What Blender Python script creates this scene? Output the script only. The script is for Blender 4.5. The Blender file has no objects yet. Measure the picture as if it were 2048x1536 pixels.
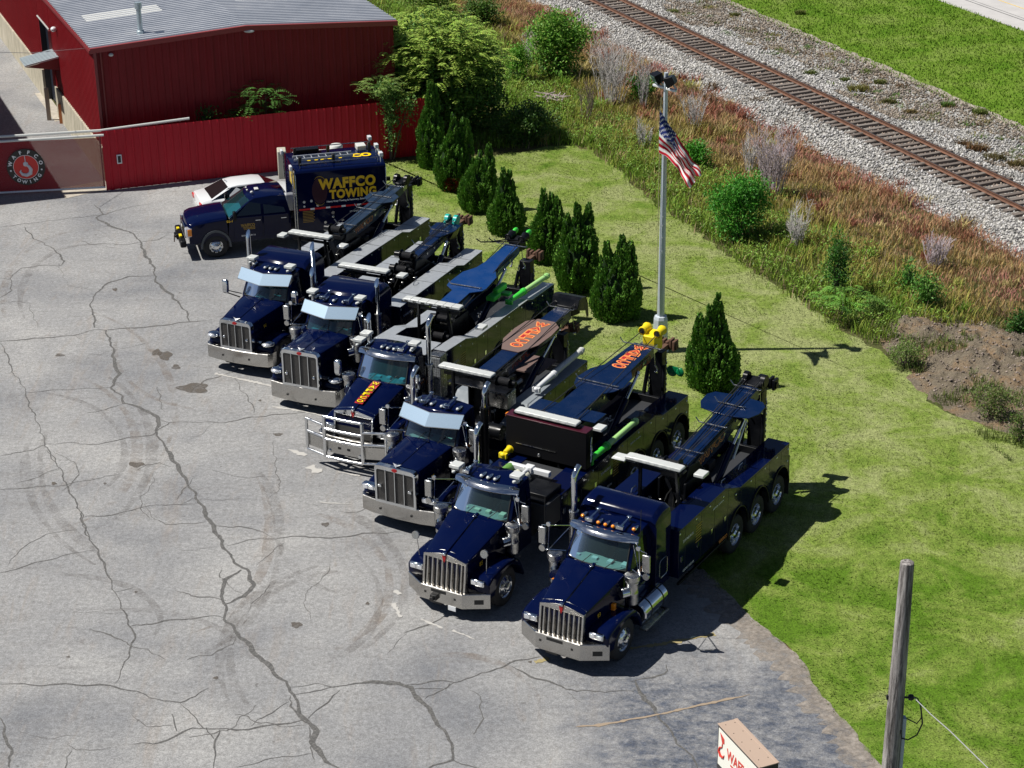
import bpy, math, random
import numpy as np
from mathutils import Vector, Matrix
R = math.radians
S = bpy.context.scene
COL = S.collection
random.seed(7)
RNG = np.random.default_rng(11)

# ------------------------------------------------------------------ camera
FPX, PIT, ROL, CAMH = 3931.0, 0.4205, -0.01142, 25.22
fwv = np.array([0, math.cos(PIT), -math.sin(PIT)])
rtv = np.array([1.0, 0, 0]); upv = np.cross(rtv, fwv)
r2 = math.cos(ROL) * rtv + math.sin(ROL) * upv
u2 = -math.sin(ROL) * rtv + math.cos(ROL) * upv
cd = bpy.data.cameras.new('camera'); cam = bpy.data.objects.new('camera', cd); COL.objects.link(cam)
cd.sensor_width = 36.0; cd.lens = 36.0 * FPX / 2048.0; cd.clip_start = 0.5; cd.clip_end = 6000
M = Matrix(((r2[0], u2[0], -fwv[0], 0), (r2[1], u2[1], -fwv[1], 0), (r2[2], u2[2], -fwv[2], CAMH), (0, 0, 0, 1)))
cam.matrix_world = M
S.camera = cam

# ------------------------------------------------------------------ sky, sun, exposure
SUN_EL, SUN_AZ = 55.4, 180.0          # sun stands towards -x of the lot
w = bpy.data.worlds.new('World'); S.world = w; w.use_nodes = True
nt = w.node_tree; nt.nodes.clear()
sky = nt.nodes.new('ShaderNodeTexSky'); sky.sky_type = 'NISHITA'; sky.sun_disc = False
sky.sun_elevation = R(SUN_EL); sky.sun_rotation = R(270.0)
sky.air_density = 0.6; sky.dust_density = 0.25; sky.ozone_density = 1.2
bg = nt.nodes.new('ShaderNodeBackground'); bg.inputs[1].default_value = 0.05
wo = nt.nodes.new('ShaderNodeOutputWorld')
tcw = nt.nodes.new('ShaderNodeTexCoord'); mpw = nt.nodes.new('ShaderNodeMapping'); mpw.inputs['Scale'].default_value = (1, 1, 2.2); nt.links.new(tcw.outputs['Generated'], mpw.inputs[0])
nzw = nt.nodes.new('ShaderNodeTexNoise'); nzw.inputs['Scale'].default_value = 3.2; nzw.inputs['Detail'].default_value = 7; nzw.inputs['Roughness'].default_value = .6; nt.links.new(mpw.outputs[0], nzw.inputs['Vector'])
rw = nt.nodes.new('ShaderNodeMapRange'); rw.inputs[1].default_value = .54; rw.inputs[2].default_value = .70; rw.inputs[4].default_value = .85; nt.links.new(nzw.outputs['Fac'], rw.inputs[0])
mw = nt.nodes.new('ShaderNodeMix'); mw.data_type = 'RGBA'; mw.inputs[7].default_value = (7.0, 7.4, 8.0, 1); nt.links.new(rw.outputs[0], mw.inputs[0]); nt.links.new(sky.outputs[0], mw.inputs[6])   # scattered fair-weather clouds
nt.links.new(mw.outputs[2], bg.inputs[0]); nt.links.new(bg.outputs[0], wo.inputs[0])
sl = bpy.data.lights.new('sun', 'SUN'); sl.energy = 5.0; sl.angle = R(0.5); sl.color = (1.0, 0.955, 0.88)
so = bpy.data.objects.new('sun', sl); COL.objects.link(so)
so.rotation_euler = Vector((math.cos(R(SUN_EL)), 0, -math.sin(R(SUN_EL)))).to_track_quat('-Z', 'Y').to_euler()
S.view_settings.view_transform = 'Standard'; S.view_settings.look = 'None'
S.view_settings.exposure = 0.36; S.view_settings.gamma = 1.0; S.view_settings.use_curve_mapping = False
try:
    S.cycles.max_bounces = 7; S.cycles.transparent_max_bounces = 8; S.cycles.caustics_reflective = False; S.cycles.caustics_refractive = False
except Exception:
    pass

def ray(px, py):
    return (px - 1024) / FPX * r2 - (py - 768) / FPX * u2 + fwv
def G(px, py, z=0.0):
    """the point of the level z under a place of the survey photograph"""
    d = ray(px, py); t = (z - CAMH) / d[2]
    return np.array([d[0] * t, d[1] * t, z])

# ------------------------------------------------------------------ objects
def tag(o, label=None, cat=None, group=None, kind=None):
    if label: o['label'] = label
    if cat: o['category'] = cat
    if group: o['group'] = group
    if kind: o['kind'] = kind
    return o
def empty(name, loc=(0, 0, 0), rz=0.0, label=None, cat=None, group=None, parent=None):
    o = bpy.data.objects.new(name, None); COL.objects.link(o)
    o.location = loc; o.rotation_euler = (0, 0, rz); o.empty_display_size = 0.3
    if parent: o.parent = parent
    return tag(o, label, cat, group)
def kids(o):
    return [c for c in bpy.data.objects if c.parent == o]
def copy_tree(o, parent=None):
    c = o.copy(); COL.objects.link(c); c.parent = parent
    for ch in kids(o):
        copy_tree(ch, c)
    return c

EACH = {'dash_papers', 'boom_gusset', 'latch', 'frame', 'insulator', 'small_print', 'corner_trim', 'rack_post', 'door_jamb', 'tow_hole', 'valve_block', 'hydraulic_hose', 'side_marker', 'inner_tyre', 'tail_light', 'mast_plate', 'tilt_ram', 'plate_hole', 'hook_strap', 'lifting_lug', 'cradle', 'filler_cap', 'badge', 'recovery_hook', 'rope_horn', 'antenna', 'seat', 'door_post', 'post', 'tank_strap', 'grille_slot', 'wiper', 'sheave_guard'}
class MB:
    def __init__(s): s.v = []; s.f = []
    def add(s, vs, fs):
        b = len(s.v); s.v += [tuple(map(float, q)) for q in vs]; s.f += [tuple(i + b for i in f) for f in fs]; return s
    def box(s, x0, x1, y0, y1, z0, z1):
        x0, x1 = min(x0, x1), max(x0, x1); y0, y1 = min(y0, y1), max(y0, y1); z0, z1 = min(z0, z1), max(z0, z1)
        return s.add([(x0, y0, z0), (x1, y0, z0), (x1, y1, z0), (x0, y1, z0), (x0, y0, z1), (x1, y0, z1), (x1, y1, z1), (x0, y1, z1)],
                     [(0, 3, 2, 1), (4, 5, 6, 7), (0, 1, 5, 4), (1, 2, 6, 5), (2, 3, 7, 6), (3, 0, 4, 7)])
    def hexa(s, b, t):
        return s.add(list(b) + list(t), [(0, 3, 2, 1), (4, 5, 6, 7), (0, 1, 5, 4), (1, 2, 6, 5), (2, 3, 7, 6), (3, 0, 4, 7)])
    def loft(s, rings, cap=True, close=True):
        n = len(rings[0]); vs = [q for r in rings for q in r]; fs = []
        for k in range(len(rings) - 1):
            for i in range(n if close else n - 1):
                j = (i + 1) % n; fs.append((k * n + i, k * n + j, (k + 1) * n + j, (k + 1) * n + i))
        if cap:
            fs.append(tuple(range(n - 1, -1, -1))); fs.append(tuple((len(rings) - 1) * n + i for i in range(n)))
        return s.add(vs, fs)
    def prism(s, ax, prof, a, b):
        if ax == 'y': r = [[(p[0], t, p[1]) for p in prof] for t in (a, b)]
        elif ax == 'x': r = [[(t, p[0], p[1]) for p in prof] for t in (a, b)]
        else: r = [[(p[0], p[1], t) for p in prof] for t in (a, b)]
        return s.loft(r)
    def cyl(s, p0, p1, r0, r1=None, n=12, cap=True):
        r1 = r0 if r1 is None else r1
        p0 = Vector(p0); p1 = Vector(p1); d = (p1 - p0)
        if d.length < 1e-6: return s
        d.normalize(); a = d.orthogonal().normalized(); b = d.cross(a)
        rg = [[tuple(p + (a * math.cos(2 * math.pi * i / n) + b * math.sin(2 * math.pi * i / n)) * r) for i in range(n)] for p, r in ((p0, r0), (p1, r1))]
        return s.loft(rg, cap)
    def tube(s, pts, r, n=7, cap=True):
        P = [Vector(q) for q in pts]; rg = []; a = None
        for i, q in enumerate(P):
            d = (P[min(i + 1, len(P) - 1)] - P[max(i - 1, 0)]).normalized()
            if a is None: a = d.orthogonal().normalized()
            a = (a - d * a.dot(d)).normalized(); b = d.cross(a)
            rr = r[i] if isinstance(r, (list, tuple)) else r
            rg.append([tuple(q + (a * math.cos(2 * math.pi * k / n) + b * math.sin(2 * math.pi * k / n)) * rr) for k in range(n)])
        return s.loft(rg, cap)
    def lathe(s, o, ax, prof, n=20, cap=True):
        o = Vector(o); d = Vector(ax).normalized(); a = d.orthogonal().normalized(); b = d.cross(a)
        rg = [[tuple(o + d * h + (a * math.cos(2 * math.pi * i / n) + b * math.sin(2 * math.pi * i / n)) * r) for i in range(n)] for r, h in prof]
        return s.loft(rg, cap)
    def ell(s, c, r, n=12, m=8):
        vs = []; fs = []
        for j in range(m + 1):
            t = math.pi * j / m
            for i in range(n):
                p = 2 * math.pi * i / n
                vs.append((c[0] + r[0] * math.sin(t) * math.cos(p), c[1] + r[1] * math.sin(t) * math.sin(p), c[2] + r[2] * math.cos(t)))
        for j in range(m):
            for i in range(n):
                k = (i + 1) % n; fs.append((j * n + i, (j + 1) * n + i, (j + 1) * n + k, j * n + k))
        return s.add(vs, fs)
    def plate(s, pts, z0, z1, th):
        """upright strip standing on a polyline in plan"""
        P = [Vector((q[0], q[1])) for q in pts]; off = []
        for i in range(len(P)):
            d = (P[min(i + 1, len(P) - 1)] - P[max(i - 1, 0)]).normalized(); off.append(P[i] + Vector((d.y, -d.x)) * -th)
        r = []
        for a, b in zip(P, off): r.append([(a.x, a.y, z0), (a.x, a.y, z1), (b.x, b.y, z1), (b.x, b.y, z0)])
        return s.loft(r)
    def grid(s, P):
        n = len(P); m = len(P[0]); return s.add([q for r in P for q in r], [(i * m + j, i * m + j + 1, (i + 1) * m + j + 1, (i + 1) * m + j) for i in range(n - 1) for j in range(m - 1)])
    def build(s, name, mat, parent=None, bevel=0.0, smooth=35, loc=None, seg=2):
        if name in EACH and not getattr(s, 'single', False):
            up = list(range(len(s.v)))
            def find(a):
                while up[a] != a: up[a] = up[up[a]]; a = up[a]
                return a
            for f in s.f:
                for q in f[1:]: up[find(q)] = find(f[0])
            gr = {}
            for f in s.f: gr.setdefault(find(f[0]), []).append(f)
            if len(gr) > 1:
                o = None
                for fs in gr.values():
                    ids = sorted({q for f in fs for q in f}); mp = {q: i for i, q in enumerate(ids)}
                    m2 = MB(); m2.single = True; m2.v = [s.v[q] for q in ids]; m2.f = [tuple(mp[q] for q in f) for f in fs]; o2 = m2.build(name, mat, parent, bevel, smooth, loc, seg); o = o or o2
                return o
        me = bpy.data.meshes.new(name); me.from_pydata(s.v, [], s.f)
        import bmesh
        bm = bmesh.new(); bm.from_mesh(me); bmesh.ops.remove_doubles(bm, verts=bm.verts, dist=1e-5); bmesh.ops.recalc_face_normals(bm, faces=bm.faces); bm.to_mesh(me); bm.free()
        me.update()
        if smooth:
            me.polygons.foreach_set('use_smooth', [True] * len(me.polygons)); me.set_sharp_from_angle(angle=R(smooth))
        me.materials.append(mat)
        o = bpy.data.objects.new(name, me); COL.objects.link(o)
        if parent: o.parent = parent
        if loc: o.location = loc
        if bevel:
            b = o.modifiers.new('bevel', 'BEVEL'); b.width = bevel; b.segments = seg; b.limit_method = 'ANGLE'; b.angle_limit = R(32); b.harden_normals = False
        return o

def text(name, s, mat, parent, size, loc, rot, th=0.004, bold=0.0, w=None, h=None, shear=0.0, align='CENTER', space=1.0):
    """lettering as a thin mesh; w, h fit its outline box"""
    cu = bpy.data.curves.new(name, 'FONT'); cu.body = s; cu.size = 1.0; cu.extrude = 0.5; cu.offset = bold; cu.align_x = 'LEFT'; cu.space_character = space; cu.shear = shear; cu.resolution_u = 3; cu.space_line = 0.8
    t = bpy.data.objects.new(name, cu); COL.objects.link(t)
    bpy.context.view_layer.update()
    me = bpy.data.meshes.new_from_object(t.evaluated_get(bpy.context.evaluated_depsgraph_get()))
    bpy.data.objects.remove(t); bpy.data.curves.remove(cu)
    n = len(me.vertices); co = np.empty(n * 3); me.vertices.foreach_get('co', co); co = co.reshape(-1, 3)
    mn = co.min(0); mx = co.max(0); sz = mx - mn
    sy = (h / sz[1]) if h else size; sx = (w / sz[0]) if w else (sy if h else size)
    co[:, 0] = (co[:, 0] - (mn[0] + mx[0]) / 2) * sx; co[:, 1] = (co[:, 1] - (mn[1] + mx[1]) / 2) * sy; co[:, 2] = (co[:, 2] - mn[2]) / max(sz[2], 1e-6) * th
    me.vertices.foreach_set('co', co.ravel()); me.name = name
    me.materials.clear(); me.materials.append(mat); me.update()
    o = bpy.data.objects.new(name, me); COL.objects.link(o)
    if parent: o.parent = parent
    m = rot if isinstance(rot, Matrix) else Matrix(rot)
    o.matrix_local = Matrix.Translation(loc) @ m.to_4x4()
    return o
def stacked(parent, org, d, nrm, u0, u1, wd, m1, m2, gap=.13):
    """WAFFCO one letter under another, outlined; org + d*u is the middle line"""
    B_ = basis((0, 1, 0), tuple(d)); n = 6; hh = abs(u1 - u0) / n
    for i, ch in enumerate('WAFFCO'):
        u = u0 + (u1 - u0) * (i + .5) / n; c = Vector(org) + Vector(d) * u
        text('letter', ch, m1, parent, 1, c + Vector(nrm) * .002, B_, .003, .075, w=wd * (1.12 if ch == 'W' else 1), h=hh * (1 - gap * .35))
        text('letter', ch, m2, parent, 1, c + Vector(nrm) * .006, B_, .003, .012, w=wd * (1.12 if ch == 'W' else 1) * .80, h=hh * (1 - gap) * .76)
def basis(x, y):
    """rotation whose local x and y run along the given directions"""
    x = Vector(x).normalized(); y = Vector(y); y = (y - x * y.dot(x)).normalized(); z = x.cross(y)
    return Matrix((x, y, z)).transposed()

# ------------------------------------------------------------------ materials
def mat(name, col, rough=0.5, metal=0.0, coat=0.0, spec=0.5, alpha=None, emit=None):
    m = bpy.data.materials.new(name); m.use_nodes = True
    b = m.node_tree.nodes['Principled BSDF']
    b.inputs['Base Color'].default_value = (*col, 1); b.inputs['Roughness'].default_value = rough; b.inputs['Metallic'].default_value = metal
    b.inputs['Coat Weight'].default_value = coat; b.inputs['Coat Roughness'].default_value = 0.03; b.inputs['Specular IOR Level'].default_value = spec
    return m
def nodes(m): return m.node_tree.nodes, m.node_tree.links, m.node_tree.nodes['Principled BSDF']
def noise(N, L, vec, scale, detail=6, rough=0.6, dist=0.0):
    n = N.new('ShaderNodeTexNoise'); n.inputs['Scale'].default_value = scale; n.inputs['Detail'].default_value = detail; n.inputs['Roughness'].default_value = rough; n.inputs['Distortion'].default_value = dist
    if vec is not None: L.new(vec, n.inputs['Vector'])
    return n.outputs['Fac']
def ramp(N, L, fac, stops):
    r = N.new('ShaderNodeValToRGB'); e = r.color_ramp.elements
    while len(e) > 1: e.remove(e[-1])
    e[0].position = stops[0][0]; c = stops[0][1]; e[0].color = (*c, 1) if len(c) == 3 else c
    for p, c in stops[1:]:
        x = e.new(p); x.color = (*c, 1) if len(c) == 3 else c
    L.new(fac, r.inputs['Fac']); return r.outputs['Color']
def fr(N, L, fac, a, b, lo=0.0, hi=1.0):
    r = N.new('ShaderNodeMapRange'); r.inputs[1].default_value = a; r.inputs[2].default_value = b; r.inputs[3].default_value = lo; r.inputs[4].default_value = hi
    L.new(fac, r.inputs[0]); return r.outputs[0]
def mix(N, L, fac, a, b, mode='MIX'):
    m = N.new('ShaderNodeMix'); m.data_type = 'RGBA'; m.blend_type = mode
    for k, v in ((0, fac), (6, a), (7, b)):
        if isinstance(v, (int, float)): m.inputs[k].default_value = v
        elif isinstance(v, tuple): m.inputs[k].default_value = (*v, 1)
        else: L.new(v, m.inputs[k])
    return m.outputs[2]
def mth(N, L, op, a, b=0.0):
    m = N.new('ShaderNodeMath'); m.operation = op
    for k, v in ((0, a), (1, b)):
        if isinstance(v, (int, float)): m.inputs[k].default_value = v
        else: L.new(v, m.inputs[k])
    return m.outputs[0]
def bump(N, L, b, h, strength=0.3, dist=0.02):
    n = N.new('ShaderNodeBump'); n.inputs['Strength'].default_value = strength; n.inputs['Distance'].default_value = dist
    L.new(h, n.inputs['Height']); L.new(n.outputs[0], b.inputs['Normal'])
def coords(N, L, scale=(1, 1, 1), kind='Object', rot=(0, 0, 0)):
    t = N.new('ShaderNodeTexCoord'); mp = N.new('ShaderNodeMapping'); mp.inputs['Scale'].default_value = scale; mp.inputs['Rotation'].default_value = rot
    L.new(t.outputs[kind], mp.inputs[0]); return mp.outputs[0]
def worldpos(N, L, scale=(1, 1, 1), rot=(0, 0, 0)):
    t = N.new('ShaderNodeNewGeometry'); mp = N.new('ShaderNodeMapping'); mp.inputs['Scale'].default_value = scale; mp.inputs['Rotation'].default_value = rot
    L.new(t.outputs['Position'], mp.inputs[0]); return mp.outputs[0]

def paint(name, col, rough=0.14, dust=0.5, coat=0.05, speck=(0.10, 0.11, 0.13)):
    """glossy vehicle paint with a film of road dust and water spots"""
    m = mat(name, col, rough, 0.0, coat, 0.22); N, L, b = nodes(m)
    v = coords(N, L)
    a = noise(N, L, v, 2.3, 5); c = noise(N, L, v, 38, 3)
    k = mth(N, L, 'MULTIPLY', fr(N, L, a, .42, .72), fr(N, L, c, .35, .7, .1, 1))
    k2 = mth(N, L, 'MULTIPLY', k, dust * 0.20)
    sp = fr(N, L, noise(N, L, v, 26, 2), .735, .76, 0, .5)
    L.new(mix(N, L, mth(N, L, 'MAXIMUM', k2, mth(N, L, 'MULTIPLY', sp, dust)), col, speck), b.inputs['Base Color'])
    L.new(fr(N, L, a, .35, .7, rough * .7, rough * 1.8), b.inputs['Roughness'])
    return m
NAVY = paint('navy_paint', (0.0008, 0.0032, 0.027), 0.07, 0.08)
NAVY2 = paint('boom_navy_sky_tint', (0.0015, 0.010, 0.043), 0.22, 0.40, 0.2, (0.10, 0.12, 0.15))  # navy lightened in the colour for the sky reflected on the booms
BLACK = paint('black_paint', (0.004, 0.0045, 0.006), 0.30, 0.25, 0.0)
DARK = mat('chassis_black', (0.012, 0.012, 0.013), 0.55)
RUB = mat('tyre_rubber', (0.018, 0.018, 0.019), 0.8)
def metal(name, col, rough, scale=6, var=0.5, m1=1.0):
    m = mat(name, col, rough, m1); N, L, b = nodes(m); v = coords(N, L)
    a = noise(N, L, v, scale, 5); L.new(fr(N, L, a, .3, .75, rough * (1 - var), rough * (1 + var)), b.inputs['Roughness'])
    d = noise(N, L, v, 17, 4); L.new(mix(N, L, fr(N, L, d, .5, .8, 0, .45), col, tuple(c * .55 for c in col)), b.inputs['Base Color'])
    return m
CHROME = metal('chrome', (0.68, 0.70, 0.72), 0.09)
VISOR = mat('visor_sky_tint', (0.50, 0.66, 0.80), 0.20, 0.75, 0.5)  # stainless visor; the reflected sky is put into its colour as pale blue
STEEL = metal('polished_steel', (0.50, 0.50, 0.49), 0.30)
ALU = metal('alloy_wheel', (0.72, 0.73, 0.74), 0.18)
TREAD = metal('tread_plate', (0.50, 0.53, 0.56), 0.42, 9, 0.3, 0.55)
BUMPM = metal('bumper_steel', (0.50, 0.49, 0.47), 0.24, 3)
GRILLE = metal('grille_bars', (0.55, 0.53, 0.50), 0.35)
MESH = mat('grille_mesh', (0.06, 0.058, 0.055), 0.5, 0.6)
N, L, b = nodes(MESH)
ck = N.new('ShaderNodeTexChecker'); ck.inputs['Scale'].default_value = 55; ck.inputs[1].default_value = (0.13, 0.125, 0.12, 1); ck.inputs[2].default_value = (0.008, 0.008, 0.008, 1)
L.new(coords(N, L, (1, 1, 1)), ck.inputs[0]); L.new(ck.outputs[0], b.inputs['Base Color'])
WHITE = mat('white_lens', (0.50, 0.52, 0.51), 0.3, 0, 0.2)
WPAINT = mat('white_paint', (0.66, 0.68, 0.70), 0.18, 0, 0.6)
GREYW = mat('grey_white_paint', (0.55, 0.56, 0.54), 0.4)
CREAM = mat('cream_strap', (0.62, 0.62, 0.50), 0.6)
AMBER = mat('amber_lens', (0.90, 0.27, 0.01), 0.25, 0, 0.3)
REDL = mat('red_lens', (0.50, 0.01, 0.01), 0.2, 0, 0.3)
REDP = mat('red_emblem', (0.35, 0.008, 0.01), 0.3)
YEL = paint('yellow_paint', (0.72, 0.56, 0.015), 0.4, 0.6, 0.0, (0.2, 0.15, 0.05))
GREEN = mat('green_paint', (0.05, 0.55, 0.05), 0.4)
LIME = mat('lime_paint', (0.35, 0.62, 0.22), 0.4)
TEAL = mat('teal_paint', (0.01, 0.35, 0.30), 0.35)
DKGREEN = mat('dark_green_tool', (0.0, 0.16, 0.05), 0.4)
MAROON = mat('maroon_paint', (0.045, 0.004, 0.012), 0.35)
RUST = mat('rusty_steel', (0.10, 0.05, 0.03), 0.8)
DECKM = mat('deck_dark', (0.030, 0.032, 0.036), 0.5)
CABLE = mat('wire_rope', (0.035, 0.035, 0.037), 0.5, 0.4)
HOSE = mat('hose_black', (0.01, 0.01, 0.01), 0.5)
GOLD = mat('gold_lettering', (0.85, 0.52, 0.02), 0.35)
DGOLD = mat('dark_gold_lettering', (0.30, 0.18, 0.02), 0.4)
YELT = mat('yellow_lettering', (0.92, 0.62, 0.0), 0.35)
ORT = mat('orange_lettering', (0.80, 0.28, 0.08), 0.4)
REDT = mat('red_lettering', (0.38, 0.02, 0.02), 0.4)
BLKT = mat('black_lettering', (0.01, 0.01, 0.01), 0.4)
WHT = mat('white_lettering', (0.88, 0.88, 0.88), 0.4)
WOODD = mat('wood_deck', (0.13, 0.085, 0.075), 0.8)
SEATM = mat('seat_grey', (0.05, 0.05, 0.05), 0.8)
DASH = mat('dash_grey', (0.27, 0.29, 0.28), 0.8)
REFRED = mat('reflective_red', (0.6, 0.01, 0.01), 0.3)
LENSC = mat('headlight_lens', (0.75, 0.77, 0.80), 0.08, 0.55, 0.8)
def glass(name, tint, dens, rough=0.03):
    m = bpy.data.materials.new(name); m.use_nodes = True; N = m.node_tree.nodes; L = m.node_tree.links; N.clear()
    o = N.new('ShaderNodeOutputMaterial'); t = N.new('ShaderNodeBsdfTransparent'); t.inputs[0].default_value = (*tint, 1)
    g = N.new('ShaderNodeBsdfGlossy'); g.inputs['Roughness'].default_value = rough; g.inputs[0].default_value = (1, 1, 1, 1)
    d = N.new('ShaderNodeBsdfDiffuse'); d.inputs[0].default_value = (tint[0] * .25, tint[1] * .25, tint[2] * .25, 1)
    a = N.new('ShaderNodeMixShader'); a.inputs[0].default_value = dens; L.new(t.outputs[0], a.inputs[1]); L.new(d.outputs[0], a.inputs[2])
    f = N.new('ShaderNodeFresnel'); f.inputs[0].default_value = 1.6
    c = N.new('ShaderNodeMixShader'); L.new(f.outputs[0], c.inputs[0]); L.new(a.outputs[0], c.inputs[1]); L.new(g.outputs[0], c.inputs[2]); L.new(c.outputs[0], o.inputs[0])
    return m
GLASS = glass('windshield_glass', (0.50, 0.78, 0.77), 0.10)
GLASST = glass('teal_windshield_glass', (0.16, 0.56, 0.64), 0.14)
DGLASS = mat('tinted_side_glass', (0.004, 0.006, 0.008), 0.05, 0, 0.5)

# ================================================================== mesh from arrays
def np_mesh(name, V, F, mat, C=None, parent=None, smooth=False):
    me = bpy.data.meshes.new(name); k = F.shape[1]
    me.vertices.add(len(V)); me.vertices.foreach_set('co', np.ascontiguousarray(V, dtype=np.float32).ravel())
    me.loops.add(F.size); me.loops.foreach_set('vertex_index', np.ascontiguousarray(F, dtype=np.int32).ravel())
    me.polygons.add(len(F)); me.polygons.foreach_set('loop_start', np.arange(0, F.size, k, dtype=np.int32)); me.polygons.foreach_set('loop_total', np.full(len(F), k, dtype=np.int32))
    me.update(calc_edges=True)
    if C is not None:
        a = me.color_attributes.new('col', 'FLOAT_COLOR', 'POINT'); c = np.ones((len(V), 4), dtype=np.float32); c[:, :3] = C; a.data.foreach_set('color', c.ravel())
    if smooth: me.polygons.foreach_set('use_smooth', [True] * len(F))
    me.materials.append(mat)
    o = bpy.data.objects.new(name, me); COL.objects.link(o)
    if parent: o.parent = parent
    return o
def inpoly(P, poly):
    x = P[:, 0]; y = P[:, 1]; r = np.zeros(len(P), bool); n = len(poly)
    for i in range(n):
        x0, y0 = poly[i]; x1, y1 = poly[(i + 1) % n]
        c = ((y0 > y) != (y1 > y)) & (x < (x1 - x0) * (y - y0) / (y1 - y0 + 1e-12) + x0); r ^= c
    return r
def scatter(poly, n):
    a = np.array(poly); lo = a.min(0); hi = a.max(0); P = lo + (hi - lo) * RNG.random((n, 2)); return P[inpoly(P, poly)]
def inview(P, z=0.0, pad=60):
    q = np.column_stack([P[:, 0], P[:, 1], np.full(len(P), z - CAMH)]); d = q @ fwv
    px = 1024 + FPX * (q @ r2) / d; py = 768 - FPX * (q @ u2) / d
    return (px > -pad) & (px < 2048 + pad) & (py > -pad) & (py < 1536 + pad) & (d > 1)
def wav(P, s, seed=0.0):
    x = P[:, 0] * s; y = P[:, 1] * s
    return (np.sin(x * 1.3 + 2.1 * np.sin(y * .7 + seed) + seed) + np.sin(y * 1.7 + 1.6 * np.sin(x * .9 - seed) + 2 * seed) + np.sin((x + y) * 2.9 + seed * 3 + 1.3 * np.sin(x * 2.3))) / 3
def vcol_mat(name, rough=0.85, trans=0.0, gain=1.0, spec=0.2, var=0.35):
    m = mat(name, (0.1, 0.1, 0.1), rough, spec=spec); N, L, b = nodes(m)
    a = N.new('ShaderNodeVertexColor'); a.layer_name = 'col'
    v = worldpos(N, L); n = noise(N, L, v, 9, 3)
    L.new(mix(N, L, 1.0, a.outputs[0], ramp(N, L, n, [(0.25, (1 - var,) * 3), (0.75, (1 + var,) * 3)]), 'MULTIPLY'), b.inputs['Base Color'])
    if trans:
        t = N.new('ShaderNodeBsdfTranslucent'); L.new(a.outputs[0], t.inputs[0]); ms = N.new('ShaderNodeMixShader'); ms.inputs[0].default_value = trans
        out = [x for x in N if x.type == 'OUTPUT_MATERIAL'][0]
        L.new(b.outputs[0], ms.inputs[1]); L.new(t.outputs[0], ms.inputs[2]); L.new(ms.outputs[0], out.inputs[0])
    return m
def blades(P, h, wd, lean=0.5, z=0.0):
    """one bent blade of two faces per point"""
    n = len(P); a = RNG.random(n) * 2 * np.pi; d = np.column_stack([np.cos(a), np.sin(a)]); s = np.column_stack([-d[:, 1], d[:, 0]])
    ln = lean * h * (0.3 + RNG.random(n)); zz = np.zeros(n) + z
    V = np.empty((n, 5, 3)); hw = (wd / 2)[:, None]
    V[:, 0, :2] = P - s * hw; V[:, 1, :2] = P + s * hw; V[:, 2, :2] = P + s * hw * .7 + d * (ln * .35)[:, None]; V[:, 3, :2] = P - s * hw * .7 + d * (ln * .35)[:, None]; V[:, 4, :2] = P + d * ln[:, None]
    V[:, 0, 2] = V[:, 1, 2] = zz; V[:, 2, 2] = V[:, 3, 2] = zz + h * .6; V[:, 4, 2] = zz + h
    b = (np.arange(n) * 5)[:, None]
    F = np.concatenate([b + np.array([0, 1, 2]), b + np.array([0, 2, 3]), b + np.array([3, 2, 4])])
    return V.reshape(-1, 3), F

# ================================================================== ground
def sheet(name, pts, z, m, kind='structure'):
    me = bpy.data.meshes.new(name); me.from_pydata([(p[0], p[1], z) for p in pts], [], [tuple(range(len(pts)))]); me.update()
    if me.polygons[0].normal.z < 0: me.flip_normals()
    me.materials.append(m); o = bpy.data.objects.new(name, me); COL.objects.link(o); o['kind'] = kind; return o
def rough_line(pts, step=0.35, amp=0.12):
    out = []; P = [Vector(p[:2]) for p in pts]
    for a, b in zip(P[:-1], P[1:]):
        n = max(1, int((b - a).length / step)); d = (b - a).normalized(); s = Vector((-d.y, d.x))
        for i in range(n): out.append(tuple(a + (b - a) * i / n + s * random.uniform(-amp, amp)))
    out.append(tuple(P[-1])); return out

# rail frame: distance along (t) and across (u) measured from the near rail
RA = np.array([4.88, 106.12]); RD = np.array([0.3889, -0.9213]); RN = np.array([0.9213, 0.3889])
def RP(t, u): return tuple(RA + RD * t + RN * u)
def ucoord(P): return (P - RA) @ RN

LAWN_EDGE = [(-5.35, 79.5), (-2.0, 80.2), (-0.4, 80.3), (2.4, 81.6), (3.5, 80.8), (4.6, 78.0), (5.6, 74.1), (7.2, 70.0), (8.6, 66.2), (10.0, 63.2), (11.0, 60.5), (12.0, 58.8), (12.6, 57.4), (12.6, 55.6), (13.2, 53.6), (15.2, 52.0), (19.0, 49.5), (40, 40)]
LOT_EDGE = [(9.6, 30.0), (8.3, 34.6), (7.9, 35.7), (7.5, 37.1), (7.0, 38.6), (6.8, 39.9), (6.5, 40.8), (5.9, 41.8), (4.8, 44.5), (2.9, 49.0), (-3.0, 64.0), (-5.0, 70.5), (-5.3, 77.6), (-5.3, 79.6)]
FENCE_A, FENCE_B = (-16.35, 76.05), (-3.3, 80.5)
BC = (-16.55, 77.3); B1 = R(18.8); B2 = R(112.3)
bw = Vector((math.cos(B1), math.sin(B1))); bd = Vector((math.cos(B2), math.sin(B2)))

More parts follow.
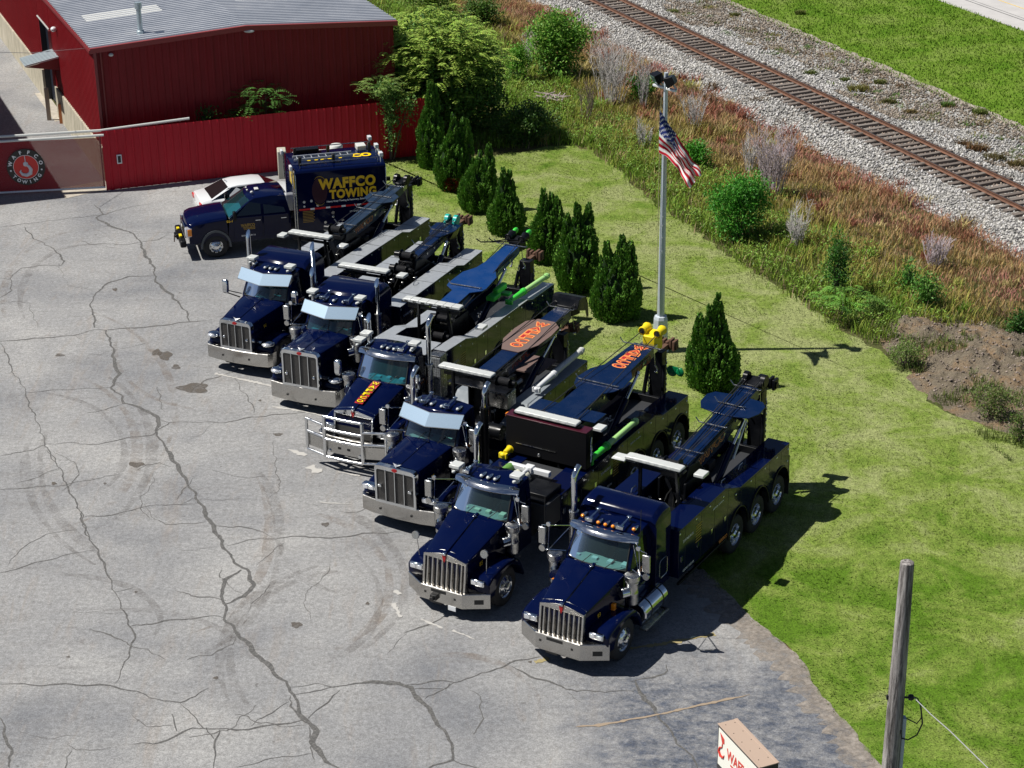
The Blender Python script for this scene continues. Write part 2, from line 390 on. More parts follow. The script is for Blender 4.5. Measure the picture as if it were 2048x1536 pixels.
# --- soil under everything
SOIL = mat('ground_soil', (0.07, 0.075, 0.03), 0.95, spec=0.1); N, L, b = nodes(SOIL); v = worldpos(N, L)
c = ramp(N, L, noise(N, L, v, 0.35, 6), [(0.3, (0.055, 0.075, 0.018)), (0.5, (0.10, 0.10, 0.04)), (0.7, (0.14, 0.095, 0.05))])
L.new(mix(N, L, 0.6, c, ramp(N, L, noise(N, L, v, 7, 6, .7), [(0.3, (0.3, 0.3, 0.3)), (0.7, (1.5, 1.5, 1.5))]), 'MULTIPLY'), b.inputs['Base Color'])
bump(N, L, b, noise(N, L, v, 5, 6, .7), 0.8, 0.15)
sheet('ground', [(-2500, -800), (2500, -800), (2500, 4000), (-2500, 4000)], -0.02, SOIL)

# --- mown grass: one material for the turf sheets and the blades that grow from them
def turf(name, dry, mid, lush, ybias=True, bri=1.0):
    m = mat(name, mid, 0.9, spec=0.15); N, L, b = nodes(m); v = worldpos(N, L)
    a = fr(N, L, noise(N, L, v, 0.45, 8, .68, .5), .2, .8, .05, .95)
    k = a
    if ybias:
        g = N.new('ShaderNodeNewGeometry'); s = N.new('ShaderNodeSeparateXYZ'); L.new(g.outputs['Position'], s.inputs[0])
        gr = fr(N, L, s.outputs[1], 40, 56, -.16, .085); gx = fr(N, L, s.outputs[0], 2, 9, -.03, .035)
        k = mth(N, L, 'ADD', mth(N, L, 'ADD', a, gr), gx)
    st = noise(N, L, worldpos(N, L, (2.6, 0.35, 1), (0, 0, R(-24))), 1.0, 5)
    k = mth(N, L, 'ADD', k, fr(N, L, st, .3, .7, -.05, .05))
    col = ramp(N, L, k, [(0.28, lush), (0.49, mid), (0.72, dry), (0.85, tuple(x * .95 for x in dry))])
    f = noise(N, L, v, 26, 4, .75)
    f2 = noise(N, L, v, 5, 3, .6)
    col = mix(N, L, 1.0, col, ramp(N, L, f, [(0.28, (.40 * bri,) * 3), (0.5, (1.0 * bri,) * 3), (0.72, (1.8 * bri,) * 3)]), 'MULTIPLY')
    col = mix(N, L, 1.0, col, ramp(N, L, f2, [(0.3, (.78,) * 3), (0.7, (1.2,) * 3)]), 'MULTIPLY')
    L.new(col, b.inputs['Base Color'])
    bump(N, L, b, f, 0.5, 0.02)
    return m
TURF = turf('lawn_turf', (0.225, 0.252, 0.100), (0.146, 0.200, 0.038), (0.072, 0.140, 0.010))
lawn_poly = rough_line(LAWN_EDGE, 0.4, 0.18) + [(60, 20), (9.9, 20)] + rough_line(LOT_EDGE, 0.2, 0.09)
sheet('lawn', lawn_poly, 0.006, TURF)
FIELD = turf('field_turf', (0.16, 0.225, 0.045), (0.11, 0.19, 0.018), (0.072, 0.155, 0.008), False)
sheet('far_field', [RP(-60, 7.3), RP(90, 7.3), RP(90, 18.0), RP(-60, 18.0)], 0.006, FIELD)
sheet('far_field', [RP(-200, 34.0), RP(200, 34.0), RP(200, 300.0), RP(-200, 300.0)], 0.006, FIELD)

P = scatter(lawn_poly, 760000); P = P[inview(P)]
near = P[:, 1] < 90
h = (0.02 + 0.035 * RNG.random(len(P))) * (1 + 0.5 * wav(P, .8)); V, F = blades(P, h, 0.014 + 0.014 * RNG.random(len(P)), 1.5, 0.004)
tag(np_mesh('lawn_grass', V, F, TURF), 'short mown grass of the lawn beside the parked trucks', 'grass', kind='stuff')
fp = [RP(-6, 7.0), RP(46, 7.0), RP(46, 18.1), RP(-6, 18.1)]
P = scatter(fp, 150000); P = P[inview(P)]
V, F = blades(P, 0.06 + 0.07 * RNG.random(len(P)), 0.03 + 0.02 * RNG.random(len(P)), 0.8, 0.004)
tag(np_mesh('field_grass', V, F, FIELD), 'green mown grass between the railway and the far road', 'grass', kind='stuff')

# --- parking lot
ASPH = mat('lot_asphalt', (0.2, 0.2, 0.2), 0.85, spec=0.25); N, L, b = nodes(ASPH); v = worldpos(N, L)
big = noise(N, L, v, 0.22, 5, .6, .3)
col = ramp(N, L, big, [(0.28, (0.165, 0.171, 0.184)), (0.48, (0.246, 0.248, 0.252)), (0.70, (0.322, 0.320, 0.315))])
tyre = noise(N, L, worldpos(N, L, (0.32, 2.2, 1), (0, 0, R(20))), 0.9, 6, .65, 1.2)
col = mix(N, L, fr(N, L, tyre, .52, .72, 0, .38), col, (0.17, 0.165, 0.16))
tyre2 = noise(N, L, worldpos(N, L, (2.6, 0.4, 1), (0, 0, R(12))), 0.7, 5, .6, 1.6)
col = mix(N, L, fr(N, L, tyre2, .55, .75, 0, .35), col, (0.24, 0.195, 0.155))
g = N.new('ShaderNodeNewGeometry'); sp = N.new('ShaderNodeSeparateXYZ'); L.new(g.outputs['Position'], sp.inputs[0])
n1 = noise(N, L, v, 1.0, 6, .65)
mx_ = fr(N, L, mth(N, L, 'ADD', sp.outputs[0], fr(N, L, n1, 0, 1, -1.6, 1.6)), 0.6, 2.6)
my_ = fr(N, L, mth(N, L, 'ADD', sp.outputs[1], fr(N, L, n1, 0, 1, -2, 2)), 38.6, 40.6, 1, 0)
seal = mth(N, L, 'MULTIPLY', mx_, my_)
worn = fr(N, L, noise(N, L, worldpos(N, L, (1, 1.5, 1), (0, 0, R(35))), 1.3, 12, .82, .15), .42, .60)
sealc = mix(N, L, worn, (0.068, 0.080, 0.108), (0.235, 0.235, 0.238))
col = mix(N, L, seal, col, sealc)
# dust washed against the grass side
ex = mth(N, L, 'ADD', sp.outputs[0], mth(N, L, 'MULTIPLY', sp.outputs[1], 0.30))
grain = noise(N, L, v, 34, 4, .8)
col = mix(N, L, 1.0, col, ramp(N, L, grain, [(0.25, (.48,) * 3), (0.5, (1.0,) * 3), (0.75, (1.55,) * 3)]), 'MULTIPLY')
col = mix(N, L, 1.0, col, ramp(N, L, noise(N, L, v, 8, 6, .75), [(0.3, (.72,) * 3), (0.7, (1.28,) * 3)]), 'MULTIPLY')
pits = noise(N, L, v, 3.4, 3, .5)
col = mix(N, L, fr(N, L, pits, .72, .76, 0, .5), col, (0.06, 0.055, 0.05))
L.new(col, b.inputs['Base Color']); bump(N, L, b, grain, 0.9, 0.016)
lot = [(-70, 5), (12, 5)] + rough_line(LOT_EDGE, 0.25, 0.07)[:-1] + [(-5.3, 79.65), (-5.6, 80.1), (-16.0, 77.4)] + [tuple(Vector(BC) + bd * 1.5), tuple(Vector(BC) + bd * 70), (-80, 140)]
sheet('parking_lot', lot, 0.012, ASPH)
# strip of dirt along the grass
DIRT = mat('edge_dirt', (0.24, 0.205, 0.17), 0.95, spec=0.1); N, L, b = nodes(DIRT); v = worldpos(N, L)
c = ramp(N, L, noise(N, L, v, 2.2, 7, .7), [(0.3, (0.22, 0.185, 0.16)), (0.5, (0.33, 0.29, 0.25)), (0.7, (0.42, 0.38, 0.34))])
L.new(mix(N, L, 1.0, c, ramp(N, L, noise(N, L, v, 30, 4, .8), [(0.3, (.6,) * 3), (0.7, (1.4,) * 3)]), 'MULTIPLY'), b.inputs['Base Color']); bump(N, L, b, noise(N, L, v, 18, 5), 0.6, 0.03)
e = [(8.45, 33.5), (7.95, 35.7), (7.55, 37.1), (7.05, 38.6), (6.85, 39.9), (6.55, 40.8), (5.95, 41.8), (4.9, 44.5)]
e2 = [(4.5, 44.3), (5.15, 42.6), (5.75, 41.2), (6.25, 40.2), (6.65, 39.0), (7.1, 37.6), (7.5, 36.2), (8.1, 33.5)]
VERGE = mat('verge_dust', (0.30, 0.265, 0.23), 0.95, spec=0.1)
def verge_film():
    N, L, b = nodes(VERGE); v = worldpos(N, L); t = N.new('ShaderNodeBsdfTransparent'); ms = N.new('ShaderNodeMixShader'); out = [x for x in N if x.type == 'OUTPUT_MATERIAL'][0]
    L.new(ramp(N, L, noise(N, L, v, 9, 8, .8), [(0.3, (0.16, 0.14, 0.12)), (0.5, (0.27, 0.24, 0.21)), (0.7, (0.36, 0.33, 0.30))]), b.inputs['Base Color'])
    L.new(fr(N, L, noise(N, L, v, 2.6, 10, .8), .38, .60, .15, 1.0), ms.inputs[0]); L.new(t.outputs[0], ms.inputs[1]); L.new(b.outputs[0], ms.inputs[2]); L.new(ms.outputs[0], out.inputs[0])
verge_film()
sheet('dirt_verge', rough_line(e, .2, .05) + rough_line(e2, .15, .16), 0.020, VERGE)
sheet('dirt_verge', rough_line(e, .2, .05) + rough_line([(x - .32, y + .0) for x, y in e2], .12, .22), 0.0185, VERGE)

# --- sealed cracks, stains and paint, traced on the ground plane
def path_w(pts):
    return [G(x, y)[:2] for x, y in pts]
def strip(mb, pts, wd, z, jit=0.25, step=0.13, taper=True, wob=0.03):
    P = [Vector(p) for p in path_w(pts)]; Q = []
    for a, b_ in zip(P[:-1], P[1:]):
        n = max(1, int((b_ - a).length / step))
        for i in range(n): Q.append(a + (b_ - a) * i / n)
    Q.append(P[-1]); n = len(Q); vs = []; ph = random.random() * 9
    for i, q in enumerate(Q):
        d = (Q[min(i + 1, n - 1)] - Q[max(i - 1, 0)]).normalized(); s = Vector((-d.y, d.x))
        q = q + s * (math.sin(i * .9 + ph) * wob + random.uniform(-wob, wob) * .8)
        k = wd * .5 * (1 + random.uniform(-jit, jit)) * (1 + .35 * math.sin(i * .21 + ph))
        if taper: k *= min(1.0, .35 + min(i, n - 1 - i) * .15)
        vs += [(*(q - s * k), z), (*(q + s * k), z)]
    mb.add(vs, [(2 * i, 2 * i + 1, 2 * i + 3, 2 * i + 2) for i in range(n - 1)])
def p7(*a): return [(x / 2.926, 400 + y / 2.926) for x, y in a]
def p6(*a): return [(x / 2.415, 900 + y / 2.415) for x, y in a]
def p8(*a): return [(700 + x / 1.5875, 1160 + y / 1.5875) for x, y in a]
CR = [(p7((555, 30), (605, 85), (555, 105), (640, 150), (700, 175), (760, 185), (815, 235), (860, 340), (905, 400), (905, 465), (940, 510), (990, 545), (1050, 610), (1100, 670), (1105, 715)), .13),
 (p7((0, 830), (180, 815), (430, 795), (540, 765), (620, 762), (870, 745), (1100, 715), (1260, 705)), .10),
 (p7((905, 445), (760, 450), (650, 480), (590, 520), (545, 570), (530, 620), (550, 680), (555, 750)), .11),
 (p7((620, 765), (640, 820), (665, 880), (665, 950), (695, 1020), (650, 1100), (710, 1150), (730, 1190), (830, 1220), (930, 1280), (935, 1310), (905, 1350), (930, 1390), (1000, 1490), (1024, 1536)), .14),
 (p7((150, 1130), (400, 1110), (600, 1102), (650, 1100)), .07),
 (p7((0, 840), (40, 900), (70, 1000), (140, 1100), (170, 1200), (230, 1320), (265, 1430), (320, 1536)), .06),
 (p7((265, 1430), (420, 1425), (570, 1435), (720, 1400), (900, 1375), (940, 1340), (990, 1305), (1200, 1300), (1290, 1308), (1500, 1270), (1790, 1245)), .07),
 (p7((930, 1285), (990, 1305)), .08), (p7((0, 1505), (120, 1475), (200, 1465), (265, 1430)), .06),
 (p7((0, 160), (200, 135), (400, 110), (600, 90), (730, 50), (900, 20)), .05),
 (p7((140, 160), (200, 230), (250, 250), (330, 300), (375, 360), (355, 385), (340, 380)), .10),
 (p7((355, 385), (240, 385), (130, 400), (70, 440), (65, 490), (70, 530), (0, 575)), .07),
 (p7((0, 460), (60, 465)), .05), (p7((0, 608), (100, 597), (190, 607)), .07), (p7((500, 1250), (620, 1230), (725, 1190)), .08),
 (p7((1370, 1030), (1410, 1110), (1470, 1190), (1490, 1250)), .05), (p7((1250, 1310), (1180, 1370), (1080, 1420)), .025), (p7((165, 610), (200, 690), (235, 770)), .025),
 (p7((440, 795), (480, 825)), .05), (p7((920, 190), (1040, 195)), .04), (p7((340, 380), (370, 440), (400, 500), (550, 530)), .025),
 (p6((723, 2), (800, 0), (870, 100), (940, 215), (990, 300), (1030, 375), (1080, 465), (1130, 545), (1190, 580), (1225, 655), (1180, 710), (1090, 745))[1:], .15),
 (p6((1160, 580), (1090, 630), (1070, 680), (1085, 745), (1090, 820), (1150, 890), (1230, 980), (1310, 1060), (1400, 1150), (1430, 1200), (1440, 1260), (1490, 1310), (1520, 1360), (1515, 1430), (1560, 1490), (1640, 1545)), .15),
 (p6((1410, 1190), (1400, 1240), (1450, 1290), (1500, 1330)), .12), (p6((1500, 1340), (1500, 1440), (1530, 1500)), .10),
 (p6((230, 0), (290, 90), (330, 190), (390, 300), (410, 380), (470, 490), (520, 600), (570, 720), (630, 850), (650, 910), (600, 1040), (560, 1130)), .07),
 (p6((390, 300), (415, 400), (440, 440)), .11), (p6((470, 490), (530, 620)), .09),
 (p6((0, 195), (200, 180), (320, 170), (440, 145), (580, 120)), .06), (p6((410, 325), (550, 315), (700, 275), (850, 262), (950, 265)), .07), (p6((880, 260), (940, 232)), .06),
 (p6((0, 598), (150, 555), (300, 515), (420, 488), (465, 488)), .07), (p6((40, 560), (100, 480), (220, 410), (410, 378)), .03),
 (p6((1035, 370), (1150, 372), (1270, 395), (1310, 425)), .08), (p6((1090, 465), (1200, 437), (1330, 428), (1470, 418), (1600, 430), (1750, 408), (1932, 398)), .08),
 (p6((630, 855), (760, 835), (880, 820), (1030, 803), (1095, 820)), .08), (p6((0, 1130), (200, 1138), (400, 1135), (560, 1143), (680, 1180), (790, 1215), (870, 1222), (940, 1190), (1010, 1155)), .08),
 (p6((870, 1222), (930, 1290), (990, 1345), (1060, 1355), (1200, 1350), (1350, 1325), (1490, 1305)), .08), (p6((650, 1420), (740, 1425), (830, 1390), (930, 1347), (990, 1345)), .09),
 (p6((1060, 1355), (1045, 1420), (1030, 1480), (1035, 1545)), .08), (p6((990, 1345), (1040, 1395)), .08), (p6((1400, 1150), (1530, 1133), (1610, 1145), (1760, 1130), (1880, 1120), (1932, 1130)), .07),
 (p6((1430, 1188), (1520, 1165), (1620, 1145)), .07), (p6((1490, 1300), (1540, 1250), (1600, 1205), (1645, 1165)), .06), (p6((1145, 1536), (1280, 1500), (1400, 1480), (1510, 1468)), .06),
 (p6((1210, 1335), (1310, 1270), (1400, 1220)), .05), (p6((820, 1280), (845, 1320), (860, 1360)), .08), (p6((560, 690), (640, 665)), .05), (p6((0, 1290), (30, 1400), (55, 1470), (45, 1536)), .10), (p6((1010, 90), (1090, 120), (1200, 138), (1330, 128)), .03),
 (p6((1240, 560), (1330, 480), (1390, 440)), .02), (p6((850, 490), (1000, 478), (1075, 465)), .02), (p6((960, 245), (1200, 240)), .02),
 (p8((0, 332), (90, 325), (150, 330), (190, 345), (215, 375), (240, 400), (270, 440), (310, 500), (332, 530), (322, 572), (250, 600)), .14), (p8((322, 572), (410, 600)), .09), (p8((180, 335), (250, 325), (330, 325), (420, 300), (510, 265), (600, 243)), .08),
 (p8((200, 350), (300, 345), (330, 325)), .05), (p8((240, 380), (290, 350), (320, 330)), .06), (p8((510, 277), (560, 300), (640, 330), (720, 355), (900, 355)), .09), (p8((900, 325), (925, 360), (970, 420), (1010, 475), (1040, 520), (1080, 560), (1110, 600)), .12), (p8((890, 325), (960, 312), (1010, 290), (1010, 270)), .08),
 (p8((170, 170), (220, 155), (300, 120)), .08), (p8((120, 235), (150, 200), (180, 172)), .03), (p8((690, 360), (740, 390)), .03)]
mb = MB()
for i, (pts, wd) in enumerate(CR): strip(mb, pts, (wd * .66 if wd > .11 else wd * .52), 0.017 + 0.00003 * i)
SEALC = mat('crack_sealant', (0.085, 0.084, 0.083), 0.9); N, L, b = nodes(SEALC); v = worldpos(N, L)
L.new(ramp(N, L, noise(N, L, v, 16, 5, .8), [(0.35, (0.05, 0.05, 0.05)), (0.55, (0.105, 0.103, 0.10)), (0.72, (0.21, 0.205, 0.195))]), b.inputs['Base Color'])
tag(mb.build('pavement_crack', SEALC, smooth=0), kind='structure')
mb = MB()
for pts in [p8((718, 468), (800, 462), (900, 443), (975, 430), (1100, 402), (1200, 380), (1270, 366))]: strip(mb, pts, .07, 0.0215, .5, .08, True, .008)
SEAM = mat('weathered_seam', (0.28, 0.22, 0.16), 0.9); tag(mb.build('pavement_seam', SEAM, smooth=0), kind='structure')
mb = MB()
for a in ([(1070, 1326), (1098, 1318)], [(1230, 1302), (1320, 1290), (1430, 1270)]): strip(mb, a, .12, 0.0225, .6, .05, False, .01)
YL = mat('faded_yellow_paint', (0.30, 0.25, 0.12), 0.9); tag(mb.build('faded_parking_line', YL, smooth=0), kind='structure')
mb = MB()
for a, wd in (([(430, 748), (530, 770), (560, 778)], .10), ([(545, 815), (600, 822), (660, 836)], .10), ([(577, 900), (612, 912)], .16), ([(618, 934), (640, 946)], .20), ([(676, 945), (720, 953)], .08), ([(786, 1208), (802, 1236)], .14), ([(842, 1240), (886, 1258)], .05), ([(905, 1262), (950, 1280)], .05), ([(790, 1182), (800, 1190)], .12), ([(640, 1006), (700, 1010)], .03)):
    strip(mb, a, wd, 0.0235, .5, .06, False, .01)
WL = mat('worn_white_paint', (0.42, 0.41, 0.39), 0.9); tag(mb.build('worn_white_marking', WL, smooth=0), kind='structure')
def blob(mb, px, py, rx, ry, z, n=28):
    c = G(px, py); vs = []
    for i in range(n):
        a = 2 * math.pi * i / n; k = 1 + .16 * math.sin(3 * a + px) + .1 * math.sin(5 * a + py); vs.append((*G(px + rx * k * math.cos(a), py + ry * k * math.sin(a))[:2], z))
    mb.add(vs, [tuple(range(n))])
def see(m, fac_stops, scale):
    """thin film: lets the surface below show through unevenly"""
    N, L, b = nodes(m); t = N.new('ShaderNodeBsdfTransparent'); ms = N.new('ShaderNodeMixShader'); out = [x for x in N if x.type == 'OUTPUT_MATERIAL'][0]
    L.new(fr(N, L, noise(N, L, worldpos(N, L), scale, 6, .7), *fac_stops), ms.inputs[0]); L.new(t.outputs[0], ms.inputs[1]); L.new(b.outputs[0], ms.inputs[2]); L.new(ms.outputs[0], out.inputs[0]); return m
TYRE = see(mat('tyre_mark', (0.13, 0.115, 0.105), 0.9), (.40, .66, .02, .27), 1.6)
TYRE2 = see(mat('tyre_dust', (0.22, 0.165, 0.12), 0.9), (.42, .66, .0, .30), 1.3)
mb = MB(); mb2 = MB(); i = 0
for cx, cy, rx, ry, a0, a1, wd in [(60, 900, 215, 165, -60, 70, .26), (60, 900, 245, 190, -50, 60, .26), (60, 905, 190, 120, -80, 40, .22), (90, 820, 260, 210, -70, 30, .2), (380, 930, 300, 220, 120, 200, .24), (380, 930, 330, 245, 125, 190, .22), (560, 1170, 220, 150, -70, 60, .28), (560, 1170, 250, 172, -65, 50, .28), (560, 1200, 200, 140, -40, 75, .22), (350, 1060, 190, 210, -30, 80, .24), (330, 1080, 230, 240, -35, 70, .24), (180, 600, 140, 110, 160, 290, .22), (180, 600, 175, 140, 165, 280, .22), (720, 1320, 260, 180, 150, 260, .26), (740, 1330, 300, 210, 160, 250, .26), (900, 1420, 180, 110, -120, 10, .24), (120, 1240, 200, 90, -90, 20, .3), (250, 1340, 260, 120, -100, -10, .3), (420, 700, 190, 120, 100, 190, .2), (820, 1080, 260, 130, 120, 175, .22)]:
    pts = [(cx + rx * math.cos(R(a)), cy + ry * math.sin(R(a))) for a in np.linspace(a0, a1, 16)]
    strip(mb if i % 3 else mb2, pts, wd, 0.0145 + .0001 * i, .12, .25, True, .01); i += 1
tag(mb.build('tyre_mark', TYRE, smooth=0), kind='structure'); tag(mb2.build('tyre_mark', TYRE2, smooth=0), kind='structure')
mb = MB(); rg = random.Random(5)
for i in range(34):
    x, y = rg.uniform(0, 1000), rg.uniform(430, 1520)
    if y < 1300 and x > 380 + (y - 700) * .95: continue
    a = rg.uniform(0, 6.28); pts = [(x, y)]
    for k in range(rg.randint(3, 7)): a += rg.uniform(-.6, .6); x += 26 * math.cos(a); y += 17 * math.sin(a); pts.append((x, y))
    strip(mb, pts, rg.choice((.018, .024, .032)), 0.0165 + .00003 * i, .5, .09, True, .025)
tag(mb.build('hairline_crack', mat('hairline', (0.10, 0.098, 0.095), 0.9), smooth=0), kind='structure')
OIL = see(mat('oil_stain', (0.10, 0.085, 0.07), 0.7), (.30, .60, .25, .85), 3.0); mb = MB()
for i, q in enumerate([(388, 777, 30, 10), (273, 930, 16, 5), (593, 1251, 11, 6), (651, 1050, 8, 4), (330, 712, 14, 9), (314, 706, 10, 6), (352, 735, 8, 5), (120, 711, 9, 3), (230, 580, 5, 3), (432, 1357, 5, 3), (735, 1208, 4, 3), (108, 968, 5, 3), (210, 968, 3, 2), (272, 1185, 3, 2), (137, 1315, 4, 2), (700, 880, 5, 3), (520, 802, 3, 2), (556, 870, 9, 3), (1060, 1325, 4, 2)]):
    blob(mb, *q, 0.019 + i * 1e-4)
tag(mb.build('oil_stain', OIL, smooth=0), kind='structure')
# concrete pads in front of the gate
CONC = mat('pad_concrete', (0.40, 0.36, 0.30), 0.9); N, L, b = nodes(CONC); v = worldpos(N, L)
L.new(ramp(N, L, noise(N, L, v, 4, 6, .7), [(0.3, (0.30, 0.27, 0.22)), (0.7, (0.48, 0.44, 0.38))]), b.inputs['Base Color'])
sheet('concrete_pad', [G(*q)[:2] for q in ((70, 188), (92, 184), (132, 240), (110, 244))], 0.022, CONC)
sheet('concrete_pad', [G(*q)[:2] for q in ((118, 378), (216, 360), (222, 378), (130, 398))], 0.022, CONC)

# --- railway
BAL = mat('ballast_bed', (0.30, 0.29, 0.28), 0.95, spec=0.1); N, L, b = nodes(BAL); v = worldpos(N, L)
vo = N.new('ShaderNodeTexVoronoi'); vo.inputs['Scale'].default_value = 11; L.new(v, vo.inputs[0])
c = ramp(N, L, vo.outputs['Color'], [(0.2, (0.16, 0.155, 0.15)), (0.6, (0.40, 0.39, 0.37)), (0.9, (0.60, 0.59, 0.56))])
c = mix(N, L, fr(N, L, noise(N, L, v, .5, 5), .48, .62, 0, .7), c, (0.20, 0.17, 0.14))
L.new(c, b.inputs['Base Color']); bump(N, L, b, vo.outputs['Distance'], 1.0, 0.1)
prof = [(-2.6, -0.01), (-1.9, 0.12), (-0.75, 0.27), (2.2, 0.27), (3.4, 0.10), (6.4, 0.04), (7.4, -0.01)]
rings = []
for t in np.arange(-60, 91, 1.5):
    rings.append([(*RP(t, u + (random.uniform(-.15, .15) if i in (0, 6) else 0)), z + (random.uniform(-.02, .02) if 0 < i < 6 else 0)) for i, (u, z) in enumerate(prof)])
mb = MB(); mb.loft(rings, cap=False, close=False); tag(mb.build('ballast_bed', BAL), kind='structure')
def prof_z(u): return np.interp(u, [p[0] for p in prof], [p[1] for p in prof])
nst = 42000
t = RNG.random(nst) * 50 - 5; u = -2.7 + RNG.random(nst) ** 1.0 * 10.0
keep = (u < 3.2) | (RNG.random(nst) < .62); t, u = t[keep], u[keep]
P = RA + RD * t[:, None] + RN * u[:, None]; k = inview(P); P, t, u = P[k], t[k], u[k]; ns = len(P)
base = np.array([(1, 0, 0), (-1, 0, 0), (0, 1, 0), (0, -1, 0), (0, 0, 1), (0, 0, -.6)], float)
sc = (0.035 + 0.045 * RNG.random((ns, 1, 1))) * (0.7 + .6 * RNG.random((ns, 6, 1))); an = RNG.random(ns) * 6.28
ca, sa = np.cos(an), np.sin(an); V = base[None] * sc; x = V[..., 0] * ca[:, None] - V[..., 1] * sa[:, None]; y = V[..., 0] * sa[:, None] + V[..., 1] * ca[:, None]
V = np.stack([x + P[:, 0:1], y + P[:, 1:2], V[..., 2] + (prof_z(u) + np.where((u > -.5) & (u < 1.95), -.01, .02))[:, None]], -1)
f8 = np.array([(0, 2, 4), (2, 1, 4), (1, 3, 4), (3, 0, 4), (2, 0, 5), (1, 2, 5), (3, 1, 5), (0, 3, 5)])
F = (np.arange(ns)[:, None, None] * 6 + f8[None]).reshape(-1, 3)
g = 0.15 + 0.42 * RNG.random(ns) ** 1.3; tint = np.column_stack([g * 1.02, g, g * (.93 + .08 * RNG.random(ns))])
br = (wav(P, .35, 1.0) + .5 * (u > 4.2) > .18) & (u > 2.6); tint[br] *= [.58, .50, .42]
mid = (u > -.1) & (u < 1.6); tint[mid] *= [.72, .60, .52]
STONE = vcol_mat('ballast_stone', 0.9)
tag(np_mesh('ballast_stones', V.reshape(-1, 3), F, STONE, np.repeat(tint, 6, 0)), 'pale grey crushed stones heaped under and beside the rails', 'gravel', kind='stuff')
RAILM = mat('rail_rust', (0.13, 0.065, 0.045), 0.75); N, L, b = nodes(RAILM); v = worldpos(N, L)
L.new(ramp(N, L, noise(N, L, v, 6, 6, .7), [(0.3, (0.09, 0.045, 0.03)), (0.7, (0.21, 0.10, 0.06))]), b.inputs['Base Color'])
RTOP = mat('rail_head_worn', (0.10, 0.085, 0.08), 0.45, 0.6)
TIE = mat('tie_wood', (0.10, 0.085, 0.075), 0.95); N, L, b = nodes(TIE); v = coords(N, L, (6, 1, 1)); oi = N.new('ShaderNodeObjectInfo')
L.new(mix(N, L, fr(N, L, oi.outputs['Random'], 0, 1, 0, .75), ramp(N, L, noise(N, L, v, 5, 6, .7), [(0.3, (0.055, 0.045, 0.04)), (0.6, (0.13, 0.105, 0.09)), (0.8, (0.19, 0.155, 0.135))]), (0.21, 0.185, 0.165)), b.inputs['Base Color'])
ta = math.atan2(RD[1], RD[0])
trk = empty('railway_track', (*RP(20, 0.75), 0.2), ta, 'rusty railway track on wooden ties across the weeds', 'railway track')
for uu in (0.0, 1.5):
    yy = uu - 0.75
    pr = [(-.07, .19), (.07, .19), (.07, .205), (.012, .22), (.012, .30), (.036, .31), (.036, .35), (-.036, .35), (-.036, .31), (-.012, .30), (-.012, .22), (-.07, .205)]
    mb = MB(); mb.prism('x', [(yy + a, z) for a, z in pr], -70, 62); rl = mb.build('rail', RAILM, trk)
    mb = MB(); mb.box(-70, 62, yy - .033, yy + .033, .3505, .354); mb.build('rail_head', RTOP, rl)
tie0 = []
for k in range(4):
    mb = MB(); j = random.uniform(-.02, .02); mb.hexa([(-.115, -1.3, 0), (.115, -1.28, 0), (.11, 1.3, 0), (-.11, 1.29, 0)], [(-.11, -1.3 + j, .17), (.11, -1.28, .165), (.105, 1.28, .175), (-.11, 1.3, .17)])
    for s in (-.75, .75): mb.box(-.09, .09, s - .17, s + .17, .17, .19)
    tie0.append(mb)
ties = [m_.build('tie', TIE, trk, .012) for m_ in tie0]
ties[0].location = (-26, 0, .02)
x0 = -25.1; n_t = 0
for i in range(96):
    if i < 4: o = ties[i]
    else:
        o = ties[i % 4].copy(); COL.objects.link(o); o.parent = trk
    o.location = (x0 + i * .52 + random.uniform(-.03, .03), random.uniform(-.05, .05), random.uniform(-.03, .025)); o.rotation_euler = (random.uniform(-.01, .01), 0, random.uniform(-.05, .05))

# --- far road
ROAD = mat('road_concrete', (0.42, 0.41, 0.40), 0.85); N, L, b = nodes(ROAD); v = worldpos(N, L)
L.new(ramp(N, L, noise(N, L, v, 1.2, 6), [(0.3, (0.40, 0.39, 0.385)), (0.7, (0.47, 0.46, 0.45))]), b.inputs['Base Color'])
sheet('road', [RP(-200, 18.0), RP(200, 18.0), RP(200, 34.0), RP(-200, 34.0)], 0.010, ROAD)
SEAMD = mat('road_seam', (0.10, 0.10, 0.10), 0.9)
sheet('road_joint', [RP(-200, 19.35), RP(200, 19.35), RP(200, 19.42), RP(-200, 19.42)], 0.016, SEAMD)
sheet('road_joint', [RP(-200, 19.65), RP(200, 19.65), RP(200, 19.69), RP(-200, 19.69)], 0.016, SEAMD)
YLN = mat('road_yellow_line', (0.62, 0.45, 0.15), 0.8)
sheet('road_marking', [RP(-200, 20.95), RP(200, 20.95), RP(200, 21.05), RP(-200, 21.05)], 0.016, YLN)
# gravel track at the foot of the field
sheet('gravel_path', rough_line([RP(-60, 7.25), RP(60, 7.05)], .6, .12) + rough_line([RP(60, 7.6), RP(-60, 7.85)], .6, .15), 0.014, DIRT)

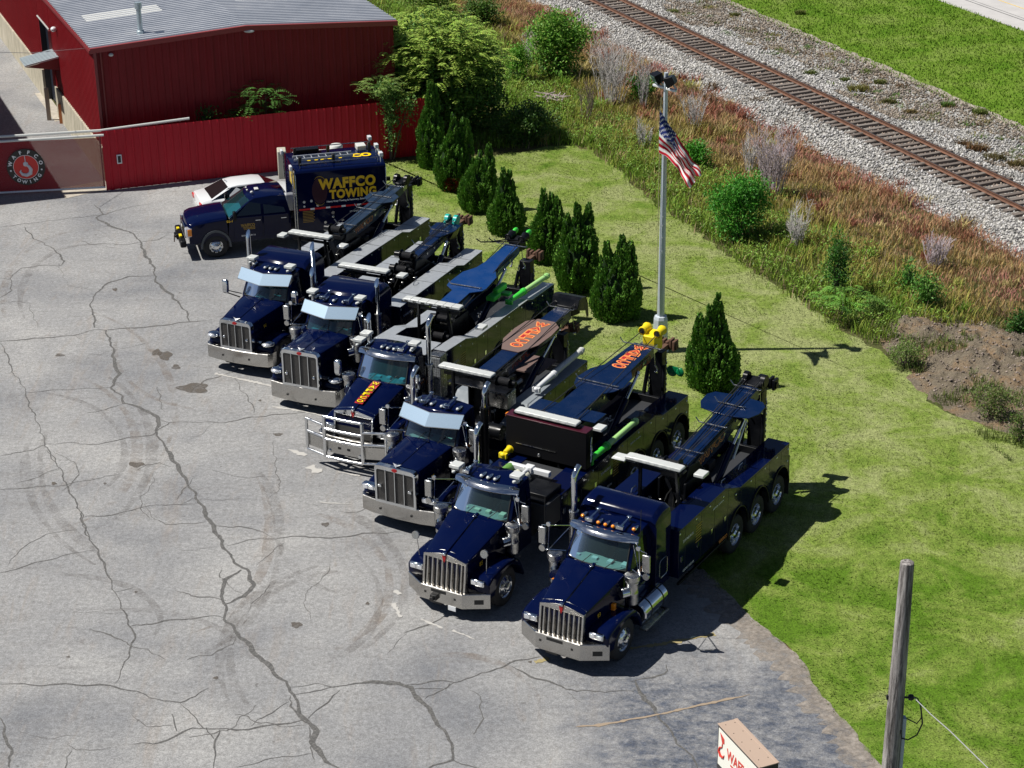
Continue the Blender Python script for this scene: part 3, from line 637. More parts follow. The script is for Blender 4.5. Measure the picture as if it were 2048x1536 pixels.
# --- mound of bare earth beside the weeds
EARTH = mat('mound_earth', (0.18, 0.145, 0.12), 0.95, spec=0.1); N, L, b = nodes(EARTH); v = worldpos(N, L)
c = ramp(N, L, noise(N, L, v, .9, 7, .65), [(0.3, (0.12, 0.10, 0.07)), (0.5, (0.19, 0.16, 0.12)), (0.64, (0.25, 0.17, 0.10)), (0.78, (0.29, 0.25, 0.21))])
L.new(mix(N, L, 1.0, c, ramp(N, L, noise(N, L, v, 16, 6, .8), [(0.3, (.5,) * 3), (0.7, (1.5,) * 3)]), 'MULTIPLY'), b.inputs['Base Color']); bump(N, L, b, noise(N, L, v, 11, 7, .75), 1.0, 0.10)
def mound_h(P):
    x, y = P[:, 0], P[:, 1]
    h = .42 * np.exp(-(((x - 15.6) / 2.4) ** 2 + ((y - 57.2) / 3.2) ** 2) ** 1.5) + .35 * np.exp(-(((x - 13.3) / .9) ** 2 + ((y - 60.3) / 1.3) ** 2)) + .5 * np.exp(-(((x - 17.6) / 1.8) ** 2 + ((y - 53.5) / 3.0) ** 2))
    n = wav(P, 1.6, .4) * .15 + wav(P @ np.array([[.8, .6], [-.6, .8]]) * np.array([1, .35]), 5.1, 1.7) * .10 + wav(P, 9.5, 2.7) * .045
    return h + n * np.clip(h * 4, 0, 1) - .05
xs = np.linspace(10.5, 24, 150); ys = np.linspace(46, 64, 190); X, Y = np.meshgrid(xs, ys); PP = np.column_stack([X.ravel(), Y.ravel()])
Z = mound_h(PP); V = np.column_stack([PP, Z]); i, j = np.meshgrid(np.arange(189), np.arange(149), indexing='ij'); a = (i * 150 + j).ravel()
F = np.column_stack([a, a + 1, a + 151, a + 150]); tag(np_mesh('dirt_mound', V, F, EARTH, smooth=True), kind='structure')

# ================================================================== red metal building
def W(s, d, z, out=0.0): 
    p = Vector(BC) + bw * s + bd * d; return (p.x, p.y, z)
nf = Vector((math.sin(B1), -math.cos(B1))); nl = Vector((-math.sin(B2), math.cos(B2))) ; nl = nl if nl.dot(bw) < 0 else -nl
EZ, RZ, BWID, BDEP, RS = 5.55, 5.92, 12.4, 32.0, 6.15
def siding(name, col, rough=.5, streak=.5):
    m = mat(name, col, rough, spec=.3); N, L, b = nodes(m); g = N.new('ShaderNodeNewGeometry'); mp = N.new('ShaderNodeMapping'); mp.inputs['Scale'].default_value = (2.2, 2.2, .12); L.new(g.outputs['Position'], mp.inputs[0])
    n = noise(N, L, mp.outputs[0], 1.5, 6, .7); n2 = noise(N, L, worldpos(N, L), .8, 4)
    c = mix(N, L, fr(N, L, n, .35, .75, 0, streak), col, tuple(x * .45 + .006 for x in col)); c = mix(N, L, fr(N, L, n2, .5, .8, 0, .35), c, tuple(min(1, x * 1.25 + .012) for x in col))
    L.new(c, b.inputs['Base Color']); return m
WALLM = siding('wall_red_siding', (0.19, 0.0045, 0.009))
FENM = siding('fence_red_panel', (0.46, 0.005, 0.020), .45, .35)
TRIM = mat('trim_dark_red', (0.17, 0.02, 0.022), .4)
def tooth(mb, length, P0, dirv, nrm, zb, zt, pitch=.30, depth=.028):
    """ribbed metal sheet standing along a line"""
    s = 0; pts = []
    while s < length - 1e-6:
        for a, o in ((0, 0), (.62, 0), (.72, 1), (.90, 1)): pts.append((min(s + a * pitch, length), o * depth))
        s += pitch
    pts.append((length, 0)); r = []
    for a, o in pts:
        p = Vector(P0) + dirv * a + nrm * o; r.append([(p.x, p.y, zb(a) if callable(zb) else zb), (p.x, p.y, zt(a) if callable(zt) else zt)])
    mb.grid(r); return mb
bld = empty('building', (*BC, 0), 0, 'red ribbed metal warehouse with pale low-pitched metal roof', 'building')
def BB(mb, name, m, parent=None, **k):
    o = mb.build(name, m, parent or bld, **k)
    if parent is None: o.location = (-BC[0], -BC[1], 0)
    return o
gab = lambda a: EZ + (RZ - EZ) * (a / RS if a < RS else (BWID - a) / (BWID - RS))
mb = MB(); tooth(mb, BWID, BC, bw, nf, .0, gab); BB(mb, 'front_wall', WALLM, smooth=0)
D0, D1 = 10.45, 13.4
mb = MB(); tooth(mb, D0, BC, bd, nl, 1.40, EZ); BB(mb, 'side_wall', WALLM, smooth=0)
mb = MB(); P0 = Vector(BC) + bd * D1; tooth(mb, BDEP - D1, P0, bd, nl, 1.40, EZ); BB(mb, 'side_wall', WALLM, smooth=0)
mb = MB(); P0 = Vector(BC) + bd * D0; tooth(mb, D1 - D0, P0, bd, nl, 3.9, EZ); BB(mb, 'side_wall', WALLM, smooth=0)
P0 = Vector(BC) + bw * BWID; mb = MB(); mb.add([W(BWID, 0, 0), W(BWID, BDEP, 0), W(BWID, BDEP, EZ), W(BWID, 0, EZ)], [(0, 1, 2, 3)]); mb.add([W(0, BDEP, 0), W(BWID, BDEP, 0), W(BWID, BDEP, EZ), W(RS, BDEP, RZ), W(0, BDEP, EZ)], [(0, 1, 2, 3, 4)]); BB(mb, 'rear_wall', WALLM, smooth=0)
mb = MB()
for a, b_ in ((0, D0 - .2), (D1 + .05, BDEP)):
    q = [Vector(W(0, a, 0)[:2]), Vector(W(0, b_, 0)[:2])]; o = nl * .10
    mb.add([(*(q[0] + o), 0), (*(q[1] + o), 0), (*(q[1] + o), 1.43), (*(q[0] + o), 1.43), (*(q[0] - o), 0), (*(q[1] - o), 0), (*(q[1] - o), 1.43), (*(q[0] - o), 1.43)], [(0, 1, 2, 3), (3, 2, 6, 7), (0, 3, 7, 4), (1, 5, 6, 2)])
FOUND = mat('foundation_concrete', (.45, .41, .33), .9); N, L, b = nodes(FOUND); g = N.new('ShaderNodeNewGeometry'); mp = N.new('ShaderNodeMapping'); mp.inputs['Scale'].default_value = (3, 3, .5); L.new(g.outputs['Position'], mp.inputs[0])
L.new(ramp(N, L, noise(N, L, mp.outputs[0], 1.4, 7, .7), [(.3, (.20, .19, .14)), (.5, (.40, .37, .29)), (.7, (.52, .48, .40))]), b.inputs['Base Color'])
BB(mb, 'foundation_wall', FOUND, smooth=0)
# opening, its shaded interior painted as a dark sheet; track and posts
mb = MB(); mb.add([W(.25, D0, 0), W(.25, D1, 0), W(.25, D1, 3.9), W(.25, D0, 3.9)], [(0, 1, 2, 3)]); mb.add([W(0, D1, 0), W(.25, D1, 0), W(.25, D1, 3.9), W(0, D1, 3.9)], [(0, 1, 2, 3)]); BB(mb, 'door', mat('opening_dark', (.012, .016, .028), .4), smooth=0)
mb = MB()
for k in range(16): p = Vector(W(0, D0 + .1 + k * (D1 - D0 - .2) / 15, 0)[:2]) + nl * .05; mb.ell((p.x, p.y, 3.98), (.05, .05, .05), 8, 6)
BB(mb, 'door_track_bolt', GREYW)
mb = MB()
for d in (D0 - .06, D1 + .06): p = Vector(W(0, d, 0)[:2]) + nl * .05; mb.box(p.x - .06, p.x + .06, p.y - .06, p.y + .06, 1.44, 3.95)
BB(mb, 'door_jamb', TRIM)
mb = MB()
p = Vector(W(0, 9.9, 0)[:2]) + nl * .55; mb.box(p.x - .08, p.x + .08, p.y - .08, p.y + .08, 0, 1.5); p = Vector(W(0, 9.6, 0)[:2]) + nl * .12; mb.box(p.x - .10, p.x + .10, p.y - .10, p.y + .10, 0, 2.6); BB(mb, 'door_post', mat('weathered_post', (.30, .27, .22), .8))
mb = MB(); p = Vector(W(0, 9.2, 0)[:2]) + nl * .14; mb.box(p.x - .05, p.x + .10, p.y - .12, p.y + .12, .0, .9); BB(mb, 'orange_marker', mat('faded_orange_panel', (.62, .22, .08), .7))
# small canopy
P = [Vector(W(0, d, 0)[:2]) + nl * o for d, o in ((8.9, .0), (10.3, .0), (10.3, 1.5), (8.9, 1.5))]
mb = MB(); mb.hexa([(*P[0], 3.05), (*P[1], 3.05), (*P[2], 2.80), (*P[3], 2.80)], [(*P[0], 3.10), (*P[1], 3.10), (*P[2], 2.85), (*P[3], 2.85)])
for k in range(8): a = P[0].lerp(P[1], k / 7); c = P[3].lerp(P[2], k / 7); mb.tube([(*a, 3.12), (*c, 2.87)], .02, 5)
can = BB(mb, 'canopy', mat('canopy_metal', (.50, .58, .62), .4, .3)); mb = MB(); mb.add([(*P[0], 2.5), (*P[0], 3.04), (*P[3], 2.79)], [(0, 1, 2)]); mb.add([(*P[1], 2.5), (*P[1], 3.04), (*P[2], 2.79)], [(0, 1, 2)]); mb.build('canopy_side', TRIM, can)
# roof of ribbed sheets running from eave to ridge
ROOFM = metal('roof_metal', (.46, .49, .53), .45, 2, .3, .25); N, L, b = nodes(ROOFM); v = worldpos(N, L); L.new(ramp(N, L, noise(N, L, v, .6, 6, .6), [(.3, (.40, .425, .47)), (.6, (.50, .52, .56)), (.8, (.56, .57, .59))]), b.inputs['Base Color'])
for side in (0, 1):
    mb = MB(); rows = []; d = -.12
    while d < BDEP:
        for a, o in ((0, 0), (.17, 0), (.19, .06), (.28, .06)):
            if side == 0: rows.append([W(-.18, d + a, EZ - .01 + .03 + o), W(RS, d + a, RZ + .03 + o)])
            else: rows.append([W(RS, d + a, RZ + .03 + o), W(BWID + .15, d + a, EZ - .01 + .03 + o)])
        d += .31
    mb.grid(rows); rf = BB(mb, 'roof', ROOFM, smooth=0)
    if side == 0:
        mb = MB(); c = Vector(G(281, 65, 5.78)[:2]); mb.lathe((c.x, c.y, 5.6), (0, 0, 1), [(.16, 0), (.16, .25), (.11, .28), (.10, 1.15), (.15, 1.17), (.15, 1.42), (.001, 1.44)], 16, cap=False); fl = mb.build('flue', metal('flue_metal', (.42, .50, .54), .4, 5, .3, .6), rf, smooth=40)
        fl.location = (0, 0, 0)
SKYM = mat('skylight_panel', (.74, .74, .70), .3)
for s0, s1, d0 in ((.55, 3.75, 4.1), (6.95, 10.35, 4.3), (6.95, 10.35, 11.5)):
    mb = MB(); f = lambda s: (EZ + (RZ - EZ) * (s / RS if s < RS else (BWID - s) / (BWID - RS))) + .03
    rows = []; d = d0
    while d < d0 + 1.15:
        for a, o in ((0, .004), (.17, .004), (.19, .064), (.28, .064)): rows.append([W(s0, d + a, f(s0) + o), W(s1, d + a, f(s1) + o)])
        d += .31
    mb.grid(rows); BB(mb, 'skylight', SKYM, smooth=0)
# trim: gable edge, eave gutter, corner, downpipe
mb = MB()
for (a, za), (c, zc) in (((-.2, EZ), (RS, RZ)), ((RS, RZ), (BWID + .17, EZ))):
    p, q = Vector(W(a, 0, 0)[:2]) + nf * .17, Vector(W(c, 0, 0)[:2]) + nf * .17; p2, q2 = p - nf * .16, q - nf * .16
    mb.hexa([(*p, za - .16), (*q, zc - .16), (*q2, zc - .16), (*p2, za - .16)], [(*p, za + .04), (*q, zc + .04), (*q2, zc + .04), (*p2, za + .04)])
BB(mb, 'gable_trim', mat('gable_trim_red', (.24, .035, .035), .4), smooth=0)
mb = MB(); p, q = Vector(W(0, -.15, 0)[:2]) + nl * .25, Vector(W(0, BDEP, 0)[:2]) + nl * .25; p2, q2 = p - nl * .22, q - nl * .22
mb.hexa([(*p, EZ - .15), (*q, EZ - .15), (*q2, EZ - .15), (*p2, EZ - .15)], [(*p, EZ - .03), (*q, EZ - .03), (*q2, EZ - .03), (*p2, EZ - .03)]); BB(mb, 'gutter', TRIM, smooth=0)
mb = MB(); p = Vector(W(0, 0, 0)[:2]) + nf * .05; mb.box(p.x - .06, p.x + .06, p.y - .06, p.y + .06, 0, EZ - .1); BB(mb, 'corner_trim', TRIM)
p = Vector(W(.22, 0, 0)[:2]) + nf * .08; mb = MB(); mb.cyl((p.x, p.y, 1.3), (p.x, p.y, EZ - .15), .04); BB(mb, 'downpipe', TRIM)
for s_, z_ in ((.62, 5.27), (6.27, 5.72)):
    p = Vector(W(s_, 0, 0)[:2]) + nf * .12; mb = MB(); mb.ell((p.x, p.y, z_), (.10 if s_ < 1 else .22, .10, .07), 12, 8); BB(mb, 'wall_lamp', GREYW)
p = Vector(W(0, 8.54, 0)[:2]) + nl * .15; mb = MB(); mb.ell((p.x, p.y, 4.44), (.14, .14, .12)); BB(mb, 'wall_lamp', WPAINT)
# neighbour outside the picture whose shadow falls over the alley
nb = empty('building', (-22.7, 75.2, 0), 0, 'metal building across the alley from the red warehouse, seen only by its shadow', 'building')
mb = MB(); c0 = Vector((-22.62, 75.2)); pts = [c0, c0 + bd * 34, c0 + bd * 34 - bw * 14, c0 - bw * 14]
mb.prism('z', [(q.x + 22.7, q.y - 75.2) for q in pts], 0, 7.0); mb.build('wall', WALLM, nb, smooth=0)

# ================================================================== fence and gate
F0 = Vector(FENCE_A); fd = (Vector(FENCE_B) - F0).normalized(); fn = Vector((fd.y, -fd.x)); FL = (Vector(FENCE_B) - F0).length
fen = empty('fence', (*F0, 0), 0, 'tall bright red ribbed metal fence in front of the warehouse', 'fence')
def FB(mb, name, m, parent, org, **k):
    o = mb.build(name, m, parent, **k); o.location = (-org.x, -org.y, 0); return o
mb = MB(); tooth(mb, FL, F0, fd, fn, .02, 2.5, .32, .03); FB(mb, 'panel', FENM, fen, F0, smooth=0)
mb = MB()
for k in range(6): p = F0 + fd * (.1 + k * 3.1) - fn * .06; mb.box(p.x - .04, p.x + .04, p.y - .04, p.y + .04, 0, 2.45)
FB(mb, 'post', TRIM, fen, F0, smooth=0)
mb = MB()
for q in (.4, 2.3): p, r_ = F0 - fn * .04, F0 + fd * FL - fn * .04; mb.tube([(*p, q), (*r_, q)], .03, 5)
FB(mb, 'rail', TRIM, fen, F0, smooth=0)
ic = empty('intercom', (0, 0, 0), 0, 'small white framed intercom mounted on the red fence', 'intercom'); p = F0 + fd * .62 + fn * .05; ic.location = (p.x, p.y, 1.1); ic.rotation_euler = (0, 0, math.atan2(fd.y, fd.x))
mb = MB(); mb.box(-.10, .10, -.04, .02, 0, .38); mb.build('case', WPAINT, ic, .01); mb = MB(); mb.box(-.06, .06, -.045, -.038, .05, .33); mb.build('face', HOSE, ic)
gt = empty('sliding_gate', (*F0, 0), 0, 'sliding chain link gate with red mesh and white rails beside the red fence', 'gate')
ga = F0 - fd * .02; gdv = Vector((-1, -.135)).normalized(); GLn = 9.0; gn = Vector((-gdv.y, gdv.x)); gn = gn if gn.y < 0 else -gn
RMESH = mat('red_chain_link', (.30, .007, .014), .6)
mb = MB(); sp_ = .058; Hh = 2.05; x = -Hh
while x < GLn:
    for sgn in (1, -1):
        a0 = max(x, 0); z0 = .2 + (a0 - x) if sgn > 0 else 0
        if sgn > 0: u0, u1 = max(x, 0), min(x + Hh, GLn); z0, z1 = .2 + u0 - x, .2 + u1 - x
        else: u0, u1 = max(x, 0), min(x + Hh, GLn); z0, z1 = .2 + Hh - (u0 - x), .2 + Hh - (u1 - x)
        if u1 - u0 > .02:
            p, q = ga + gdv * u0, ga + gdv * u1; mb.cyl((p.x, p.y, z0), (q.x, q.y, z1), .0150, n=3, cap=False)
    x += sp_
FB(mb, 'mesh', RMESH, gt, F0, smooth=0)
mb = MB(); p, q = ga, ga + gdv * GLn; mb.tube([(*p, .16), (*q, .16)], .045, 8); FB(mb, 'bottom_rail', WPAINT, gt, F0)
mb = MB(); p2_ = F0 + fd * 3.6 - fn * .12; mb.tube([(p2_.x, p2_.y, 2.62), (*(F0 - fn * .12), 2.50), (*(q - fn * .12), 2.38)], .055, 8); mb.tube([(*(F0 + fd * .1 + fn * .02), 2.34), (*(q + fn * .02), 2.22)], .05, 8); FB(mb, 'top_rail', GREYW, gt, F0)
mb = MB()
for k in range(6): p = ga + gdv * (.05 + k * 1.45); mb.tube([(p.x, p.y, .16), (p.x, p.y, 2.3)], .03, 6)
for k in range(3): p = ga + gdv * (.05 + k * 1.45); q = ga + gdv * (1.5 + k * 1.45); mb.tube([(p.x, p.y, .3), (q.x, q.y, 2.2)], .02, 6)
FB(mb, 'frame', TRIM, gt, F0)
# round sign on the gate
sg = empty('round_sign', (0, 0, 0), 0, 'round black and red sign with a silver hook hung on the gate', 'sign')
c = ga + gdv * 3.05 + gn * .06; sg.location = (c.x, c.y, 1.20); sg.rotation_euler = (0, 0, math.atan2(-gdv.y, -gdv.x))
SB = basis((1, 0, 0), (0, 0, 1))
mb = MB(); mb.cyl((0, 0, 0), (0, -.02, 0), .75, n=48); mb.build('disc', BLKT, sg, smooth=30)
mb = MB(); mb.cyl((0, -.02, 0), (0, -.024, 0), .50, n=48); mb.build('white_ring', WHT, sg, smooth=0); mb = MB(); mb.cyl((0, -.024, 0), (0, -.028, 0), .485, n=48); mb.build('red_field', mat('sign_red', (.62, .02, .015), .4), sg, smooth=0)
for i, ch in enumerate('WAFFCO'):
    a = R(165 - i * 30.0); o = Matrix.Rotation(a - math.pi / 2, 3, 'Z'); text('letter', ch, WHT, sg, 1, (.62 * math.cos(a), -.023, .62 * math.sin(a)), SB @ o, .003, .03, h=.155)
for i, ch in enumerate('TOWING'):
    a = R(218 + i * 21.0); o = Matrix.Rotation(a + math.pi / 2, 3, 'Z'); text('letter', ch, WHT, sg, 1, (.62 * math.cos(a), -.023, .62 * math.sin(a)), SB @ o, .003, .03, h=.145)
for a in (R(192), R(-12)): mb = MB(); mb.cyl((.62 * math.cos(a), -.02, .62 * math.sin(a)), (.62 * math.cos(a), -.025, .62 * math.sin(a)), .035, n=12); mb.build('dot', WHT, sg, smooth=0)
mb = MB(); pts = [(.02, .10), (.10, .02), (.15, -.10), (.12, -.26), (0, -.33), (-.13, -.29), (-.19, -.17), (-.16, -.10)]; mb.tube([(x * 1.25, -.04, z) for x, z in pts], [.05, .06, .075, .085, .075, .06, .045, .015], 8); mb.ell((0, -.04, .13), (.10, .03, .10)); mb.tube([(0, -.04, .2), (-.01, -.04, .48)], .018, 6); mb.build('hook_emblem', mat('emblem_silver', (.62, .62, .64), .4), sg)

# ================================================================== lamp pole with flag
LP = Vector((4.84, 58.94)); lp = empty('lamp_pole', (*LP, 0), 0, 'tall tapered grey pole with two black floodlights and a flag', 'lamp pole')
PGAL = metal('galvanised_pole', (.52, .58, .64), .5, 4, .3, .3)
mb = MB(); n = 8; ring = lambda r, z: [(r * math.cos(2 * math.pi * (i + .5) / n), r * math.sin(2 * math.pi * (i + .5) / n), z) for i in range(n)]
mb.loft([ring(.125, 1.15), ring(.12, 2), ring(.068, 9.27)]); pole = mb.build('pole', PGAL, lp, smooth=0)
mb = MB(); mb.loft([ring(.30, 0), ring(.27, .1), ring(.235, 1.12), ring(.20, 1.22), ring(.13, 1.24)]); mb.build('base_cover', PGAL, lp, smooth=0)
mb = MB(); mb.box(-.05, .0, -.125, -.118, 4.6, 4.66); mb.box(-.05, .0, -.125, -.118, 4.3, 4.36); mb.box(-.05, .0, -.125, -.118, 3.9, 3.96); mb.box(-.05, .0, -.125, -.118, 3.4, 3.5); mb.build('sticker', WHT, pole)
A0 = Vector((-.36, .30, 8.78)); A1 = Vector((.30, -.26, 8.72)); mb = MB(); d = (A1 - A0).normalized(); s_ = Vector((-d.y, d.x, 0)) * .05
mb.hexa([A0 - s_, A1 - s_, A1 + s_, A0 + s_], [A0 - s_ + Vector((0, 0, .07)), A1 - s_ + Vector((0, 0, .07)), A1 + s_ + Vector((0, 0, .07)), A0 + s_ + Vector((0, 0, .07))]); mb.build('cross_arm', WPAINT, lp, .01)
for P_, rz in ((A0.lerp(A1, .2), R(200)), (A0.lerp(A1, .78), R(160))):
    fl = empty('floodlight', P_ + Vector((0, 0, .32)), rz); fl.parent = lp; fl.rotation_euler = (R(0), R(28), rz)
    mb = MB(); mb.hexa([(-.12, -.17, -.12), (.16, -.20, -.16), (.16, .20, -.16), (-.12, .17, -.12)], [(-.12, -.17, .12), (.16, -.20, .18), (.16, .20, .18), (-.12, .17, .12)]); mb.build('housing', BLACK, fl, .012)
    mb = MB(); mb.box(.161, .168, -.16, .16, -.12, .14); mb.build('lens', mat('flood_lens', (.12, .20, .18), .1), fl); mb = MB(); mb.cyl((-.02, 0, -.34), (0, 0, -.1), .03); mb.build('bracket', GREYW, fl)
# flag
NU, NV = 150, 91; uu, vv = np.meshgrid(np.linspace(0, 1, NU), np.linspace(0, 1, NV), indexing='ij')
tx = 1.0 * np.interp(uu, [0, .15, .35, .6, .8, 1], [0, .16, .46, .80, 1.08, 1.34]); tz = np.interp(uu, [0, .15, .35, .6, .8, 1], [8.20, 7.92, 7.45, 6.92, 6.55, 6.28])
bx = np.interp(uu, [0, .15, .35, .6, .8, 1], [0, .20, .42, .62, .76, .92]); bz = np.interp(uu, [0, .15, .35, .6, .8, 1], [6.80, 6.74, 6.60, 6.38, 6.18, 6.02])
X = tx * (1 - vv) + bx * vv; Z = tz * (1 - vv) + bz * vv
Yf = (.17 * np.sin(vv * 9 + uu * 3) + .09 * np.sin(vv * 19 - uu * 7) + .07 * np.sin(uu * 16 + vv * 5)) * np.clip(uu * 2.5, 0, 1); X = X + .05 * np.sin(vv * 13 + uu * 5) * uu; Z = Z + .04 * np.sin(uu * 21 + vv * 4) * uu
C = np.where((np.floor(vv * 13) % 2 == 0)[..., None], np.array([.50, .012, .03]), np.array([.78, .78, .78]))
can_ = (uu < .40) & (vv < 7 / 13); C[can_] = [.015, .03, .17]
su_ = uu / .4 * 11; sv_ = vv / (7 / 13) * 9; st_ = can_ & (((np.floor(su_) + np.floor(sv_)) % 2) == 0) & (((su_ % 1) - .5) ** 2 + ((sv_ % 1) - .5) ** 2 < .12); C[st_] = [.78, .78, .78]
V = np.stack([X - .20, Yf - .28 - 1.05 * vv * uu, Z], -1).reshape(-1, 3); i, j = np.meshgrid(np.arange(NU - 1), np.arange(NV - 1), indexing='ij'); a = (i * NV + j).ravel(); F = np.column_stack([a, a + NV, a + NV + 1, a + 1])
fm = vcol_mat('flag_cloth', .8, .25, var=.05)
fo = np_mesh('flag', V, F, fm, C.reshape(-1, 3), smooth=True); fo.location = (*LP, 0); tag(fo, 'stars and stripes flag drooping from the tall lamp pole', 'flag')
mb = MB(); mb.tube([(-.14, -.03, 8.5), (-.16, -.04, 6), (-.15, -.12, 1.4)], .010, 5); mb.build('halyard', mat('rope_yellow', (.45, .42, .22), .7), lp)

# ================================================================== wooden utility pole, roadside sign
UP = Vector((6.54, 28.6)); up_ = empty('utility_pole', (*UP, 0), 0, 'weathered grey wooden pole with a cable looping off its side', 'utility pole')
WOODP = mat('weathered_pole_wood', (.2, .19, .18), .9); N, L, b = nodes(WOODP); v = coords(N, L, (5, 5, .35)); n_ = noise(N, L, v, 2.2, 10, .78, .3)
L.new(ramp(N, L, n_, [(.36, (.02, .018, .017)), (.45, (.11, .10, .095)), (.52, (.27, .25, .24)), (.60, (.40, .38, .36)), (.75, (.48, .45, .42))]), b.inputs['Base Color']); bump(N, L, b, n_, .9, .03)
mb = MB(); mb.lathe((0, 0, 0), (0, 0, 1), [(.19, 0), (.165, 3), (.152, 5.4), (.135, 7.4), (.118, 9.05), (.112, 9.10), (.08, 9.12), (.001, 9.10)], 28, cap=False); mb.build('pole', WOODP, up_, smooth=50)
mb = MB(); mb.box(.13, .20, -.06, .06, 3.0, 6.05); mb.build('riser_guard', mat('riser_grey', (.42, .50, .52), .5), up_, .01)
mb = MB(); mb.lathe((.12, -.05, 6.48), (1, 0, 0), [(.02, 0), (.02, .08), (.05, .08), (.06, .12), (.05, .16), (.03, .17)], 12); mb.box(-.17, -.13, -.03, .02, 6.42, 6.5); mb.build('insulator', HOSE, up_)
mb = MB(); mb.tube([(.26, -.05, 6.50), (.36, -.05, 6.46), (.42, -.06, 6.30), (.46, -.05, 6.08), (.38, -.06, 5.95), (.20, -.05, 6.05)], .012, 6); mb.tube([(.42, -.06, 6.3), (.48, -.05, 5.95), (.40, -.06, 5.72), (.25, -.06, 5.62), (.13, -.07, 5.66), (.10, -.12, 5.85)], .014, 6); mb.build('cable_loop', HOSE, up_)
def at_y(px, py, Y): 
    d = ray(px, py); t = Y / d[1]; return Vector((d[0] * t, Y, CAMH + d[2] * t))
e0 = Vector((6.54 + .27, 28.55, 6.50)); e1 = at_y(1900, 1462, 27.6); e2 = at_y(1990, 1550, 26.6); e3 = at_y(2200, 1760, 24.5)
mb = MB(); mb.tube([e0, e0.lerp(e1, .5) - Vector((0, 0, .02)), e1, e2, e3], .009, 6); o = mb.build('power_cable', mat('cable_grey', (.27, .28, .29), .5), None); tag(o, 'pale cable running down and away from the wooden pole', 'cable')
c0, c1, c2, c3 = [Vector(G(*q, 4.0)[:2]) for q in ((1437, 1447), (1475, 1435), (1558, 1522), (1518, 1533))]
lv = (c2 - c1).normalized(); wv = Vector((-lv.y, lv.x)); wv = wv if wv.dot(c1 - c0) > 0 else -wv; Ls = (c2 - c1).length * 1.0; th = .40
sn = empty('roadside_sign', (*c0, 0), math.atan2(lv.y, lv.x), 'tan topped box sign with red lettering on a white face, beside the parking lot', 'sign')
sgw = 1 if Vector((-lv.y, lv.x)).dot(wv) > 0 else -1
TAN = mat('sign_tan_cover', (.40, .30, .235), .6); DKB = mat('sign_dark_side', (.03, .028, .03), .4)
mb = MB(); mb.box(-.01, Ls + .01, -.012 * sgw, sgw * (th + .012), 3.98, 4.0); mb.box(-.012, Ls + .012, -.014 * sgw, sgw * .03, 3.99, 4.006); mb.box(-.012, Ls + .012, sgw * (th - .05), sgw * (th + .014), 3.99, 4.006); tp = mb.build('top_cover', TAN, sn, .004)
mb = MB()
for k in range(5):
    for y in (.10, .30): mb.cyl((.1 + k * Ls / 5, sgw * y, 4.0), (.1 + k * Ls / 5, sgw * y, 4.008), .008, n=8)
mb.build('screw', HOSE, tp)
mb = MB(); mb.box(0, Ls, 0, sgw * th, 3.0, 3.98); mb.box(0, Ls, sgw * .02, sgw * (th - .02), 2.6, 3.0); bd_ = mb.build('case', DKB, sn)
mb = MB(); mb.box(.035, Ls - .03, 0, -sgw * .006, 3.12, 3.93); mb.build('face', mat('sign_face_white', (.78, .78, .70), .4), bd_)
SGR = mat('sign_red_lettering', (.55, .04, .025), .4); SB2 = basis((1, 0, 0), (0, 0, 1)) if sgw > 0 else basis((-1, 0, 0), (0, 0, 1))
text('lettering', 'WAFFCO', SGR, bd_, 1, (.88, -sgw * .0065, 3.56), SB2, .003, .03, w=1.02, h=.24); text('lettering', 'TOWING', SGR, bd_, 1, (.98, -sgw * .0065, 3.30), SB2, .003, .03, w=.92, h=.20)
mb = MB(); y_ = -sgw * .012; mb.prism('y', [(.10, 3.86), (.26, 3.80), (.27, 3.70), (.19, 3.66)], y_, y_ + sgw * .006); mb.tube([(.20, y_, 3.66), (.19, y_, 3.58), (.10, y_, 3.52), (.08, y_, 3.44), (.15, y_, 3.36), (.25, y_, 3.38), (.28, y_, 3.45)], [.012, .012, .02, .028, .03, .022, .008], 6); mb.build('hook_emblem', SGR, bd_)
mb = MB()
for x in (.3, Ls - .3): mb.cyl((x, sgw * th / 2, 0), (x, sgw * th / 2, 2.62), .07, n=12)
mb.build('post', DKB, sn)
# wire to the warehouse wall
wa = Vector(W(0, 1.2, 5.3)) + Vector((nl.x * .1, nl.y * .1, 0)); wb = at_y(60, 106, 77.0); wc = at_y(-60, 103, 74.0)
mb = MB(); mb.tube([wa, wb, wc], .012, 4); tag(mb.build('service_wire', mat('wire_pale', (.35, .33, .33), .6), None), 'thin wire running to the side wall of the red warehouse', 'wire')

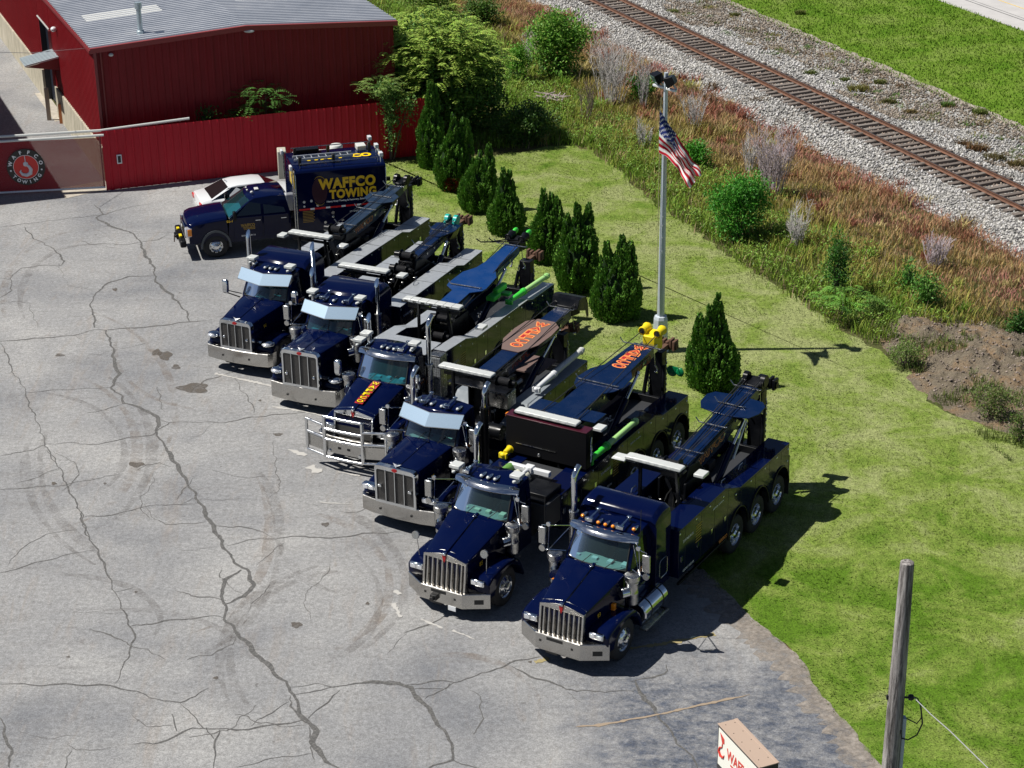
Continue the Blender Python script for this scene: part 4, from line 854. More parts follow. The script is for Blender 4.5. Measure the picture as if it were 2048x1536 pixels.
# ================================================================== vehicles
LEFT = basis((-1, 0, 0), (0, 0, 1))          # lettering on a vehicle's left flank
def pair(mb_f, name, m, t, bevel=0.0, smooth=35):
    out = []
    for s in (1, -1):
        mb = MB(); mb_f(mb, s); out.append(mb.build(name, m, t, bevel, smooth))
    return out
def make_wheel(kind, r=0.53, wd=0.28):
    """wheel facing +y, hub centre at the origin"""
    t = empty('wheel')
    mb = MB(); pr = [(r * .56, -wd), (r * .9, -wd), (r * .97, -wd * .93), (r, -wd * .8), (r, -wd * .2), (r * .97, -wd * .07), (r * .9, 0), (r * .72, .012), (r * .58, -.005), (r * .56, -.06)]
    mb.lathe((0, 0, 0), (0, 1, 0), pr, 32, cap=False); mb.build('tyre', RUB, t, smooth=40)
    mb = MB()
    if kind == 'front': pr = [(r * .58, -.02), (r * .56, .0), (r * .53, -.03), (r * .5, -.05), (r * .36, -.005), (r * .30, .02), (r * .22, .03), (r * .2, .09), (r * .12, .11), (.001, .11)]
    else: pr = [(r * .58, -.01), (r * .56, .005), (r * .53, -.03), (r * .50, -.13), (r * .40, -.155), (r * .28, -.15), (r * .25, -.10), (r * .22, .0), (r * .14, .03), (.001, .03)]
    mb.lathe((0, 0, 0), (0, 1, 0), pr, 32, cap=False); rim = mb.build('rim', ALU, t, smooth=30)
    mb = MB(); q, yy = (r * .43, -.026) if kind == 'front' else (r * .455, -.136)
    for i in range(10):
        a = 2 * math.pi * i / 10; c = (q * math.cos(a), yy, q * math.sin(a)); mb.cyl((c[0], c[1] - .02, c[2]), (c[0], c[1] + .008, c[2]), r * .05, n=8)
    mb.build('hand_hole', DARK, t, smooth=0)
    mb = MB()
    q, yy = (r * .26, .028) if kind == 'front' else (r * .33, -.150)
    for i in range(10):
        a = 2 * math.pi * (i + .5) / 10; mb.cyl((q * math.cos(a), yy - .01, q * math.sin(a)), (q * math.cos(a), yy + .035, q * math.sin(a)), r * .03, n=6)
    mb.build('lug_nut', CHROME, t, smooth=0)
    return t
WH = {'front': make_wheel('front'), 'rear': make_wheel('rear'), 'pickup': make_wheel('front', 0.45, 0.24)}
USED = set()
def put_wheel(kind, t, x, y, z=None):
    s = 1 if y > 0 else -1; r = {'front': .53, 'rear': .53, 'pickup': .45}[kind]
    if kind in USED: w_ = copy_tree(WH[kind], t)
    else: w_ = WH[kind]; w_.parent = t; USED.add(kind)
    w_.location = (x, y, r if z is None else z); w_.rotation_euler = (0, 0, 0 if s > 0 else math.pi); return w_

def truck_front(t, s):
    st = s['style']; gw = s.get('gw', .60); gz = s['gz']; gb = s.get('gb', .74); hz = s.get('hz', 2.07)
    # frame, axle
    mb = MB(); L_ = s['len']
    for y in (-.42, .42): mb.box(-L_ + .3, -.25, y - .05, y + .05, .62, .88)
    for k in np.arange(-L_ + .6, -.6, 1.3): mb.box(k - .06, k + .06, -.37, .37, .66, .84)
    mb.build('frame_rail', DARK, t)
    # bumper
    if st == 'kw': pts = [(-.36, 1.20), (0, .60), (0, -.60), (-.36, -1.20)]
    else: pts = [(-.46, 1.225), (-.26, 1.215), (-.12, 1.12), (-.045, .75), (0, .0), (-.045, -.75), (-.12, -1.12), (-.26, -1.215), (-.46, -1.225)]
    b0, b1 = s.get('bz', (.42, .85))
    mb = MB(); P_ = [Vector(p) for p in pts]; r = []
    for x, y in pts:
        k = .1; r.append([(x, y, b0), (x + (.0 if st == 'kw' else .01), y, b0 + .03), (x, y, b1 - .015), (x - .015, y, b1), (x - .16, y * .97, b1), (x - .16, y * .97, b1 - .03), (x - .04, y * .99, b1 - .04), (x - .04, y * .99, b0)])
    mb.loft(r); bp = mb.build('bumper', BUMPM if st == 'kw' else s.get('bm', BUMPM), t, smooth=20)
    mb = MB()
    if st == 'kw':
        mb.box(-.02, .004, -.30, .14, b1 - .13, b1 - .05); mb.box(-.02, .004, -.50, -.44, b1 - .22, b1 - .16); mb.box(-.02, .004, .36, .42, b1 - .22, b1 - .16); mb.box(-.02, .004, -.32, .0, b0 - .05, b0 + .0)
        mb.hexa([(-.275, 1.06, b0 + .12), (-.155, .86, b0 + .12), (-.20, .86, b0 + .12), (-.30, 1.06, b0 + .12)], [(-.275, 1.06, b0 + .25), (-.155, .86, b0 + .25), (-.20, .86, b0 + .25), (-.30, 1.06, b0 + .25)])
    else:
        for y in (-.5, .48): mb.box(-.05, .0, y - .028, y + .028, b0 + .17, b0 + .22)
    mb.build('tow_hole', HOSE, bp, smooth=0)
    # grille
    mb = MB()
    if st in ('kw', 'guard'):
        f = .055; zt = gz
        top = [(-gw, zt - .12), (-gw * .25, zt - .01), (gw * .25, zt - .01), (gw, zt - .12)]
        x0 = -.10; sl = -.15
        mb.loft([[(x0 + sl + .05, y, z) for y, z in [(-gw, zt - .13), (-gw * .2, zt - .02), (gw * .2, zt - .02), (gw, zt - .13)]] + [], [(x0 + sl + .06, y, z) for y, z in [(-gw, zt - .20), (-gw * .2, zt - .10), (gw * .2, zt - .10), (gw, zt - .20)]], [(x0 + sl - .06, y, z) for y, z in [(-gw, zt - .20), (-gw * .2, zt - .10), (gw * .2, zt - .10), (gw, zt - .20)]], [(x0 + sl - .10, y, z) for y, z in [(-gw, zt - .10), (-gw * .2, zt + .01), (gw * .2, zt + .01), (gw, zt - .10)]]])
        for y in (-gw, gw - f): mb.hexa([(x0 - .14, y, gb), (x0, y, gb), (x0, y + f, gb), (x0 - .14, y + f, gb)], [(x0 + sl - .08, y, zt - .15), (x0 + sl + .05, y, zt - .15), (x0 + sl + .05, y + f, zt - .15), (x0 + sl - .08, y + f, zt - .15)])
        mb.box(x0 - .14, x0 + .005, -gw, gw, gb - .03, gb + .05)
        gr = mb.build('grille', GRILLE if st == 'kw' else CHROME, t, .012)
        mb = MB()
        mb.hexa([(x0 - .14, -gw + .05, gb), (x0 - .06, -gw + .05, gb), (x0 - .06, gw - .05, gb), (x0 - .14, gw - .05, gb)], [(x0 + sl - .10, -gw + .05, zt - .13), (x0 + sl - .04, -gw + .05, zt - .13), (x0 + sl - .04, gw - .05, zt - .13), (x0 + sl - .10, gw - .05, zt - .13)])
        mb.build('grille_backing', HOSE if st == 'kw' else MESH, gr, smooth=0)
        if st == 'kw':
            n = 8
            for i in range(n):
                y = -gw + .13 + i * (2 * gw - .26) / (n - 1); mb = MB()
                mb.hexa([(x0 - .10, y - .045, gb + .05), (x0 - .005, y - .016, gb + .05), (x0 - .005, y + .016, gb + .05), (x0 - .10, y + .045, gb + .05)], [(x0 + sl - .05, y - .045, zt - .17), (x0 + sl + .045, y - .016, zt - .17), (x0 + sl + .045, y + .016, zt - .17), (x0 + sl - .05, y + .045, zt - .17)])
                mb.build('grille_bar', GRILLE, gr, smooth=0)
        mb = MB(); e = (x0 + sl + .055); mb.prism('x', [(-.055, zt - .03), (.055, zt - .03), (.05, zt - .10), (.035, zt - .18), (0, zt - .25), (-.035, zt - .18), (-.05, zt - .10)], e, e + .03)
        mb.build('emblem', REDP, gr, .004); mb = MB(); mb.box(e - .03, e + .05, -.05, .05, zt - .035, zt + .025); mb.build('emblem_cap', CHROME, gr, .008)
    else:
        f = .065; x0 = .0 if s.get('flat_grille') else -.06
        o = [(-gw, gb), (gw, gb), (gw, gz - .10), (gw - .05, gz - .02), (gw - .13, gz), (-gw + .13, gz), (-gw + .05, gz - .02), (-gw, gz - .10)]
        i_ = [(-gw + f, gb + f), (gw - f, gb + f), (gw - f, gz - .17), (gw - f - .02, gz - .14), (gw - f - .05, gz - .125), (-gw + f + .05, gz - .125), (-gw + f + .02, gz - .14), (-gw + f, gz - .17)]
        mb.loft([[(x0 - .16, y, z) for y, z in o], [(x0 - .02, y, z) for y, z in o], [(x0, y * .98, z - .01) for y, z in o], [(x0 - .005, y, z) for y, z in i_], [(x0 - .05, y, z) for y, z in i_]])
        gr = mb.build('grille', CHROME if not s.get('matte_grille') else GRILLE, t, smooth=25)
        mb = MB(); mb.box(x0 - .045, x0 - .028, -gw + f - .01, gw - f + .01, gb + f - .01, gz - .125); mb.build('grille_mesh', MESH, gr, smooth=0)
        for k in (-.5, 0, .5):
            mb = MB(); y = k * (2 * gw - 2 * f) * .5; mb.box(x0 - .03, x0 + .012, y - .011, y + .011, gb + f - .02, gz - .12); mb.build('grille_bar', CHROME, gr, smooth=0)
        for k in (-1, 1):
            mb = MB(); y = k * (gw - .17); mb.box(x0 - .03, x0 + .035, y - .055, y + .055, gb + .46, gb + .54) if s.get('rect_lamp') else mb.ell((x0, y, gb + .38), (.05, .05, .055)); mb.build('running_lamp', CHROME, gr, .01)
        mb = MB(); mb.cyl((x0 - .01, 0, gz - .065), (x0 + .012, 0, gz - .065), .045, n=16); o2 = mb.build('emblem', REDP, gr); o2.scale = (1, 1.9, 1)
        mb = MB(); mb.add([(x0 - .06, 0, gz), (x0 - .16, .13, gz + .07), (x0 - .20, .03, gz + .03), (x0 - .25, 0, gz + .06), (x0 - .20, -.03, gz + .03), (x0 - .16, -.13, gz + .07), (x0 - .12, 0, gz + .05)], [(0, 1, 6), (1, 2, 6), (2, 3, 6), (3, 4, 6), (4, 5, 6), (5, 0, 6)]); mb.build('hood_ornament', CHROME, gr, smooth=0)
    # hood
    xs_ = [(-.22, 0), (-.6, .25), (-1.1, .58), (-1.5, .86), (-1.78, 1.0)]; r = []
    zt0 = gz - .005 if st == 'pete' else gz - .02; dr = .12 if st != 'pete' else .03
    wr = s.get('hw', .80)
    for x, k in xs_:
        hw = gw - .005 + (wr - gw) * k; zt = zt0 + (hz - zt0) * k; sh = dr + (.07 - dr) * k; kb = .028 if st != 'pete' else .012
        r.append([(x, -hw, 1.0), (x, -hw * 1.0, zt - sh - .07), (x, -hw + .015, zt - sh - .015), (x, -hw + .06, zt - sh + .012), (x, -hw * .45, zt - sh * .35), (x, -.05, zt - .01), (x, -.03, zt + kb), (x, .03, zt + kb), (x, .05, zt - .01), (x, hw * .45, zt - sh * .35), (x, hw - .06, zt - sh + .012), (x, hw - .015, zt - sh - .015), (x, hw, zt - sh - .07), (x, hw, 1.0)])
    mb = MB(); mb.loft(r); hood = mb.build('hood', s['paint'], t, smooth=28)
    s['hood_z'] = lambda x: zt0 + (hz - zt0) * float(np.interp(-x, [.22, .6, 1.1, 1.5, 1.78], [0, .25, .58, .86, 1.0]))
    mb = MB(); zc = s['hood_z'](-1.62); mb.ell((-1.62, 0, zc + .04), (.05, .05, .02)) if st == 'kw' else mb.box(-1.66, -1.60, -.1, .1, zc + .02, zc + .035); mb.build('washer_nozzle', CHROME, hood)
    # fenders
    fx = s.get('fx', -1.24); fm = s['paint']
    if st != 'pete':
        pr = [(fx + .86, .62), (fx + .93, .86), (fx + .93, 1.06), (fx + .78, 1.15), (fx + .4, 1.22), (fx - .05, 1.24), (fx - .42, 1.17), (fx - .66, .98), (fx - .80, .72), (fx - .86, .50), (fx - .76, .50), (fx - .68, .74), (fx - .52, .96), (fx - .28, 1.09), (fx, 1.13), (fx + .28, 1.07), (fx + .50, .92), (fx + .62, .70), (fx + .63, .60)]
        def fen(mb, q):
            a = [(x, q * .55, z) for x, z in pr]; c = [(x, q * 1.12, z + (0 if z > 1.0 else 0)) for x, z in pr]; d = [(fx + (x - fx) * .97, q * 1.19, z - .05 if z > .7 else z) for x, z in pr]; mb.loft([a, c, d])
    else:
        pr = [(fx + .80, .66), (fx + .86, .88), (fx + .80, 1.02), (fx + .5, 1.15), (fx + .1, 1.20), (fx - .25, 1.15), (fx - .5, 1.0), (fx - .66, .78), (fx - .74, .50), (fx - .64, .50), (fx - .56, .74), (fx - .42, .93), (fx - .22, 1.05), (fx + .08, 1.10), (fx + .35, 1.04), (fx + .55, .90), (fx + .64, .66)]
        def fen(mb, q):
            a = [(x, q * .50, z) for x, z in pr]; c = [(x, q * 1.10, z) for x, z in pr]; d = [(fx + (x - fx) * .97, q * 1.20, z - .06 if z > .7 else z) for x, z in pr]; mb.loft([a, c, d])
    fo = pair(fen, 'fender', fm, t, .03)
    for o, q in zip(fo, (1, -1)):
        mb = MB(); mb.box(fx - .1, fx + .02, q * .80 - .05, q * .80 + .05, 1.235, 1.26); mb.box(fx - .09, fx + .01, q * .80 - .045, q * .80 + .045, 1.26, 1.40)
        if st == 'kw' and s.get('amber'): mb.build('turn_signal', AMBER, o, .01)
    put_wheel('front', t, fx, 1.12); put_wheel('front', t, fx, -1.12)
    # headlights
    for q in (1, -1):
        mb = MB(); hx = s.get('hlx', -.34)
        if s['lamp'] == 'rect':
            mb.box(hx, hx + .10, q * .70, q * 1.08, .96, 1.13); h_ = mb.build('headlight', CHROME, t, .03); mb = MB()
            for k in (.795, .98): mb.box(hx + .095, hx + .108, q * k - .07, q * k + .07, .99, 1.10)
            mb.build('headlight_lens', LENSC, h_, .01)
        elif s['lamp'] == 'pod':
            mb.box(-.35, -.12, q * .72, q * 1.16, 1.03, 1.19); h_ = mb.build('headlight', CHROME, t, .05, seg=3); mb = MB()
            for k in (.84, 1.03): mb.box(-.13, -.108, q * k - .075, q * k + .075, 1.05, 1.17)
            mb.build('headlight_lens', LENSC, h_, .015)
        else:
            mb.ell((-.36, q * 1.0, 1.12), (.20, .23, .105), 20, 12); mb.cyl((-.38, q * .62, 1.12), (-.38, q * .9, 1.12), .055, .075, 10); h_ = mb.build('headlight', CHROME, t)
            mb = MB(); mb.ell((-.305, q * 1.01, 1.125), (.165, .185, .08), 20, 12); mb.build('headlight_lens', LENSC, h_)
    # cab
    cz = s.get('cz', 0.0); nY = 7; ys = [-.86, -.77, -.4, 0, .4, .77, .86]; curve = s.get('curve', .20)
    xb = lambda y: s.get('wx', -1.74) - curve * (y / .86) ** 2
    lift = .53; tl = -.33
    cr = s.get('xr', -3.02)
    def fpt(k, y):    # rows: 0 floor 1 sill 2 glass top 3 brow 4.. roof
        if k == 0: return (xb(y), y * 1.03, .92)
        if k == 1: return (xb(y), y * 1.03, 1.98 - .03 * (y / .86) ** 2)
        if k == 2: return (xb(y) + tl, y * .96, 2.58 + cz)
        if k == 3: return (xb(y) + tl - .13, y * .955, 2.74 + cz - .03 * (y / .86) ** 2)
        f = (k - 3) / 3.0; x = (xb(y) + tl - .13) * (1 - f) + cr * f
        return (x, y * .955, 2.74 + cz + .10 * math.sin(min(1, f * 1.15) * 1.5) - (.03 + .05 * f) * (abs(y) / .86) ** 2.5)
    mb = MB()
    g = [[fpt(k, y) for y in ys] for k in (0, 1)]; mb.grid(g)
    mb.grid([[fpt(k, y) for y in ys] for k in (2, 3, 4, 5, 6)])
    for q in (0, 5): mb.grid([[fpt(k, ys[q + i]) for i in (0, 1)] for k in (1, 2)])
    for q in (1, -1):
        Y = q * .86; a = fpt(0, Y); b_ = fpt(1, Y); c = fpt(2, Y); d = fpt(3, Y); rz = [fpt(k, Y) for k in (4, 5, 6)]
        w0 = (-2.16, q * .88, 2.02); w1 = (-2.38, q * .835, 2.56 + cz); w2 = (cr + .22, q * .835, 2.56 + cz); w3 = (cr + .16, q * .88, 2.02)
        e0 = (cr, q * .885, .92); e1 = (cr, q * .885, 2.0)
        vs = [a, b_, c, d, rz[0], rz[1], rz[2], e1, e0, w0, w1, w2, w3]
        mb.add(vs, [(0, 1, 9, 12, 7, 8), (1, 2, 10, 9), (2, 3, 4, 5, 6, 11, 10), (6, 7, 12, 11)])
    mb.add([(cr, -.885, .92), (cr, -.885, 2.0), fpt(6, -.86), fpt(6, 0), fpt(6, .86), (cr, .885, 2.0), (cr, .885, .92)], [(0, 1, 2, 3, 4, 5, 6)])
    mb.add([(xb(.86), -.88, .92), (xb(.86), .88, .92), (cr, .88, .92), (cr, -.88, .92)], [(0, 1, 2, 3)])
    cab = mb.build('cab', s['paint'], t, .012, smooth=40)
    mb = MB(); mb.box(-1.80 - curve, -2.25, -.8, .8, 1.86, 1.98); mb.hexa([(-1.78, -.55, 1.86), (-1.78, .55, 1.86), (-2.1, .8, 1.86), (-2.1, -.8, 1.86)], [(-1.80, -.55, 1.97), (-1.80, .55, 1.97), (-2.1, .8, 1.99), (-2.1, -.8, 1.99)]); mb.build('dashboard', DASH, cab)
    mb = MB()
    for k in range(4): y = -.6 + k * .38 + .07 * math.sin(s['seed'] * 3 + k); mb.box(-1.98, -2.06 - .03 * k, y, y + .12 + .03 * (k % 2), 1.99, 2.02 + .015 * k)
    mb.build('dash_papers', (WPAINT, HOSE, CREAM)[s['seed'] % 3], cab, smooth=0)
    mb = MB()
    for q in (-.42, .42): mb.box(-2.62, -2.8, q - .24, q + .24, 1.5, 2.36); mb.box(-2.3, -2.75, q - .24, q + .24, 1.45, 1.62); mb.box(-2.64, -2.76, q - .12, q + .12, 2.36, 2.52)
    mb.build('seat', SEATM, cab, .03)
    mb = MB(); mb.lathe((-2.32, .42, 2.02), (.75, 0, .66), [(.21, -.012), (.235, 0), (.21, .012), (.19, 0)], 20, cap=False); mb.build('steering_wheel', HOSE, cab)
    mb = MB(); yy = [-.76, -.4, 0, .4, .76]; mb.grid([[tuple(np.array(fpt(1, y)) * (1 - k) + np.array(fpt(2, y)) * k + np.array([.006, 0, 0])) for y in yy] for k in (0.03, .34, .67, .97)])
    ws = mb.build('windshield', s.get('glass', GLASS), cab)
    mb = MB()
    for k in (0.02, .98): mb.tube([tuple(np.array(fpt(1, y)) * (1 - k) + np.array(fpt(2, y)) * k + np.array([.012, 0, .0])) for y in yy], .013, 5)
    for y in (-.765, .765): mb.tube([tuple(np.array(fpt(1, y)) + np.array([.012, 0, 0])), tuple(np.array(fpt(2, y)) + np.array([.012, 0, 0]))], .014, 5)
    if s.get('split'): mb.tube([tuple(np.array(fpt(1, 0)) + np.array([.012, 0, 0])), tuple(np.array(fpt(2, 0)) + np.array([.012, 0, 0]))], .018, 5)
    mb.build('window_seal', HOSE, ws)
    mb = MB()
    for y0, y1 in ((-.32, -.12), (.28, .52)):
        a = Vector(fpt(1, y0)) + Vector((.05, 0, .01)); c = Vector(fpt(1, y1)) * .62 + Vector(fpt(2, y1)) * .38 + Vector((.03, 0, 0)); mb.tube([a, (a + c) / 2 + Vector((.02, 0, 0)), c], .010, 5)
    mb.build('wiper', HOSE, cab)
    def win(mb, q): mb.add([(-2.17, q * .872, 2.03), (-2.385, q * .827, 2.555 + cz), (cr + .225, q * .827, 2.555 + cz), (cr + .17, q * .872, 2.03)], [(0, 1, 2, 3)])
    pair(win, 'side_window', DGLASS, cab)
    def door(mb, q): mb.box(-2.06, cr + .1, q * .885, q * .895, .98, 1.96)
    for o, q in zip(pair(door, 'door', s['paint'], t, .006), (1, -1)):
        mb = MB(); mb.box(cr + .16, cr + .36, q * .895, q * .925, 1.80, 1.84); mb.build('door_handle', CHROME, o, .008)
    if s.get('door_text', True): text('lettering', 'WAFFCO', s.get('dtm', ORT), t, 1, (-2.5, .8965, 1.78), LEFT, .003, .02, w=.62, h=.13)
    # visor
    if s['visor'] == 'V':
        P3 = [((-2.10, -.95, 2.83 + cz), (-1.82, -.95, 2.52 + cz)), ((-1.88, 0, 2.80 + cz), (-1.60, 0, 2.49 + cz)), ((-2.10, .95, 2.83 + cz), (-1.82, .95, 2.52 + cz))]
        mb = MB(); mb.grid([[a for a, _ in P3], [b2 for _, b2 in P3]]); mb.grid([[tuple(np.array(a) - [.012, 0, .008]) for a, _ in P3], [tuple(np.array(b2) - [.012, 0, .008]) for _, b2 in P3]])
        vi = mb.build('sun_visor', VISOR, t, smooth=0)
        mb = MB(); 
        for q in (0, 2): a, b2 = P3[q]; y = a[1]; mb.add([a, b2, (xb(.86) + tl - .05, y * .93, 2.55 + cz)], [(0, 1, 2)])
        mb.tube([P3[0][1], P3[1][1], P3[2][1]], .010, 5); mb.tube([P3[0][0], P3[1][0], P3[2][0]], .010, 5); mb.build('visor_end', CHROME, vi, smooth=0)
    else:
        yy2 = np.linspace(-.93, .93, 11); mb = MB(); rows = []
        for k, (dx, dz) in enumerate([(-.14, 2.765), (-.03, 2.76), (.05, 2.72), (.11, 2.64), (.10, 2.63), (.0, 2.68)]):
            rows.append([(xb(min(abs(y), .86)) + tl + dx * (1 - .45 * (abs(y) / .93) ** 6), y * (1.0 if k else .97), dz + cz - .05 * (y / .93) ** 4) for y in yy2])
        mb.grid(rows); mb.build('sun_visor', CHROME, t, smooth=50)
    # roof lamps
    yl = s.get('lamps_y', [-.70, -.20, 0, .20, .70]); mb0 = None
    for y in yl:
        x = xb(y) + tl - .30; z = 2.80 + cz
        mb = MB(); mb.ell((x - .06, y, z + .015), (.15, .045, .035), 10, 8); mb.ell((x + .02, y, z + .02), (.075, .062, .055), 12, 8); o = mb.build('marker_lamp', CHROME, t)
        mb = MB(); mb.ell((x + .055, y, z + .022), (.05, .052, .046), 12, 8); mb.build('lens', AMBER if s.get('amber') else WHITE, o)
    for y in s.get('horns', []):
        mb = MB(); z = 2.86 + cz; mb.cyl((-2.75, y, z + .08), (-2.28, y, z + .02), .018, .03, 8); mb.box(-2.30, -2.22, y - .10, y + .10, z - .02, z + .07); mb.cyl((-2.75, y, z - .03), (-2.75, y, z + .1), .035, n=8); mb.box(-2.78, -2.70, y - .06, y + .06, z + .07, z + .11)
        mb.build('roof_horn', CHROME, t, .008)
    for x, y, z in s.get('beacons', []):
        mb = MB(); mb.box(x - .15, x + .15, y - .15, y + .15, z + .03, z + .12); mb.cyl((x, y, z - .08), (x, y, z + .04), .05, n=8); mb.cyl((x + .2, y + .02, z - .05), (x + .2, y + .02, z + .01), .05, n=10); mb.build('roof_beacon', WHITE, t, .02)
    for q in (1, -1):
        mb = MB(); ya = s.get('ay', 1.12); mb.cyl((-2.15, q * .9, 2.2), (-2.15, q * .9, 2.2), .01)
    # mirrors
    for q in (1, -1):
        if s.get('mirror') == 'aero':
            mb = MB(); X = -1.62; Y = q * 1.30
            mb.loft([[(X + .05 * a, Y + q * .085 * b_, 2.02 + z) for a, b_ in ((1, -1), (1, 1), (-1, 1), (-1, -1))] for z in (0, .03)] + [[(X + .07 * a, Y + q * .10 * b_, 2.02 + z) for a, b_ in ((1, -1), (1, 1), (-1, 1), (-1, -1))] for z in (.08, .42)] + [[(X + .04 * a, Y + q * .07 * b_, 2.5) for a, b_ in ((1, -1), (1, 1), (-1, 1), (-1, -1))]])
            mi = mb.build('side_mirror', CHROME, t, .03, seg=3)
            mb = MB(); mb.tube([(X, q * 1.28, 2.05), (-1.85, q * .92, 1.86)], .02, 6); mb.tube([(X - .02, q * 1.28, 2.12), (-1.95, q * .92, 1.95)], .016, 6); mb.build('mirror_arm', HOSE, mi)
        else:
            X = -1.72; Y = q * 1.42; mb = MB(); mb.box(X - .04, X + .03, Y - .10, Y + .10, 2.20, 2.66); mi = mb.build('side_mirror', STEEL, t, .02)
            mb = MB(); mb.tube([(-2.2, q * .88, 2.62), (X + .02, Y - q * .12, 2.74), (X, Y, 2.72), (X, Y, 2.10), (X, Y - q * .05, 2.06), (-1.98, q * .9, 2.02)], .014, 6)
            mb.tube([(-2.1, q * .88, 2.60), (X, Y - q * .18, 2.08)], .010, 5); mb.tube([(X, Y - q * .20, 2.73), (X, Y - q * .16, 2.08)], .010, 5); mb.build('mirror_bracket', CHROME, mi)
            mb = MB(); mb.cyl((X + .02, Y, 2.08), (X - .03, Y, 2.08), .085, n=16); mb.build('convex_mirror', STEEL, mi)
            mb = MB(); mb.cyl((X + .0, Y - q * .2, 2.80), (X + .05, Y - q * .2, 2.80), .05, .06, n=12); mb.build('spot_lamp', CHROME, mi)
    # air cleaners, stacks, tank
    if s.get('cleaner', True):
        for q in (1, -1):
            x, y = s.get('acx', -1.72), q * s.get('acy', 1.06); mb = MB()
            mb.lathe((x, y, 1.24), (0, 0, 1), [(.08, 0), (.13, .02), (.145, .06), (.145, .30), (.15, .31), (.15, .34), (.145, .35), (.145, .56), (.165, .60), (.165, .63), (.15, .64), (.15, .66), (.19, .68), (.19, .79), (.175, .80), (.001, .815)], 24, cap=False)
            a_ = mb.build('air_cleaner', STEEL, t, smooth=30); mb = MB(); mb.cyl((x + .12, y - q * .05, 1.62), (x + .28, y - q * .16, 1.62), .13, .14, 16); mb.build('intake_duct', CHROME, a_)
    for x, y, z0, z1, kind in s.get('stacks', []):
        mb = MB()
        if kind == 'mitre':
            n = 16; mb.cyl((x, y, z0), (x, y, z1 - .28), .075, n=n, cap=False)
            mb.loft([[(x + .075 * math.cos(2 * math.pi * i / n), y + .075 * math.sin(2 * math.pi * i / n), z1 - .28) for i in range(n)], [(x + .075 * math.cos(2 * math.pi * i / n), y + .075 * math.sin(2 * math.pi * i / n), z1 - .14 - .14 * math.cos(2 * math.pi * i / n)) for i in range(n)]])
        else: mb.tube([(x, y, z0), (x, y, z1 - .30), (x - .01, y, z1 - .20), (x - .05, y, z1 - .12), (x - .14, y, z1 - .04), (x - .24, y, z1)], .075, 16)
        e = mb.build('exhaust_stack', CHROME if kind != 'plain' else STEEL, t, smooth=50)
        mb = MB(); mb.cyl((x, y, 1.0), (x, y, z0 + .35), .115, n=20); mb.lathe((x, y, z0 + .3), (0, 0, 1), [(.1, 0), (.125, .01), (.125, .05), (.1, .06)], 20, cap=False); mb.build('heat_shield', s.get('shield', STEEL), e, smooth=50)
    if s.get('tank', True):
        for q in (1, -1):
            mb = MB(); mb.lathe((-2.05, q * .98, .78), (-1, 0, 0), [(.001, -.02), (.27, 0), (.30, .03), (.30, 1.15), (.27, 1.18), (.001, 1.2)], 28, cap=False); tk = mb.build('fuel_tank', CHROME, t, smooth=40)
            mb = MB()
            for xx in (-2.35, -2.95): mb.lathe((xx, q * .98, .78), (-1, 0, 0), [(.303, 0), (.306, .01), (.306, .04), (.303, .05)], 28, cap=False)
            mb.build('tank_strap', HOSE, tk); mb = MB(); mb.box(-2.0, -3.2, q * 1.12, q * 1.32, .40, .44); mb.box(-2.02, -3.18, q * 1.14, q * 1.30, .44, .446); mb.build('step', STEEL, tk, .008)
    # sleeper
    if s.get('sleeper'):
        x1 = s['sleeper']; zt = s.get('sz', 3.02); mb = MB()
        pr = [(-2.98, .95), (-2.98, 2.70)] + ([(-2.93, 2.86), (-3.0, 2.95), (-3.12, 3.03), (-3.35, 3.09), (x1 + .15, 3.08), (x1 + .03, 3.02), (x1, 2.85)] if s['style'] == 'kw' else [(-2.78, 2.82), (-2.90, 2.93), (-3.10, 3.0), (x1 + .25, zt), (x1 + .08, zt - .05), (x1, zt - .18)]) + [(x1, .95)]
        ring = []
        for y, kk in ((-1.04, .955), (-1.02, .985), (-.9, 1.0), (.9, 1.0), (1.02, .985), (1.04, .955)):
            ring.append([(x, y, z if z < 2.6 else 2.6 + (z - 2.6) * (1 if kk == 1 else (kk * 10 - 9) * .9)) for x, z in pr])
        mb.loft(ring); sp_ = mb.build('sleeper', s['paint'], t, .05, smooth=40, seg=3)
        mb = MB()
        for q in (1, -1): mb.tube([(-3.18, q * 1.045, 1.25), (-3.18, q * 1.045, 1.62), (-3.24, q * 1.045, 1.68), (-3.52, q * 1.045, 1.68), (-3.58, q * 1.045, 1.62), (-3.58, q * 1.045, 1.25), (-3.52, q * 1.045, 1.19), (-3.24, q * 1.045, 1.19), (-3.18, q * 1.045, 1.25)], .008, 5)
        mb.build('hatch_trim', STEEL, sp_)
        mb = MB()
        for q in (1, -1): mb.box(x1 + .02, x1 - .006, q * .55 - .3, q * .55 + .3, 1.5, 2.2)
        mb.build('rear_window', DGLASS, sp_)
    if s.get('num'):
        text('lettering', s['num'], GOLD, t, 1, (-.72, gw + .115, 1.34 if st != 'pete' else 1.55), LEFT, .003, .01, h=.12)
        mb = MB()
        if st == 'kw': mb.box(-.9, -1.5, gw + .08, gw + .0815, 1.60, 1.605)
    mb = MB(); mb.box(-.02, .0, 0, 0.01, 0, .01)
    return t

